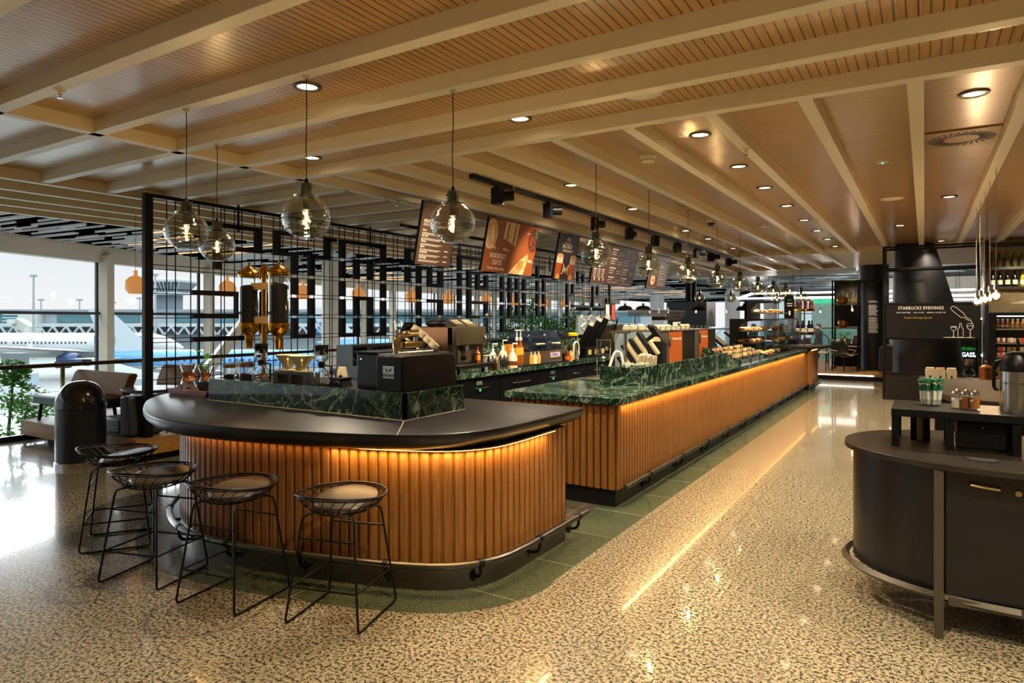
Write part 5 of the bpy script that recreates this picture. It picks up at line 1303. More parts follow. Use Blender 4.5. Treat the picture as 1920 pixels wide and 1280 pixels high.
SPOT = [(-3.20,7.87),(-3.10,7.88),(-2.99,7.87),(-2.89,7.87),(-2.83,7.98),(-2.84,8.09),(-2.84,8.24),(-2.84,8.42),(-2.84,8.85),(-2.84,9.03),(-2.86,9.3)]
for (x, y), lb in zip(SPOT, CUPL):
    if c0 is None: c0 = cup(lb, x, y, 2.5)
    else: dup(c0, (x,y,CZ+.4965), 2.2+.37*len(lb), lb)
for i, (x, y) in enumerate([(-3.18,8.02),(-3.05,8.02)]):
    dup(c0, (x,y,CZ+.496), 1.3*i, '%s upturned white cup in the hidden second rank of the cup tray' % ORD[i])
plainthing('timer', 'small white digital timer on the cup tray', 'timer', (-2.79,8.62,CZ+.498), [('case', B(-.03,.03,-.07,.07,0,.10), M_WHITE), ('display', B(.0302,.032,-.05,.05,.05,.085), pm('#4a5040', .3))])
hp2 = plainthing('hopper_lid', 'long clear hopper cover over the cup tray of the tall machines', 'hopper', (-3.1,7.95,CZ+.62), [('cover', B(-.15,.1,.1,1.7,.05,.13), glass((.75,.7,.68),.1,.5)), ('beans', B(-.12,.07,.9,1.66,.0,.05), pm('#2a1a12', .6)), ('rim', MB().box(-.16,.11,.09,1.71,.125,.135), pm('#8a7a72', .3, .6)), ('leg', MB().cyl((-.1,.2,-.123),(-.1,.2,.05),.015,n=8).cyl((-.1,1.5,-.123),(-.1,1.5,.05),.015,n=8), M_CHROME)])
# card terminals / till screens
for i, (u, lb) in enumerate(((1346,'black till screen tilted back, beside the orange machine'),(1377,'second black till screen tilted back, before the pastry shelves'))):
    x = -3.0; k_ = -.5284+.849*(u-960)/1242; d_ = x/k_; y = .849*d_+.5284*(u-960)/1242*d_
    t = thing('till_screen', lb, 'till', (x,y,CZ), group='till screens on the service counter')
    B(-.12,.1,-.12,.12,0,.03).build('base', M_BLACK, t); MB().bar((0,0,.03),(-.06,0,.22),.06,.06).build('stem', M_BLACK, t)
    m = Matrix.Rotation(math.radians(38),3,'Y'); MB().obox((.02,0,.26),(.42,.34,.035), m).build('screen_shell', M_BLACK, t); MB().obox((.032,0,.281),(.38,.30,.004), m).build('screen_face', pm('#6a645a', .15, spec=.8), t)
# stone display bins with wrapped sandwiches
def bin_(label, y):
    t = thing('display_bin', label, 'display bin', (-2.43,y,CZ), group='sloping stone sandwich bins')
    pr = [(-.26,.0),(-.26,.24),(.28,.06),(.28,.0)]
    for yy in (0,.50): MB().extr([(x,yy,z) for x,z in pr], (0,.025,0),'y').build('side_cheek', M_MARBLE, t)
    MB().extr([(-.26,.025,.175),(.28,.025,.03),(.28,.025,.0),(-.26,.025,.0)], (0,.475,0),'y').build('shelf', M_BLACKMATT, t)
    B(.281,.288,.0,.525,.0,.075).build('glass_lip', M_GLASS, t)
    return t
def sandwich(label, p, rz, kind, gname):
    t = thing('wrapped_snack', label, 'food', p, rz, group=gname); t.scale = (.68,.68,.68)
    c = ('#94682a','#7d5220','#a5803a','#6e4418')[kind % 4]
    MB().extr([(-.065,-.045,0),(.065,-.045,0),(.0,-.045,.075)], (0,.09,0),'y').build('bread', pm(c, .6, var=.25), t, bev=.006)
    MB().extr([(-.058,-.05,.004),(.058,-.05,.004),(.0,-.05,.066)], (0,.006,0),'y').build('filling', pm(('#5a2a14','#c8a030','#4a5a1a','#7a3018')[kind % 4], .5), t)
    return t
SN = 0
for bi, y in enumerate((9.45,10.08,10.71)):
    where = ('beside the marble wall end','in the middle','beside the pastry case')[bi]
    bin_('sloping marble sandwich bin %s of the bin row' % where, y)
    for r_ in range(3):
        for c_ in range(3):
            SN += 1; x = -2.43+.17-.14*r_; z = CZ+.062+.038*r_+.032
            sandwich('wrapped snack of bin %s, row %s, %s from the near cheek' % (where, ('one','two','three')[r_], ORD[c_]), (x,y+.105+.158*c_,z), PI/2+.06*math.sin(SN*7), SN, 'wrapped snacks in the stone bins')
# pastry case
pc = thing('pastry_case', 'glass pastry case with dark frames and lit shelves at the far end of the counter', 'display case', (-2.2,11.45,CZ))
L = 3.3
B(-.56,0,.0,L,0,.03).build('base', M_BLACK, pc)
for z in (.22,.42): B(-.53,-.05,1.17,L-.02,z,z+.012).build('shelf', M_STEELDARK, pc)
for z in (.22,.42): B(-.54,-.24,.05,1.12,z,z+.012).build('open_shelf', M_STEELDARK, pc)
for y in (1.13, 2.2): B(-.54,-.012,y,y+.02,.03,.62).build('divider', glass((.8,.86,.88),.12,.5), pc)
B(-.008,0,1.14,L-.6,.03,.62).build('front_glass', glass((.9,.95,.96),.10,.5), pc); B(-.01,0,L-.6,L,.03,.40).build('front_glass', glass((.85,.9,.92),.14,.5), pc)
B(-.54,0,1.13,L,.622,.64).build('top_rail', M_GRAPHITE, pc)
MB().box(-.58,-.545,-.0,1.12,.0,.64).build('back_panel', M_BLACK, pc)
MB().extr([(-.58,-.06,0),(-.48,-.06,0),(-.48,-.06,.42),(-.38,-.06,.56),(-.26,-.06,.60),(-.05,-.06,.61),(-.05,-.06,.64),(-.58,-.06,.64)], (0,.05,0),'y').build('end_frame', M_BLACK, pc)
MB().extr([(-.62,1.2,.64),(-.50,1.2,.64),(-.50,1.2,.80),(-.40,1.2,.92),(-.05,1.2,.93),(-.05,1.2,.965),(-.62,1.2,.965)], (0,.05,0),'y').build('upper_frame', M_BLACK, pc)
B(-.62,-.58,1.2,2.4,.64,.965).build('upper_back', M_BLACK, pc); B(-.58,-.08,1.25,2.6,.74,.752).build('upper_shelf', M_STEEL, pc)
rg = random.Random(12); PC = ['#8a5a2c','#a86a34','#c98f4f','#5a341c','#d8b078','#e0c8a0']
pn = 0
for zi, (z, ya, yb_, xa, xb, nm) in enumerate(((.032,.12,1.0,-.30,-.10,'open base tray'),(.234,.12,1.0,-.46,-.31,'open middle shelf'),(.434,.12,1.0,-.46,-.31,'open top shelf'),(.032,1.3,3.1,-.45,-.12,'glazed base tray'),(.234,1.3,3.1,-.45,-.12,'glazed middle shelf'),(.434,1.3,2.6,-.45,-.12,'glazed top shelf'),(.753,1.35,2.4,-.45,-.2,'uppermost shelf'))):
    n = 7 if zi < 3 else 9
    for k in range(n):
        for row in range(2):
            pn += 1; x = xa if row == 0 else xb; y = ya+(yb_-ya)*(k+.5)/n; 
            if abs(y-2.21) < .09: continue
            pass
            kind = (k+zi+row) % 3
            t = thing('pastry', '%s pastry of the %s rank on the %s of the pastry case' % (ORD[k], 'rear' if row == 0 else 'front', nm), 'pastry', (-2.2+x,11.45+y,CZ+z), rg.random()*6, group='pastries in the pastry case')
            m = MB()
            if kind == 0: m.lathe([(0,0),(.05,0),(.062,.02),(.05,.045),(.02,.052),(.012,.04),(0,.038)], 14)
            elif kind == 1: m.blob((0,0,.036), .064, .04, .03, .1)
            else: m.box(-.05,.05,-.035,.035,0,.045)
            m.build('crust', pm(PC[(pn*5+zi) % 6], .55, var=.3), t)
            q = MB()
            if kind == 2: q.box(-.048,.048,-.033,.033,.0455,.055)
            else: q.blob((0,0,.05), .035, .026, .012, .2)
            q.build('topping', pm(PC[(pn*3+2) % 6], .5, var=.2), t)
ss = plainthing('sign_stand', 'small black sign stand with a cup emblem on the pastry case corner', 'sign', (-2.34,14.4,CZ+.652), [('board', MB().extr([(.0,-.14,0),(.0,.14,0),(.0,.14,.42),(.0,.10,.46),(.0,-.10,.46),(.0,-.14,.42)], (.02,0,0),'x'), M_BLACK), ('green_line', B(.0205,.022,-.06,.06,.36,.375), em('#3aa860', .5)), ('cup_emblem', B(.0205,.022,-.025,.025,.06,.15), M_PRINT), ('base', B(-.1,.08,-.14,.14,-.01,0), M_BLACK)], rz=-.5)
q = MB()
for k in range(2): q.box(.0205,.022,-.075,.075,.24+.045*k,.262+.045*k)
q.build('small_print', pm('#a8a094', .6), ss)
# tiered bottle stand on the end counter
bt_ = thing('bottle_stand', 'two tier brass bottle stand on the end counter', 'stand', (-2.25,15.85,.956))
MB().lathe([(0,0),(.16,0),(.16,.012),(.02,.02),(.014,.03),(.014,.83),(0,.83)], 24).build('pole', M_BRASS, bt_)
for z in (.26,.78): MB().lathe([(0,z-.025),(.21,z-.025),(.22,z-.02),(.22,z+.025),(.205,z+.025),(.205,z),(0,z)], 28).build('tier_tray', M_BRASS, bt_)
def bottle(label, loc, body, capc, lab, h=.29, r_=.036, group=None, name='bottle'):
    t = thing(name, label, 'bottle', loc, group=group)
    MB().lathe([(0,0),(r_,0),(r_,h*.6),(r_*.42,h*.74),(r_*.36,h*.9),(0,h*.9)], 18).build('glass_body', pm(body, .12, spec=.7), t)
    if lab: MB().lathe([(r_+.0008,h*.14),(r_+.0008,h*.42)], 18).build('label_band', pm(lab, .6), t)
    MB().lathe([(r_*.40,h*.84),(r_*.40,h),(0,h)], 12).build('cap', pm(capc, .4), t)
    return t
for tier, (z, n, rr, cb_, lab_, gname) in enumerate(((.261,7,.15,'#0d0f12','#cfc3a0','dark wine bottles on the brass stand'),(.781,9,.155,'#5a2a1a','#7a3020','slim bottles on the upper brass tier'))):
    b0_ = None
    for k in range(n):
        a_ = 2*PI*k/n + .2; lb = '%s bottle round the %s tier of the brass stand' % (ORD[k], 'lower' if tier == 0 else 'upper')
        loc = (-2.25+rr*math.cos(a_), 15.85+rr*math.sin(a_), .956+z)
        if b0_ is None: b0_ = bottle(lb, loc, cb_, '#c9bfae' if tier else '#1a1a1c', lab_, .29 if tier == 0 else .26, .038 if tier == 0 else .026, gname)
        else: dup(b0_, loc, 0, lb)
# ------------------------------------------------------------------ condiment unit
M_FRAME = pm('#4a4438', .4, .4)
cu = thing('condiment_unit', 'black rounded condiment cabinet on steel legs at the aisle', 'cabinet', (0,0,0))
def half(cx, cy, a, b, x1, n=22):
    """rounded left end, straight to x1"""
    o = [(cx - a*math.sin(t)**.9 if math.sin(t) > 0 else cx, cy - b*math.cos(t)) for t in [PI*i/n for i in range(n+1)]]
    return [(x1, cy-b)] + o + [(x1, cy+b)]
CX_, CY_ = .38, 4.37
def prism2(m, out, z0, z1): return m.prism(out, z0, z1)
MB().prism(half(CX_,CY_,.735,.50,2.3), .19, .818).build('body', M_BLACKWOOD, cu)
top = MB(); rg_ = [half(CX_,CY_,.78,.605,2.36), ]
top.loft([[(x,y,z) for x, y in half(CX_,CY_,.78-i,.605-i,2.36-i)] for z, i in ((.820,.0),(.846,.0),(.850,.004))])
top.build('worktop', pm('#241f18', .28, var=.15), cu)
MB().tube([(x,y,.185) for x, y in half(CX_,CY_,.775,.535,2.3)][1:-1], .021, 4, caps=True).build('base_frame', M_FRAME, cu)
for x in (.06, 1.35): B(x-.02,x+.02,3.815,3.855,0,.815).build('leg', M_FRAME, cu)
B(.1,2.3,3.835,3.86,.165,.20).build('front_rail', M_FRAME, cu)
for x in (.4, 1.6): B(x-.02,x+.02,4.85,4.89,0,.4).build('leg', M_STEELDARK, cu)
dr_ = B(.09,1.3,3.862,3.869,.205,.81).build('door', M_BLACKWOOD, cu)
MB().tube([(.185,3.862,.755),(.19,3.835,.757),(.245,3.83,.752),(.30,3.835,.748),(.305,3.862,.75)], .006, 8).build('handle', pm('#c8b890', .2, .9), dr_)
MB().cyl((.372,3.862,.735),(.372,3.853,.735),.013,n=16).build('lock', pm('#b8a468', .25, .9), dr_)
MB().lathe([(.062,.0),(.062,.0015),(.056,.0018),(.05,-.0),], 30, (.245,4.02,.8512), sx=1.25).build('waste_hole_rim', M_BLACK, cu); MB().lathe([(0,0),(.055,0)], 30, (.245,4.02,.8509), sx=1.25).build('waste_hole', pm('#020202', .9), cu)
rs = thing('riser_shelf', 'black bridge shelf standing on the condiment cabinet', 'shelf', (0,0,.851))
B(-.155,2.2,4.19,4.63,.165,.205).build('top', M_BLACK, rs, bev=.002)
for x in (-.135,.115,.40,1.2): 
    B(x-.018,x+.018,4.2,4.236,0,.165).build('leg', M_BLACK, rs); B(x-.018,x+.018,4.58,4.616,0,.165).build('leg', M_BLACK, rs)
RZ = 1.057
stick_cup('round pot packed with green tipped paper straws on the bridge shelf', (.03,4.50,RZ), 90, .058, .135, '#dfe2d6', c2='#1d6b44', tip='#ece8da', seed=9, name='straw_pot', sp2=.98)
def shaker(label, x, y, col, lev):
    t = thing('spice_shaker', label, 'shaker', (x,y,RZ), group='glass spice shakers')
    MB().lathe([(0,.002),(.024,.002),(.027,.006),(.027,.062),(.020,.078),(.020,.084)], 4 if False else 8).xf(Matrix.Rotation(PI/8,4,'Z')).build('glass_body', M_CLEAR, t)
    MB().lathe([(0,.004),(.023,.004),(.0235,lev),(0,lev+.002)], 8).xf(Matrix.Rotation(PI/8,4,'Z')).build('spice', pm(col, .7, var=.1), t)
    MB().lathe([(.022,.076),(.023,.092),(.019,.102),(.01,.107),(0,.108)], 20).build('metal_cap', M_CHROME, t)
shaker('spice shaker with white powder, first of the three on the bridge shelf', .150, 4.40, '#e9dfc4', .052)
shaker('spice shaker with brown powder, middle of the three', .190, 4.385, '#8a5014', .064)
shaker('spice shaker with ochre powder, third beside the steel flask', .232, 4.37, '#a5641a', .062)
def flask(label, x, y, rz, txt):
    t = thing('vacuum_flask', label, 'flask', (x,y,RZ), rz, group='steel vacuum flasks')
    R_ = .063
    MB().lathe([(0,0),(R_,0),(R_,.215),(0,.215)], 36).build('steel_body', M_STEEL, t)
    MB().lathe([(R_+.001,.212),(R_+.002,.245),(R_-.004,.262),(R_*.72,.295),(R_*.58,.302),(R_*.58,.312),(0,.314)], 36).build('black_top', M_BLACK, t)
    B(-.012,.05,-.035,.035,.300,.318).build('push_lid', M_BLACK, t, bev=.004)
    MB().cyl((.045,0,.285),(.075,0,.282),.018,n=12).build('spout', M_BLACK, t)
    MB().tube([(-R_*.8,0,.268),(-R_-.014,0,.262),(-R_-.024,0,.24),(-R_-.024,0,.13),(-R_-.016,0,.112),(-R_-.004,0,.112)], .009, 8).build('handle', M_BLACK, t)
    if txt:
        # lettering bent round the steel body
        me_t = text(txt, .017, pm('#3a3630', .5), t, (0,0,0), (0,0,0), ext=0)
        for v in me_t.data.vertices:
            a_ = v.co.x/R_ ; z_ = v.co.y + .15
            v.co = (math.sin(a_)*(R_+.0008), -math.cos(a_)*(R_+.0008), z_)
        me_t.rotation_euler = (0,0,0)
flask('steel vacuum flask with black pump lid and handle, in full view on the bridge shelf', .405, 4.40, 0, 'WHOLE  MILK')
flask('second steel vacuum flask, cut by the picture edge', .60, 4.44, 0, None)
nd = thing('napkin_dispenser', 'black metal napkin box under the bridge shelf', 'napkin dispenser', (.26,4.36,.851))
B(-.115,.11,-.10,.11,.012,.15).build('case', M_BLACK, nd, bev=.006)
for x in (-.09,.09): B(x-.014,x+.014,-.09,.1,0,.012).build('foot', M_BLACK, nd)
MB().cyl((0,-.103,.125),(0,-.10,.125),.003,n=8).build('rivet', M_STEEL, nd)
nb = thing('packet_tray', 'open box of red sugar packets under the bridge shelf', 'tray', (.56,4.36,.851))
B(-.10,.25,-.10,.12,.0,.008).build('base', M_BLACK, nb); B(-.104,-.10,-.10,.12,0,.14).build('side', M_BLACK, nb); B(-.1,.25,.12,.125,.0,.14).build('back', pm('#b89468', .5), nb)
rg = random.Random(21)
for k in range(14):
    p_ = thing('sugar_packet', 'red sugar packet lying in the open box under the bridge shelf', 'sugar packet', (.56-.07+.022*k, 4.33+.03*(k % 3), .862+.009*(k % 3)), 0, 'red sugar packets')
    MB().obox((0,0,.006), (.022,.055,.008), Matrix.Rotation(rg.uniform(-.6,.6),3,'Z')).build('sachet', pm('#c8381c', .4), p_)
sc2 = plainthing('steel_canister', 'brushed steel canister with black sides beneath the bridge shelf, behind the leg', 'canister', (-.02,4.52,.851), [('body', MB().lathe([(0,0),(.042,0),(.042,.158),(0,.158)],28), pm('#8a7a58', .3, .8)), ('band', MB().lathe([(.0425,.0),(.0425,.158)],28) if False else MB().box(-.048,-.024,-.045,.03,0.001,.157).box(.024,.048,-.045,.03,0.001,.157), M_BLACK)])
# leather bag like tan stack seen through the shelf
plainthing('wooden_stool', 'tan wooden crate seat seen through the bridge shelf legs', 'stool', (.12,5.55,0), [('seat', B(-.16,.4,-.15,.25,.5,.60), pm('#a0642a', .45)), ('body', B(-.14,.38,-.13,.23,.0,.5), pm('#7a4a20', .5))])

# communal table behind
tb2 = thing('communal_table', 'tall dark brown communal table with a clipped corner behind the condiment cabinet', 'table', (0,0,0))
MB().prism([(.07,6.62),(.20,6.02),(1.9,5.55),(2.6,5.6),(2.6,8.0),(.12,8.0)], .90,.945).build('table_top', M_BROWNWOOD, tb2, bev=.006)
B(.6,2.4,6.6,7.6,0,.90).build('pedestal', M_GRAPHITE, tb2)
B(.25,2.5,6.15,6.18,.80,.815).build('light_strip', em('#ffd090', 3), tb2)
TZ = .946

# shelf frame with the black board and the conical column
co = thing('column', 'black conical concrete column rising through the shelf frame', 'column', (0,0,0)); co['kind'] = 'structure'; del co['category']; del co['label']
def circ(cx, cy, r_, z, n=48): return [(cx+r_*math.cos(2*PI*j/n), cy+r_*math.sin(2*PI*j/n), z) for j in range(n)]
m = MB().loft([circ(.10,15.9,.66,0), circ(.06,15.9,.62,.55), circ(-.03,15.8,.53,1.9), circ(-.16,15.75,.38,2.9), circ(-.17,15.75,.37,3.06)])
m.build('shaft', pm('#0d0e11', .45, spec=.4), co)
m = MB().tube([(.46*math.cos(t)-.05, 15.75-.53*math.sin(t)*1.02, 1.9+.62*math.sin(t)) for t in []], .01) if False else None
fu = thing('display_rack', 'open black steel display frame in front of the conical column', 'frame', (-.66,14.6,0))
for x, y in ((0,0),(0,.55),(1.50,0),(1.50,.55)): B(x-.022,x+.022,y-.022,y+.022,0,2.93).build('upright', M_BLACK, fu)
for z in (2.91,2.50,1.83,1.17):
    q = MB()
    for y in (0,.55): q.box(.022,1.478,y-.018,y+.018,z-.018,z+.018)
    for x in (0,1.5): q.box(x-.018,x+.018,.022,.528,z-.018,z+.018)
    q.build('cross_rail', M_BLACK, fu)
B(0,1.5,-.02,.05,.0,.10).build('plinth', M_GRAPHITE, fu); B(0,1.5,-.018,.0,.10,.50).build('base_panel', M_BLACKWOOD, fu); B(-.03,1.53,-.04,.09,.50,.525).build('ledge', M_BLACK, fu)
bo = thing('evenings_board', 'black board with white lettering and a chalk drawing of a bottle and glasses', 'sign', (-.62,14.575,1.19))
B(0,1.47,-.02,.0,0,.62).build('board', pm('#0e0d0c', .6, spec=.25), bo); B(-.01,1.48,-.03,.0,-.02,.0).build('lower_rail', M_BLACK, bo); B(-.01,1.48,-.03,.0,.62,.64).build('upper_rail', M_BLACK, bo)
CHALK = em('#f2efe6', .55) if False else pm('#f4f0e6', .7, var=0)
text('STARBUCKS EVENINGS', .080, CHALK, bo, (.56,-.0215,.555), (PI/2,0,0), bold=True, sx=.80, spacing=1.12)
text('WINE / CRAFT BEER      SMALL PLATES      ESPRESSO / COFFEE / TEA', .030, CHALK, bo, (.56,-.0215,.470), (PI/2,0,0), sx=.88)
text("Today's Evenings Special:", .05, pm('#b89a30', .7, var=0), bo, (.52,-.0215,.375), (PI/2,0,0), sx=.9)
def chalk(pts, r_=.0045, closed=False):
    return MB().tube([(x,-.0225,z) for x, z in pts], r_, 5, closed)
# drawing: tilted bottle, upright bottle, two glasses, ground line  (x from board left, z up)
q = MB()
def ch(pts, closed=False):
    t_ = chalk(pts, .0042, closed); q.add(t_.v, t_.f)
ch([(1.03,.555),(1.06,.585),(1.10,.575),(1.23,.45),(1.25,.40),(1.33,.335),(1.315,.315),(1.235,.375),(1.18,.385),(1.05,.51)], True)
ch([(1.325,.33),(1.35,.30),(1.355,.255)])
ch([(1.21,.02),(1.15,.02),(1.14,.05),(1.14,.17),(1.165,.21),(1.17,.28),(1.19,.28),(1.195,.21),(1.22,.17),(1.22,.05),(1.21,.02)])
ch([(1.05,.02),(1.10,.02)]); ch([(1.075,.02),(1.075,.13)]); ch([(1.075,.13),(1.035,.17),(1.03,.215),(1.12,.215),(1.115,.17),(1.075,.13)]); ch([(1.03,.195),(1.075,.205),(1.12,.19)])
ch([(1.29,.02),(1.36,.02)]); ch([(1.325,.02),(1.325,.15)]); ch([(1.325,.15),(1.28,.19),(1.275,.24),(1.295,.27),(1.355,.27),(1.375,.24),(1.365,.19),(1.325,.15)]); ch([(1.28,.215),(1.33,.235),(1.37,.21)])
ch([(.92,.015),(1.40,.015)])
q.build('chalk_drawing', CHALK, bo)

# wall of shelves with bottles and the chilled case
sh = thing('bottle_shelf', 'black wall shelf unit with two rows of wine bottles beside the board', 'shelf', (.92,14.6,0))
B(0,.06,-.02,.5,0,2.95).build('side_post', M_GRAPHITE, sh)
for z in (2.86,2.42,2.07): B(.06,1.9,.0,.35,z,z+.05).build('shelf_board', pm('#2a241d', .4), sh)
B(.06,1.9,.30,.34,2.1,2.9).build('mirror_back', pm('#8f8b84', .15, .7), sh)
B(.06,1.9,.05,.12,1.67,2.07).build('picture_panel', pm('#6d5e40', .5, var=.2), sh)
q = MB()
q.extr([(.35,.049,1.82),(.6,.049,1.88),(.8,.049,1.86),(1.1,.049,1.93),(1.4,.049,1.9),(1.9,.049,1.92),(1.9,.049,1.78),(.9,.049,1.79)], (0,-.003,0),'y'); q.build('printed_mountains', pm('#a09478', .6), sh)
GRN = '#5f6e14'
def rowb(y0, z, xs, bodies, caps, labs, gname, wh, h=.30):
    first = {}
    for k, x in enumerate(xs):
        key = (bodies[k], caps[k], labs[k]); lb = '%s wine bottle of the %s, counted from the shelf post' % (ORD[k], wh)
        loc = (.92+x, y0, z)
        if key in first: dup(first[key], loc, 0, lb)
        else: first[key] = bottle(lb, loc, key[0], key[1], key[2], h, .037, gname, 'wine_bottle')
xs = [.13+.108*k for k in range(16)]
rowb(14.78, 2.471, xs, [GRN]*16, ['#6a5c48']*16, ['#7d6a50']*16, 'wine bottles on the upper shelf', 'upper shelf')
rowb(14.76, 2.121, xs, ['#0c0b0a']*4+['#8a8a18']*3+['#0c0b0a']*9, ['#1a1210']*4+['#c0b040']*3+['#1a1210']*9, ['#d9cfae']*16, 'wine bottles on the lower shelf', 'lower shelf', .285)
fr_ = thing('chilled_case', 'open chilled case with juice bottles and food packs below the wine shelves', 'fridge', (.984,14.62,0))
B(0,.10,-.04,.6,0,1.66).build('side_panel', M_BLACK, fr_); B(.10,1.85,.55,.6,0,1.66).build('back_wall', pm('#3a352e', .4), fr_); B(.1,1.85,-.02,.6,0,.35).build('base', M_BLACK, fr_); B(.1,1.85,-.04,.6,1.60,1.66).build('header', M_BLACK, fr_)
for z in (1.37,1.12,.87,.62): B(.10,1.85,.02,.54,z-.025,z).build('shelf_board', pm('#8b8579', .3, .6), fr_)
B(.12,1.83,.03,.05,1.585,1.598).build('light_strip', em('#fff0d8', 6), fr_)
def grid(zs, n, dx, make): pass
JC = ['#7a2418']*3+['#d89018']*3+['#4a5a14']*3+['#8a1420']*3+['#d89018']*4
b00 = {}
for k in range(16):
    c = JC[k]; lb = '%s juice bottle on the top chilled shelf, counted from the black post' % ORD[k]; loc = (1.12+.072*k, 14.72, 1.371)
    if c in b00: dup(b00[c], loc, 0, lb)
    else: b00[c] = bottle(lb, loc, c, '#ded8cc', '#b8a890', .17, .031, 'small juice bottles in the chilled case', 'juice_bottle')
def pack(label, loc, c1, c2, w_=.13, h=.085):
    t = thing('food_pack', label, 'food pack', loc, group='food packs in the chilled case')
    B(-w_/2,w_/2,0,.14,0,h).build('tub', pm(c1, .3, var=.25), t, bev=.012); B(-.02,.02,-.002,.142,.004,h+.002).build('sleeve_band', pm(c2, .5), t)
for zi, z in enumerate((1.121,.871,.621)):
    k = 0
    for x in [.12+.15*i for i in range(12)]:
        for lev in range(2 if zi == 1 else 1):
            pack('%s clear food pack of the %s chilled shelf%s' % (ORD[k], ('second','third','lowest')[zi], ', upper layer' if lev else ''), (1.05+x, 14.70, z+.092*lev), ('#d8cdb8','#c9a890','#a8a87a')[(k+zi) % 3], ('#8a2a1c','#c9302a','#d8d0c0')[(k*2+zi) % 3])
        k += 1
gs = thing('jeweller_sign', 'lit white lettered shop sign on a dark stand behind the column', 'sign', (.64,16.6,0))
B(-.12,.36,.0,.04,0,.68).build('stand', M_BLACK, gs); B(-.12,.36,.0,.06,.68,1.55).build('panel', pm('#0e1514', .3), gs)
text('GASSAN', .13, em('#dff2ff', 3.0), gs, (.20,-.004,.80), (PI/2,0,0), ext=.004, bold=True, sx=.75)
q = MB(); rg = random.Random(5)
for k in range(14): q.bar((.02+.02*k,-.003,.90),(.02+.02*k+rg.uniform(-.02,.02),-.003,.94+rg.random()*.03),.008,.004)
q.build('green_crest', em('#20b040', 1.2), gs)
B(-.10,.36,-.03,.05,1.53,1.56).build('light_strip', em('#fff4dc', 4), gs)
# white boxes and brewers on the counter behind the table
ct = thing('side_ledge', 'dark ledge with rounded front under the three white boxes', 'shelf', (0,0,0))
MB().prism([(-.05,8.9),(.02,8.62),(1.9,8.62),(1.9,9.2),(-.05,9.2)], .83,.875).build('board', M_BLACKWOOD, ct); B(.1,1.8,8.75,9.1,0,.83).build('support', M_BLACK, ct)
for i, (u, lb) in enumerate(((1744,'white gable box, first of three on the dark ledge'),(1763,'white gable box with a reddish top edge, middle of three'),(1784,'white gable box, third on the dark ledge'))):
    k_ = .849+.5284*(u-960)/1242; d_ = 8.85/k_; x = -.5284*d_+.849*(u-960)/1242*d_
    t = thing('gable_box', lb, 'box', (x,8.85,.876), 0, 'white gable boxes')
    MB().extr([(-.045,-.04,0),(.045,-.04,0),(.05,-.04,.085),(.04,-.04,.12),(-.04,-.04,.12),(-.05,-.04,.085)], (0,.08,0),'y').build('carton', pm('#e3d8bd', .6), t); B(-.008,.008,-.043,-.04,0,.035).build('slot', M_BLACK, t); B(-.04,.04,-.04,.04,.1202,.123).build('top_flap', pm('#c86a40' if i == 1 else '#cfc4a8', .6), t)
plainthing('grinder', 'small steel and glass grinder standing beside the copper press', 'grinder', (.42,8.9,.876), [('globe', MB().ball((0,0,.07),.055,16,10), M_CLEAR), ('base', MB().lathe([(0,0),(.05,0),(.02,.02),(0,.02)],16), M_STEEL), ('collar', MB().cyl((0,0,.12),(0,0,.15),.025,n=12), M_BLACK), ('hopper', MB().lathe([(.03,.15),(.042,.165),(.042,.215),(.038,.22),(0,.22)],18), pm('#9a9086', .2, .9))])
plainthing('french_press', 'copper framed coffee press beside the grinder', 'coffee press', (.57,8.85,.876), [('frame', MB().lathe([(0,0),(.065,0),(.065,.02),(.06,.025),(.06,.12),(.066,.125),(.066,.14),(.05,.16),(0,.17)],20), M_COPPER), ('knob', MB().cyl((0,0,.17),(0,0,.2),.006,n=8).ball((0,0,.205),.014,10,6), M_COPPER), ('handle', MB().tube([(.06,0,.13),(.11,0,.12),(.11,0,.04),(.06,0,.03)],.008,8), M_COPPER)])
plainthing('glass_tumbler', 'small fluted glass tumbler by the steel flask', 'glass', (.80,8.85,.876), [('glass_body', MB().lathe([(0,.004),(.035,.004),(.045,.08),(.046,.082)],16), M_CLEAR), ('base', MB().lathe([(0,0),(.034,0),(.035,.004),(0,.004)],16), M_STEEL)])
fx = thing('cable_stand', 'dark upright stand tube with cable loop behind the flask', 'stand', (.98,10.2,0))  # thin pole stand with a cable loop
MB().cyl((0,0,0),(0,0,1.3),.014,n=10).build('pole', M_BLACK, fx); MB().lathe([(0,0),(.14,0),(.14,.01),(0,.015)],20).build('base', M_BLACK, fx); MB().tube([(0,0,.95)]+[(.06*math.sin(a_*PI/6)+.05,0,.98+.06*math.cos(a_*PI/6)) for a_ in range(12)],.006,6).build('cable_loop', M_STEEL, fx)

# ------------------------------------------------------------------ far lounge
LZ = .192
ff = thing('lounge_rack', 'open black steel shelf frame with brass shelves in the far lounge', 'shelf', (-2.05,19.25,LZ))
for x, y in ((0,0),(0,.6),(.60,0),(.60,.6),(1.25,0),(1.25,.6)): B(x-.02,x+.02,y-.02,y+.02,0,2.36).build('upright', M_BLACK, ff)
q = MB()
for z in (2.34,): q.box(0,1.25,-.02,.02,z-.02,z+.02).box(0,1.25,.58,.62,z-.02,z+.02)
q.build('top_rail', M_BLACK, ff)
for z in (1.72,1.12,.62): B(.0,.62,.0,.6,z-.012,z+.012).build('shelf_board', pm('#7a6238', .35, .5), ff)
B(-.0,.62,.585,.6,1.14,2.33).build('photo_panel', pm('#2a2a26', .6, var=.5), ff)
q = MB(); rg = random.Random(8)
for k in range(9): q.box(.12+.05*k,.155+.05*k,.575,.584,1.80,1.86+.25*rg.random())
q.build('printed_skyline', pm('#6a5a34', .6), ff)
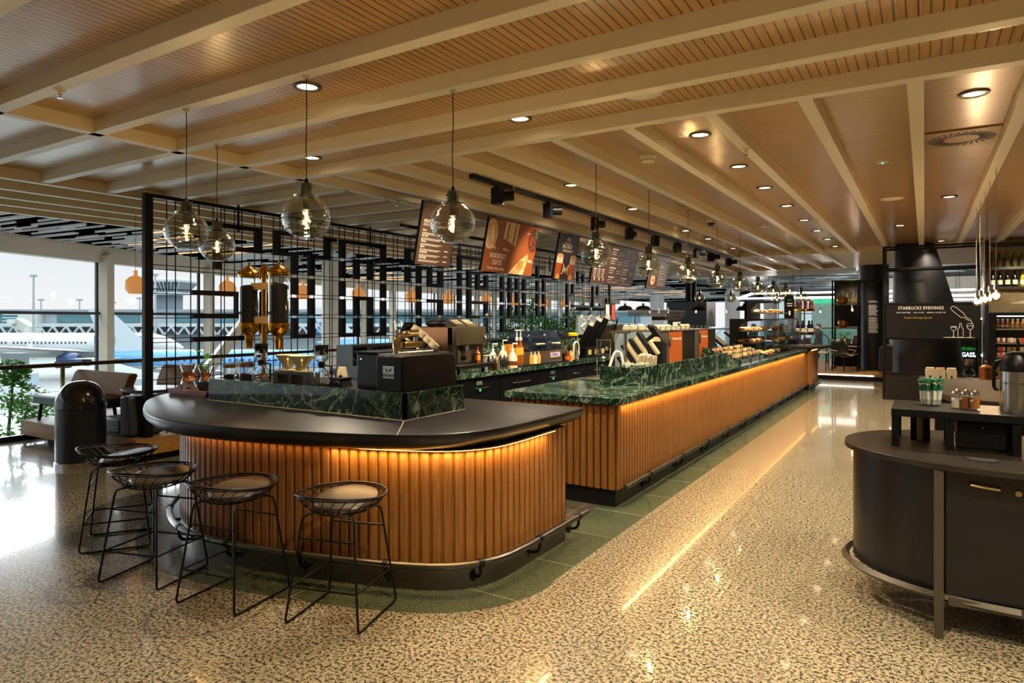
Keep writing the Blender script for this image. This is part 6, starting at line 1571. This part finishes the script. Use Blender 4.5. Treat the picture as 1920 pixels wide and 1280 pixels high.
for i, (x, z, lb) in enumerate(((.22,1.735,'round copper kettle on the top brass shelf of the far frame'),(.24,1.135,'round copper kettle on the middle brass shelf of the far frame'),(.28,.635,'big silver and copper kettle on the lowest brass shelf'))):
    t = thing('copper_kettle', lb, 'kettle', (-2.05+x,19.4,LZ+z), 0, 'kettles in the far frame')
    MB().lathe([(0,0),(.08,0),(.13,.06),(.135,.12),(.10,.19),(.04,.22),(0,.225)], 20).build('body', pm('#b8783a' if i < 2 else '#b8b0a8', .2, .9), t); MB().tube([(.10,0,.16),(.19,0,.18),(.18,0,.06),(.12,0,.04)], .012, 8).build('handle', M_BLACK, t); MB().ball((0,0,.235),.02,8,6).build('lid_knob', M_BLACK, t)
fc2 = struct(MB().lathe([(0,0),(.36,0),(.36,3.34),(0,3.34)], 32, (-1.15,20.2,0)), 'column', pm('#15161c', .4))
q = MB(); rg = random.Random(3)
for blk, (z0, n) in enumerate(((1.98,2),(1.72,7),(1.64,2),(1.18,13))):
    for k in range(n):
        z = z0 + .033*(n-1-k) if blk != 1 else 1.70+.033*k
        w_ = .2*rg.uniform(.6,1)
        ang0 = -PI/2 - .28
        pts = [( -1.15+.362*math.cos(ang0+s_*.1), 20.2+.362*math.sin(ang0+s_*.1), z) for s_ in range(int(3+5*w_/.2))]
        q.tube(pts, .008, 4)
q.build('printed_text', pm('#b8b4aa', .6), fc2)
fb = thing('condiment_counter', 'dark far counter with cup stacks under the black column', 'counter', (-2.2,21.35,LZ))
B(0,1.2,-.35,.35,0,.62).build('body', M_BLACK, fb); B(-.02,1.22,-.37,.37,.622,.65).build('top', pm('#7a5a34', .4), fb); B(.5,1.2,-.3,.2,.651,.87).build('riser', M_BLACK, fb); B(.52,.8,-.302,-.3,.67,.84).build('painted_niche', pm('#a8703a', .5), fb)  # niche is a flat plate, its warm light put into the colour
q = MB()
for k in range(3): q.cyl((.16+.11*k,-.352,.5),(.24+.11*k,-.352,.5),.006,n=6)
q.build('handle', M_CHROME, fb)
for k in range(6):
    plainthing('cup_stack', '%s white cup stack along the far counter riser' % ORD[k], 'cup stack', (-1.62+.07*k,21.3,LZ+.872), [('cups', MB().lathe([(0,0),(.025,0),(.033,.11 if k > 2 else .08),(0,.11 if k > 2 else .08)],12), M_WHITE), ('rim_ring', MB().lathe([(.0335,.07),(.035,.075),(.0335,.08)],12), M_STEEL)], group='white cup stacks on the far counter')
def shell_chair(label, x, y, rz, col='#1a1714', z=LZ):
    t = thing('shell_chair', label, 'armchair', (x,y,z), rz, group='wire legged shell chairs')
    rows = []
    for i in range(8):          # profile from front edge over seat up the back
        s = i/7
        if s < .5: py = .24-.40*(s/.5); pz = .40-.04*math.sin(PI*s/.5)*.8
        else: py = -.16-.16*((s-.5)/.5)**.8; pz = .38+.42*((s-.5)/.5)
        w_ = .27+.03*math.sin(PI*s) - (.10*max(0,s-.75)/.25)
        rows.append([Vector((w_*u_, py+.05*u_*u_*(1 if s > .5 else 0)+.03*abs(u_), pz+.07*u_*u_*(1-s*.4))) for u_ in (-1,-.75,-.4,0,.4,.75,1)])
    m = MB(); m.loft(rows, caps=False, closed=False)
    o = m.build('shell', pm(col, .45), t); sm_ = o.modifiers.new('thick', 'SOLIDIFY'); sm_.thickness = .025
    for s in (-1,1):
        MB().tube([(s*.16,.12,.36),(s*.24,.22,0)], .009, 6).build('leg', M_BLACK, t); MB().tube([(s*.16,-.1,.36),(s*.24,-.22,0)], .009, 6).build('leg', M_BLACK, t)
        MB().tube([(s*.24,.22,.01),(-s*.16,-.1,.35)], .006, 6).build('cross_wire', M_BLACK, t)
        MB().tube([(s*.27,.02,.44),(s*.33,.10,.54),(s*.33,-.10,.55),(s*.27,-.2,.56)], .016, 8).build('armrest', pm('#9a7440', .4), t)
    MB().lathe([(0,0),(.2,.0),(.22,.015),(.2,.04),(0,.045)], 20, (0,.03,.395)).build('cushion', pm('#b39a68' , .6, var=.2), t)
    return t
shell_chair('black shell armchair in full view on the far lounge deck', -1.45,18.95-.1, 2.4) if False else None
shell_chair('black shell armchair with wooden arms at the edge of the far lounge deck', -1.75,18.85, -2.2)
shell_chair('shell armchair beside the bottle stand, half hidden by the end counter', -3.15,19.6, 2.6, '#1b2433')
shell_chair('second dark shell armchair, tucked towards the black column', -3.0,20.3, 2.2)
lt = thing('lounge_table', 'low oak table with a thin dark frame on the far lounge deck', 'table', (-2.42,18.92,LZ))
B(-.35,.3,-.28,.28,.46,.485).build('table_top', pm('#c08a3c', .4), lt)
for x in (-.33,.28):
    for y in (-.26,.26): B(x-.01,x+.01,y-.01,y+.01,0,.46).build('leg', M_BLACK, lt)
bk = thing('lounge_bench', 'dark upholstered bench end beside the display frame', 'bench', (-.84,18.72,.191))
m = MB(); m.extr([(-.12,-.2,.06),(.2,-.2,.06),(.2,-.2,.70),(-.02,-.2,.70),(-.10,-.2,.64)], (0,.6,0),'y'); m.build('back', pm('#2a2522', .5), bk, bev=.02); B(-.12,.2,-.2,.4,0,.06).build('base', M_OAK_H, bk)
for i, (x, y, lb) in enumerate(((-2.7,22.4,'bentwood cafe chair behind the oak lounge table'),(-1.55,22.0,'bentwood cafe chair beyond the black shell armchair'))):
    t = thing('bentwood_chair', lb, 'chair', (x,y,LZ), PI+.2*i, 'pale bentwood cafe chairs')
    MB().lathe([(0,.44),(.2,.44),(.2,.465),(0,.47)], 20).build('seat', pm('#7a6a50', .5), t)
    MB().tube([(-.19,-.12,.46)]+[(-.2*math.cos(a_*PI/10),-.18,.66+.2*math.sin(a_*PI/10)) for a_ in range(11)]+[(.19,-.12,.46)], .014, 8).build('back_hoop', M_CHAR, t)
    for sx in (-1,1):
        for sy in (-1,1): MB().tube([(sx*.15,sy*.15,.45),(sx*.19,sy*.19,0)], .013, 6).build('leg', M_CHAR, t)
# pizza-oven like hood and lit soffit in the far hall
hd = thing('oven_hood', 'blue grey square hood with an arched brown front hanging in the far hall', 'hood', (-7.3,24.2,0))
B(-.72,.72,-.6,.6,1.25,2.15).build('hood_body', pm('#50626e', .5), hd); B(.721,.74,-.6,.6,1.25,2.15).build('brown_front', pm('#5a4030', .5, var=.15), hd)
MB().extr([(.741,-.42,1.25)]+[(.741,-.42*math.cos(a_*PI/12),1.25+.6*math.sin(a_*PI/12)) for a_ in range(13)], (.004,0,0),'x').build('arch_opening', pm('#15100d', .7), hd)
for y in (-.3,.3): MB().cyl((0,y,2.15),(0,y,3.33),.11,n=14).build('flue', M_BLACKMATT, hd)
B(-.5,.5,-.5,.5,0,1.25).build('counter_block', pm('#3a3f44', .5), hd)
so = thing('lit_soffit', 'ring of long white light bars under the far dark ceiling', 'ceiling light', (0,0,2.35))
PINKW = em('#fff0ea', 3.5)
for i, (x0, x1, y, z) in enumerate(((-5.6,3.5,26.5,.12),(-6.6,3.2,28.5,.0),(-4.6,1.5,27.2,-.05),(-2.5,3.4,30,-.12))):
    B(x0,x1,y,y+.12,z,z+.07).build('light_bar', PINKW, so)
MB().bar((-6.6,28.5,.04),(-5.6,26.5,.16),.1,.07).build('light_bar', PINKW, so)
q = MB()
for x in (-5.4,-2,1,3):
    for y in (26.55,28.55,30.05): q.cyl((x,y,.1),(x,y,.98),.008,n=6)
q.build('hanger', M_BLACK, so)
# far glass screen with yellow and grey panels, seated people
fg = thing('far_glass_screen', 'low glass screen with pale yellow panels in the far hall', 'screen', (0,0,0))
MB().add([(-6.6,24.6,0),(-3.2,26.2,0),(-3.2,26.2,1.15),(-6.6,24.6,1.15)], [(0,1,2,3)]).build('pane', glass((.78,.9,.88),.16,.5), fg, smooth=False)
MB().bar((-6.6,24.62,1.17),(-3.2,26.22,1.17),.05,.04).build('top_rail', M_CREAM, fg)
for x, c in ((-5.9,'#b9a878'),(-5.3,'#c8b890'),(-4.7,'#c09a3a'),(-5.6,'#4a5866')): MB().bar((x,25.6+.4*(x+5.3),.0),(x+.3,25.74+.4*(x+5.3),0),.04,1.8).build('panel', pm(c, .6), fg)
fg2 = thing('far_planter_screen', 'low glass screen with greenery behind, beside the bottle stand', 'screen', (0,0,0))
MB().add([(-3.0,25.0,.0),(-.9,25.3,.0),(-.9,25.3,1.2),(-3.0,25.0,1.2)], [(0,1,2,3)]).build('pane', glass((.7,.88,.86),.16,.5), fg2, smooth=False)
MB().bar((-3.0,25.0,1.22),(-.9,25.3,1.22),.05,.04).build('top_rail', M_CREAM, fg2)
leafy('screen_plant', 'dark green planting behind the far glass screen', (-1.9,25.9,0), [(-.5,0,.7,.4),(.2,0,.7,.4),(.7,.1,.6,.3)], 160, .13, 31)
gb = thing('green_sign', 'glowing green shop front band in the far hall', 'sign', (0,0,0))
B(-4.2,-1.2,31.5,31.6,2.2,2.45).build('band', em('#30c090', 1.0), gb); B(-4.2,-1.2,31.6,31.75,0,2.2).build('shop_front', pm('#7fa8a4', .4), gb)
ds2 = plainthing('dark_screen', 'dark rectangular screen hanging over the far glass screen', 'screen', (-1.5,25.6,1.95), [('panel', B(-.5,.35,-.03,.03,-.15,.25), M_BLACKMATT), ('bracket', B(-.1,-.06,-.02,.02,.25,1.36), M_BLACK)])
def person(label, loc, rz, shirt, hair, lean=0, arm=False):
    t = thing('person', label, 'person', loc, rz)
    V = [(0,0,.46),(0,-.02,.62),(0,-.02,.84),(0,0,1.0),(0,.01,1.10),(0,.02,1.22),(.17,0,.98),(.23,.08,.76),(.16,.28,.80),(-.17,0,.98),(-.23,.08,.76),(-.16,.28,.80),(.09,.0,.46),(.11,.40,.48),(.11,.42,.06),(-.09,.0,.46),(-.11,.40,.48),(-.11,.42,.06),(.11,.52,.03),(-.11,.52,.03)]
    if arm: V[7] = (.30,.12,1.0); V[8] = (.10,.06,1.17)
    E_ = [(0,1),(1,2),(2,3),(3,4),(4,5),(3,6),(6,7),(7,8),(3,9),(9,10),(10,11),(0,12),(12,13),(13,14),(0,15),(15,16),(16,17),(14,18),(17,19)]
    Rd = [.13,.12,.14,.11,.05,.085,.06,.045,.035,.06,.045,.035,.09,.07,.045,.09,.07,.045,.04,.04]
    me = bpy.data.meshes.new('body'); me.from_pydata(V, E_, []); me.materials.append(pm(shirt, .7))
    o = bpy.data.objects.new('body', me); COL.objects.link(o); o.parent = t
    s_ = o.modifiers.new('skin', 'SKIN')
    for v, r_ in zip(me.skin_vertices[0].data, Rd): v.radius = (r_, r_)
    me.skin_vertices[0].data[0].use_root = True
    o.modifiers.new('sub', 'SUBSURF').levels = 1; o.modifiers['sub'].render_levels = 1
    m = MB().ball((0,.02,1.20),.095,14,10,sz=1.25); m.ball((0,.115,1.19),.018,8,5)
    m.build('face', pm('#b88a70', .6), t)
    MB().lathe([(0,.13),(.06,.115),(.10,.06),(.105,.0),(.09,-.05)], 16, (0,.0,1.215)).build('hair', pm(hair, .7), t)
    B(-.2,.2,-.2,.2,.0,.36).build('stool', M_CHAR, t) if False else None
    return t
person('person in a dark jacket seated beyond the pastry case, head turned down', tuple(Vector((*W(1413,613,27).xy,0))), 2.6, '#22242a', '#1a1512')
person('person in a black top with a hand raised to the head beyond the bottle stand', tuple(Vector((*W(1535,617,27).xy,0))), 2.4, '#1b1b20', '#2a1c14', arm=True)
person('person in an olive shirt behind the glass pastry case', tuple(Vector((*W(1466,618,27.5).xy,0))), 2.8, '#6a6a3a', '#1f1a15')
for i, (u, d_) in enumerate(((1413,27),(1535,27),(1466,27.5))):
    p = W(u,613,d_); plainthing('round_stool', 'plain grey seat under the %s' % ('person in the dark jacket','person in the black top','person in the olive shirt')[i], 'stool', (p.x,p.y,0), [('seat', B(-.2,.2,-.2,.2,.30,.36), M_CHAR), ('leg', MB().cyl((0,0,0),(0,0,.3),.04,n=10), M_BLACK)])
# ------------------------------------------------------------------ menu boards and their hanging bar
hb = thing('menu_rail', 'black hanging bar with drop rods that carries the menu boards', 'rail', (-5.03,5.7,2.95))
B(-.018,.018,0,9.3,-.36,-.325).build('bar', M_BLACK, hb)
for y in (.5,1.85,3.0,4.2,5.3,6.6,7.9,9.0):
    B(-.014,.014,y-.014,y+.014,-.33,-.004).build('drop_rod', M_BLACK, hb); MB().cyl((0,y,-.004),(0,y,0),.05,n=16).build('ceiling_plate', M_GRAPHITE, hb)
TILT = math.atan2(.14, .70)
def board(label, y0, y1, col):
    """local x runs along the board (towards +y world), local y up the face, local z out of the face"""
    t = thing('menu_board', label, 'menu board', (-4.93, y0, 2.175), 0, 'tilted menu boards')
    t.rotation_euler = (Matrix(((0, math.sin(TILT), math.cos(TILT)), (1, 0, 0), (0, math.cos(TILT), -math.sin(TILT))))).to_euler()
    w_ = y1-y0; h = math.hypot(.14,.70)
    B(0,w_,0,h,-.022,0).build('panel', pm(col, .45, var=.04), t)
    MB().box(-.01,0,0,h,-.03,.002).box(w_,w_+.01,0,h,-.03,.002).box(-.01,w_+.01,h,h+.01,-.03,.002).build('frame', M_BLACK, t)
    B(w_*.3,w_*.34,h*.55,h*.6,-.11,-.022).build('bracket', M_BLACK, t)
    return t, w_, h
def flat(t, name, pts, mat, z=.0012, th=.0012):
    return MB().loft([[(x,y,z) for x, y in pts],[(x,y,z+th) for x, y in pts]]).build(name, mat, t, smooth=False)
def ell(cx, cy, rx, ry, rot=0, n=24): return [(cx+rx*math.cos(2*PI*k/n)*math.cos(rot)-ry*math.sin(2*PI*k/n)*math.sin(rot), cy+rx*math.cos(2*PI*k/n)*math.sin(rot)+ry*math.sin(2*PI*k/n)*math.cos(rot)) for k in range(n)]
def lines(t, rows, name='small_print', mat=M_PRINT):
    for x, y, L, h in rows:
        q = MB()
        # a row of short strokes standing for small print
        k = 0
        while k < L:
            w_ = min(.018 + .022*random.random(), L-k); q.box(x+k, x+k+w_, y, y+h, .001, .0022); k += w_ + .008
        q.build(name, mat, t, smooth=False)
# 1 plain brown text board
t, w_, h = board('plain brown text menu board, first of the row, partly behind a globe', 5.82, 6.47, '#4a3224')
text('SPECIALTY BREWS', .052, M_PRINT, t, (.05,h*.70,.0012), (0,0,0), align='LEFT', bold=True, sx=.7)
rows = [(.05,h*.65,.42,.007),(.05,h*.63,.38,.007)]
for k, nm in enumerate(('Clover','Pour Over','Chemex','Syphon','French Press','Coffee Flight')):
    y = h*(.54-.088*k); text(nm, .034, M_PRINT, t, (.05,y+.012,.0012), (0,0,0), align='LEFT', bold=True, sx=.75)
    for r_ in range(2): rows.append((.05,y-.022-.014*r_,.38-.05*(r_ % 2),.007))
    if k > 2: rows.append((.50,y-.02,.07,.011))
lines(t, rows)
# 2 wood printed board with food
def board_wood():
    m_ = NT('printed_table_wood'); f = m_.noise(m_.coord((1.2,14,1)), 2.2, 6, .6, 1.2)
    m_.base(m_.ramp(f, [(.28,'#8a3c10'),(.5,'#b05a1e'),(.72,'#c87430')])); return m_.set(.45)
t, w_, h = board('large square menu board printed with a wooden table and sandwiches', 7.15, 8.45, '#9a5220')
t.children[0].data.materials[0] = board_wood()
text('WONDERFULLY', .098, M_PRINT, t, (.34,h*.31,.0016), (0,0,0), bold=True, sx=.56)
text('CRAFTED', .098, M_PRINT, t, (.34,h*.185,.0016), (0,0,0), bold=True, sx=.56)
text('for the perfect pairing.', .06, M_PRINT, t, (.34,h*.078,.0016), (0,0,0), sx=.75)
CRM = pm('#e6c898', .6); BRD = pm('#c98a4a', .6, var=.2)
flat(t, 'shadow_patch', [(.30,h),(.55,h*.55),(.9,h*.5),(.75,h)], pm('#8a3c10', .5), .0008) if False else None
flat(t, 'cappuccino_cup', [(max(x,.002),y) for x, y in ell(.10,h*.70,.15,.20)], CRM, .0012); flat(t, 'coffee_surface', [(max(x,.004),y) for x, y in ell(.10,h*.71,.125,.165)], pm('#dcae74', .5), .0026); flat(t, 'milk_leaf', ell(.13,h*.72,.035,.11,.2), pm('#f4e8d4', .5), .004)
for x, dy in ((.40,.06),(.57,0)):
    flat(t, 'toasted_sandwich', [(x,h*(.60+dy)),(x+.165,h*(.55+dy)),(x+.185,h*.985),(x+.02,h*.985)], pm('#e9d2a0', .6), .0012); flat(t, 'sandwich_filling', [(x+.075,h*(.59+dy)),(x+.105,h*(.58+dy)),(x+.12,h*.975),(x+.095,h*.975)], pm('#7a4420', .6), .0028)
flat(t, 'berry_bowl', [(min(x,w_-.002),y) for x, y in ell(1.19,h*.72,.13,.17)], pm('#3a2418', .5), .0012); q = MB(); rg = random.Random(2)
for k in range(16):
    a_ = rg.random()*6.28; r_ = .1*math.sqrt(rg.random()); x = 1.18+r_*math.cos(a_)
    if x < w_-.03: q.lathe([(0,.004),(.022,.0036),(.024,.0028)], 8, (x,h*.72+1.3*r_*math.sin(a_),0))
q.build('berries', pm('#8a2a18', .35), t)
flat(t, 'leaf_garnish', [(min(x,w_-.003),y) for x, y in ell(1.25,h*.84,.035,.06,.5)], pm('#3a7a2a', .5), .0045)
flat(t, 'wrap_paper', [(.66,.004),(.74,h*.10),(.93,h*.30),(1.08,h*.42),(1.12,h*.36),(1.05,.004)], pm('#e8cfa0', .6), .0012)
flat(t, 'wrap_roll', [(.72,.004),(.84,h*.20),(.98,h*.27),(1.06,h*.18),(.92,.004)], pm('#c99a60', .6), .0026); flat(t, 'wrap_filling', ell(.93,h*.20,.09,.055,.5), pm('#d87a2a', .5), .004); flat(t, 'wrap_greens', ell(.90,h*.22,.03,.025), pm('#6a8a30', .5), .0055); flat(t, 'wrap_roll', [(.99,h*.24),(1.06,h*.44),(1.12,h*.40),(1.08,h*.24)], pm('#d8a868', .6), .0028)
lines(t, [(.14,h*.475,.09,.016),(.14,h*.445,.12,.016),(.44,h*.46,.10,.016),(.44,h*.43,.17,.016),(1.00,h*.83,.10,.016),(1.13,h*.30,.1,.014),(1.13,h*.27,.14,.014)])
# 3 tall dark board with two beer-like mugs
t, w_, h = board('narrow dark menu board with two tall amber latte glasses', 9.12, 9.79, '#2a1e18')
text('MACCHIATO', .088, M_PRINT, t, (w_*.47,h*.735,.0016), (0,0,0), bold=True, sx=.62)
lines(t, [(w_*.30,h*.80,.22,.016),(w_*.26,h*.645,.34,.018),(w_*.26,h*.62,.3,.012)])
q = MB(); q.tube([(w_*.47+.055*math.cos(a_*PI/9),h*.87+.045*math.sin(a_*PI/9),.003) for a_ in range(10)], .006, 5).tube([(w_*.47-.02,h*.875,.003),(w_*.47+.03,h*.86,.003),(w_*.47+.02,h*.885,.003)], .005, 5); q.build('printed_emblem', M_PRINT, t)
AMB = pm('#c0541a', .35); FOAM = pm('#f0e2c8', .5); CAR = pm('#e8b060', .4)
for x0 in (.02,.47):
    x1 = x0+.21
    flat(t, 'latte_glass', [(x0+.02,.004),(x1-.02,.004),(x1,h*.42),(x0,h*.42)], AMB, .0012); flat(t, 'milk_foam', [(x0,h*.36),(x1,h*.36),(x1,h*.52),(x0,h*.52)], FOAM, .0026); flat(t, 'caramel_top', ell((x0+x1)/2,h*.525,.105,.035), CAR, .004); flat(t, 'caramel_swirl', [(x0+.03,.006),(x1-.03,.006),(x1-.05,h*.10),(x0+.09,h*.13)], CAR, .0028)
    lines(t, [(x0+.05,h*.21,.11,.022),(x0+.045,h*.17,.12,.022)])
MB().tube([(.235,h*.36,.004),(.28,h*.33,.004),(.28,h*.16,.004),(.235,h*.12,.004)], .008, 6).build('glass_handle', CAR, t)
MB().tube([(.465,h*.34,.004),(.43,h*.31,.004),(.43,h*.16,.004),(.465,h*.13,.004)], .008, 6).build('glass_handle', CAR, t)
q = MB()
for k in range(3): q.tube([(.29+.04*k+.018*math.cos(a_*PI/6),h*(.20+.03*(k % 2))+.04*math.sin(a_*PI/6),.004) for a_ in range(9)], .004, 5)
q.build('printed_flourish', M_PRINT, t)
# 4 wide price board
t, w_, h = board('wide brown price menu board with three columns of prices', 10.48, 12.41, '#4a2a18')
rows = []
cols = ((.06,.50),(.72,.55),(1.34,.45))
text('drinks', .0001, M_PRINT, t, (0,0,-.01), (0,0,0)) if False else None
for x, L in cols[1:]:
    for k in range(14):
        if k % 4 == 3: continue
        y = h*(.90-.06*k); rows.append((x,y,(.26 if k % 4 == 0 else .19),(.024 if k % 4 == 0 else .013)))
        if k % 4:
            for c_ in range(3): rows.append((x+.34+.07*c_,y,.03,.014))
for k in range(3):
    x = .07+.17*k
    for r_ in range(5): rows.append((x,h*(.34-.045*r_),.10,.012 if r_ else .02))
rows += [(.06,h*.5,.14,.016),(.45,h*.5,.03,.014),(.52,h*.5,.03,.014),(.72,h*.06,.45,.010),(1.32,h*.05,.5,.010),(.06,h*.88,.3,.02),(.06,h*.8,.2,.014),(.06,h*.72,.24,.014)]
lines(t, rows)
MB().box(1.262,1.266,h*.05,h*.96,.0005,.0012).build('divider_line', pm('#c8a888', .6), t)
q = MB()
for x in (.13,.33,.50): q.loft([[(x,h*.07,.001),(x+.025,h*.07,.001),(x+.035,h*.15,.001),(x-.01,h*.15,.001)],[(x,h*.07,.0022),(x+.025,h*.07,.0022),(x+.035,h*.15,.0022),(x-.01,h*.15,.0022)]])
q.build('printed_cups', M_PRINT, t)
# 5 last board
t, w_, h = board('last menu board, brown with a framed picture of food in its corner', 13.2, 14.39, '#4a2a18')
rows = []
for x in (.62,.78):
    for k in range(12): rows.append((x,h*(.80-.06*k),.09+.05*((k*7) % 3)/2,.016))
for k in range(12): rows.append((.95,h*(.80-.06*k),.04,.014)); rows.append((1.02,h*(.80-.06*k),.04,.014))
rows += [(.85,h*.90,.25,.022)]
lines(t, rows)
MB().box(.55,.554,.03,h-.03,.0005,.0012).build('divider_line', pm('#c8a888', .6), t)
flat(t, 'food_picture', [(.06,h*.08),(.50,h*.08),(.50,h*.42),(.06,h*.42)], pm('#5a2412', .5), .0008); flat(t, 'plate', ell(.30,h*.28,.13,.11), CRM, .002); flat(t, 'cake_slice', [(.24,h*.24),(.36,h*.24),(.31,h*.36)], pm('#c8402a', .5), .0034)
MB().box(.04,.52,h*.05,h*.056,.001,.002).box(.04,.52,h*.444,h*.45,.001,.002).box(.04,.046,h*.05,h*.45,.001,.002).build('picture_border', M_PRINT, t)

# ------------------------------------------------------------------ lights of the place
WARM = (1, .83, .60); WARM2 = (1, .85, .66)
def spot(x, y, z, power, ang=75, blend=.5, col=WARM, aim=None, r_=.04):
    l = bpy.data.lights.new('lamp', 'SPOT'); l.energy = power; l.color = col; l.spot_size = math.radians(ang); l.spot_blend = blend; l.shadow_soft_size = r_
    o = bpy.data.objects.new('lamp', l); COL.objects.link(o); o.location = (x,y,z)
    if aim: o.rotation_euler = (Vector(aim)-Vector((x,y,z))).to_track_quat('-Z','Y').to_euler()
    return o
def point(x, y, z, power, col=WARM, r_=.03):
    l = bpy.data.lights.new('lamp', 'POINT'); l.energy = power; l.color = col; l.shadow_soft_size = r_
    o = bpy.data.objects.new('lamp', l); COL.objects.link(o); o.location = (x,y,z); return o
def area(x, y, z, sx, sy, power, col, rot, spread=150):
    l = bpy.data.lights.new('lamp', 'AREA'); l.shape = 'RECTANGLE'; l.size = sx; l.size_y = sy; l.spread = math.radians(spread); l.energy = power; l.color = col
    o = bpy.data.objects.new('lamp', l); COL.objects.link(o); o.location = (x,y,z); o.rotation_euler = rot; return o
KS = 2.15
sn = bpy.data.lights.new('fill_sun', 'SUN'); sn.energy = 3.6; sn.angle = math.radians(48); sn.color = (.86,.94,1)  # broad sun added on the window side to strengthen the overcast daylight
so_n = bpy.data.objects.new('fill_sun', sn); COL.objects.link(so_n); so_n.rotation_euler = Vector((.93,-.22,-.26)).to_track_quat('-Z','Y').to_euler()
for i, (x, y) in enumerate(DOWN): spot(x, y, 3.03, 95*KS, 120, .7)
for x, y, p in ((1.2,2.2,190),(-.4,1.5,150),(1.2,-.5,150),(-.6,-1.2,120),(1.6,4.0,120)): spot(x, y, 3.03, p*KS, 125, .7)     # downlights of the bays over and behind the camera
for i, y in enumerate(SY): spot(-3.6, y+.02, 2.70, (70 if i % 2 == 0 else 130)*KS, 70, .6, WARM, (-4.85,y+.6,2.2) if i % 2 == 0 else (-4.7,y+.5,1.0))
for y in (5.6, 7.8, 10.0, 12.2, 14.0): spot(-3.0, y, 2.9, 45*KS, 100, .6, WARM, (-2.3,y,.0))
for x, y in [(-4.19,2.61),(-4.83,3.27),(-3.03,2.62),(-2.45,3.25)]+[(-2.5,y) for y in YS]: point(x, y, 2.15, 9.0*KS, (1,.66,.34), .012)
for y in (7.67,9.0,10.35): point(.57, y, 1.75, 6*KS, (1,.7,.4), .04)
# light strips below the worktops wash the wood
area(-2.10, 10.0, .835, .012, 9.8, 15*KS, (1,.62,.25), (0,0,0))
st = offset(WOOD, -.045)
for a, b in zip(st[4:46:3], st[7:49:3]):
    p = (Vector(a)+Vector(b))/2; d_ = Vector(b)-Vector(a)
    area(p.x, p.y, .79, .012, d_.length, 13*KS*d_.length/9.8*(1.3 if p.x > -3.0 else .12), (1,.62,.25), (0,0,math.atan2(d_.y,d_.x)-PI/2))
area(-2.05, 15.87, .86, .012, .9, 2.5, (1,.62,.25), (0,0,0))
for y in (12.2, 13.6): spot(-2.6, y, 2.0, 30, 80, .6, WARM2)
for x in (1.4, 2.2): spot(x, 14.0, 2.8, 90, 90, .7, WARM2, (x,14.9,1.2))
spot(.0, 13.2, 2.9, 110, 70, .7, WARM2, (0,14.6,1.5))
for x, y in ((-1.6,19.2),(-3.2,20.4),(-2.0,17.4)): spot(x, y, 2.9, 120, 110, .7)
for x, y in ((-5,27),(-2,28),(0,27.5),(-7,34),(-4,40),(-8,26)): point(x, y, 2.6, 160, (1,.93,.86), .2)
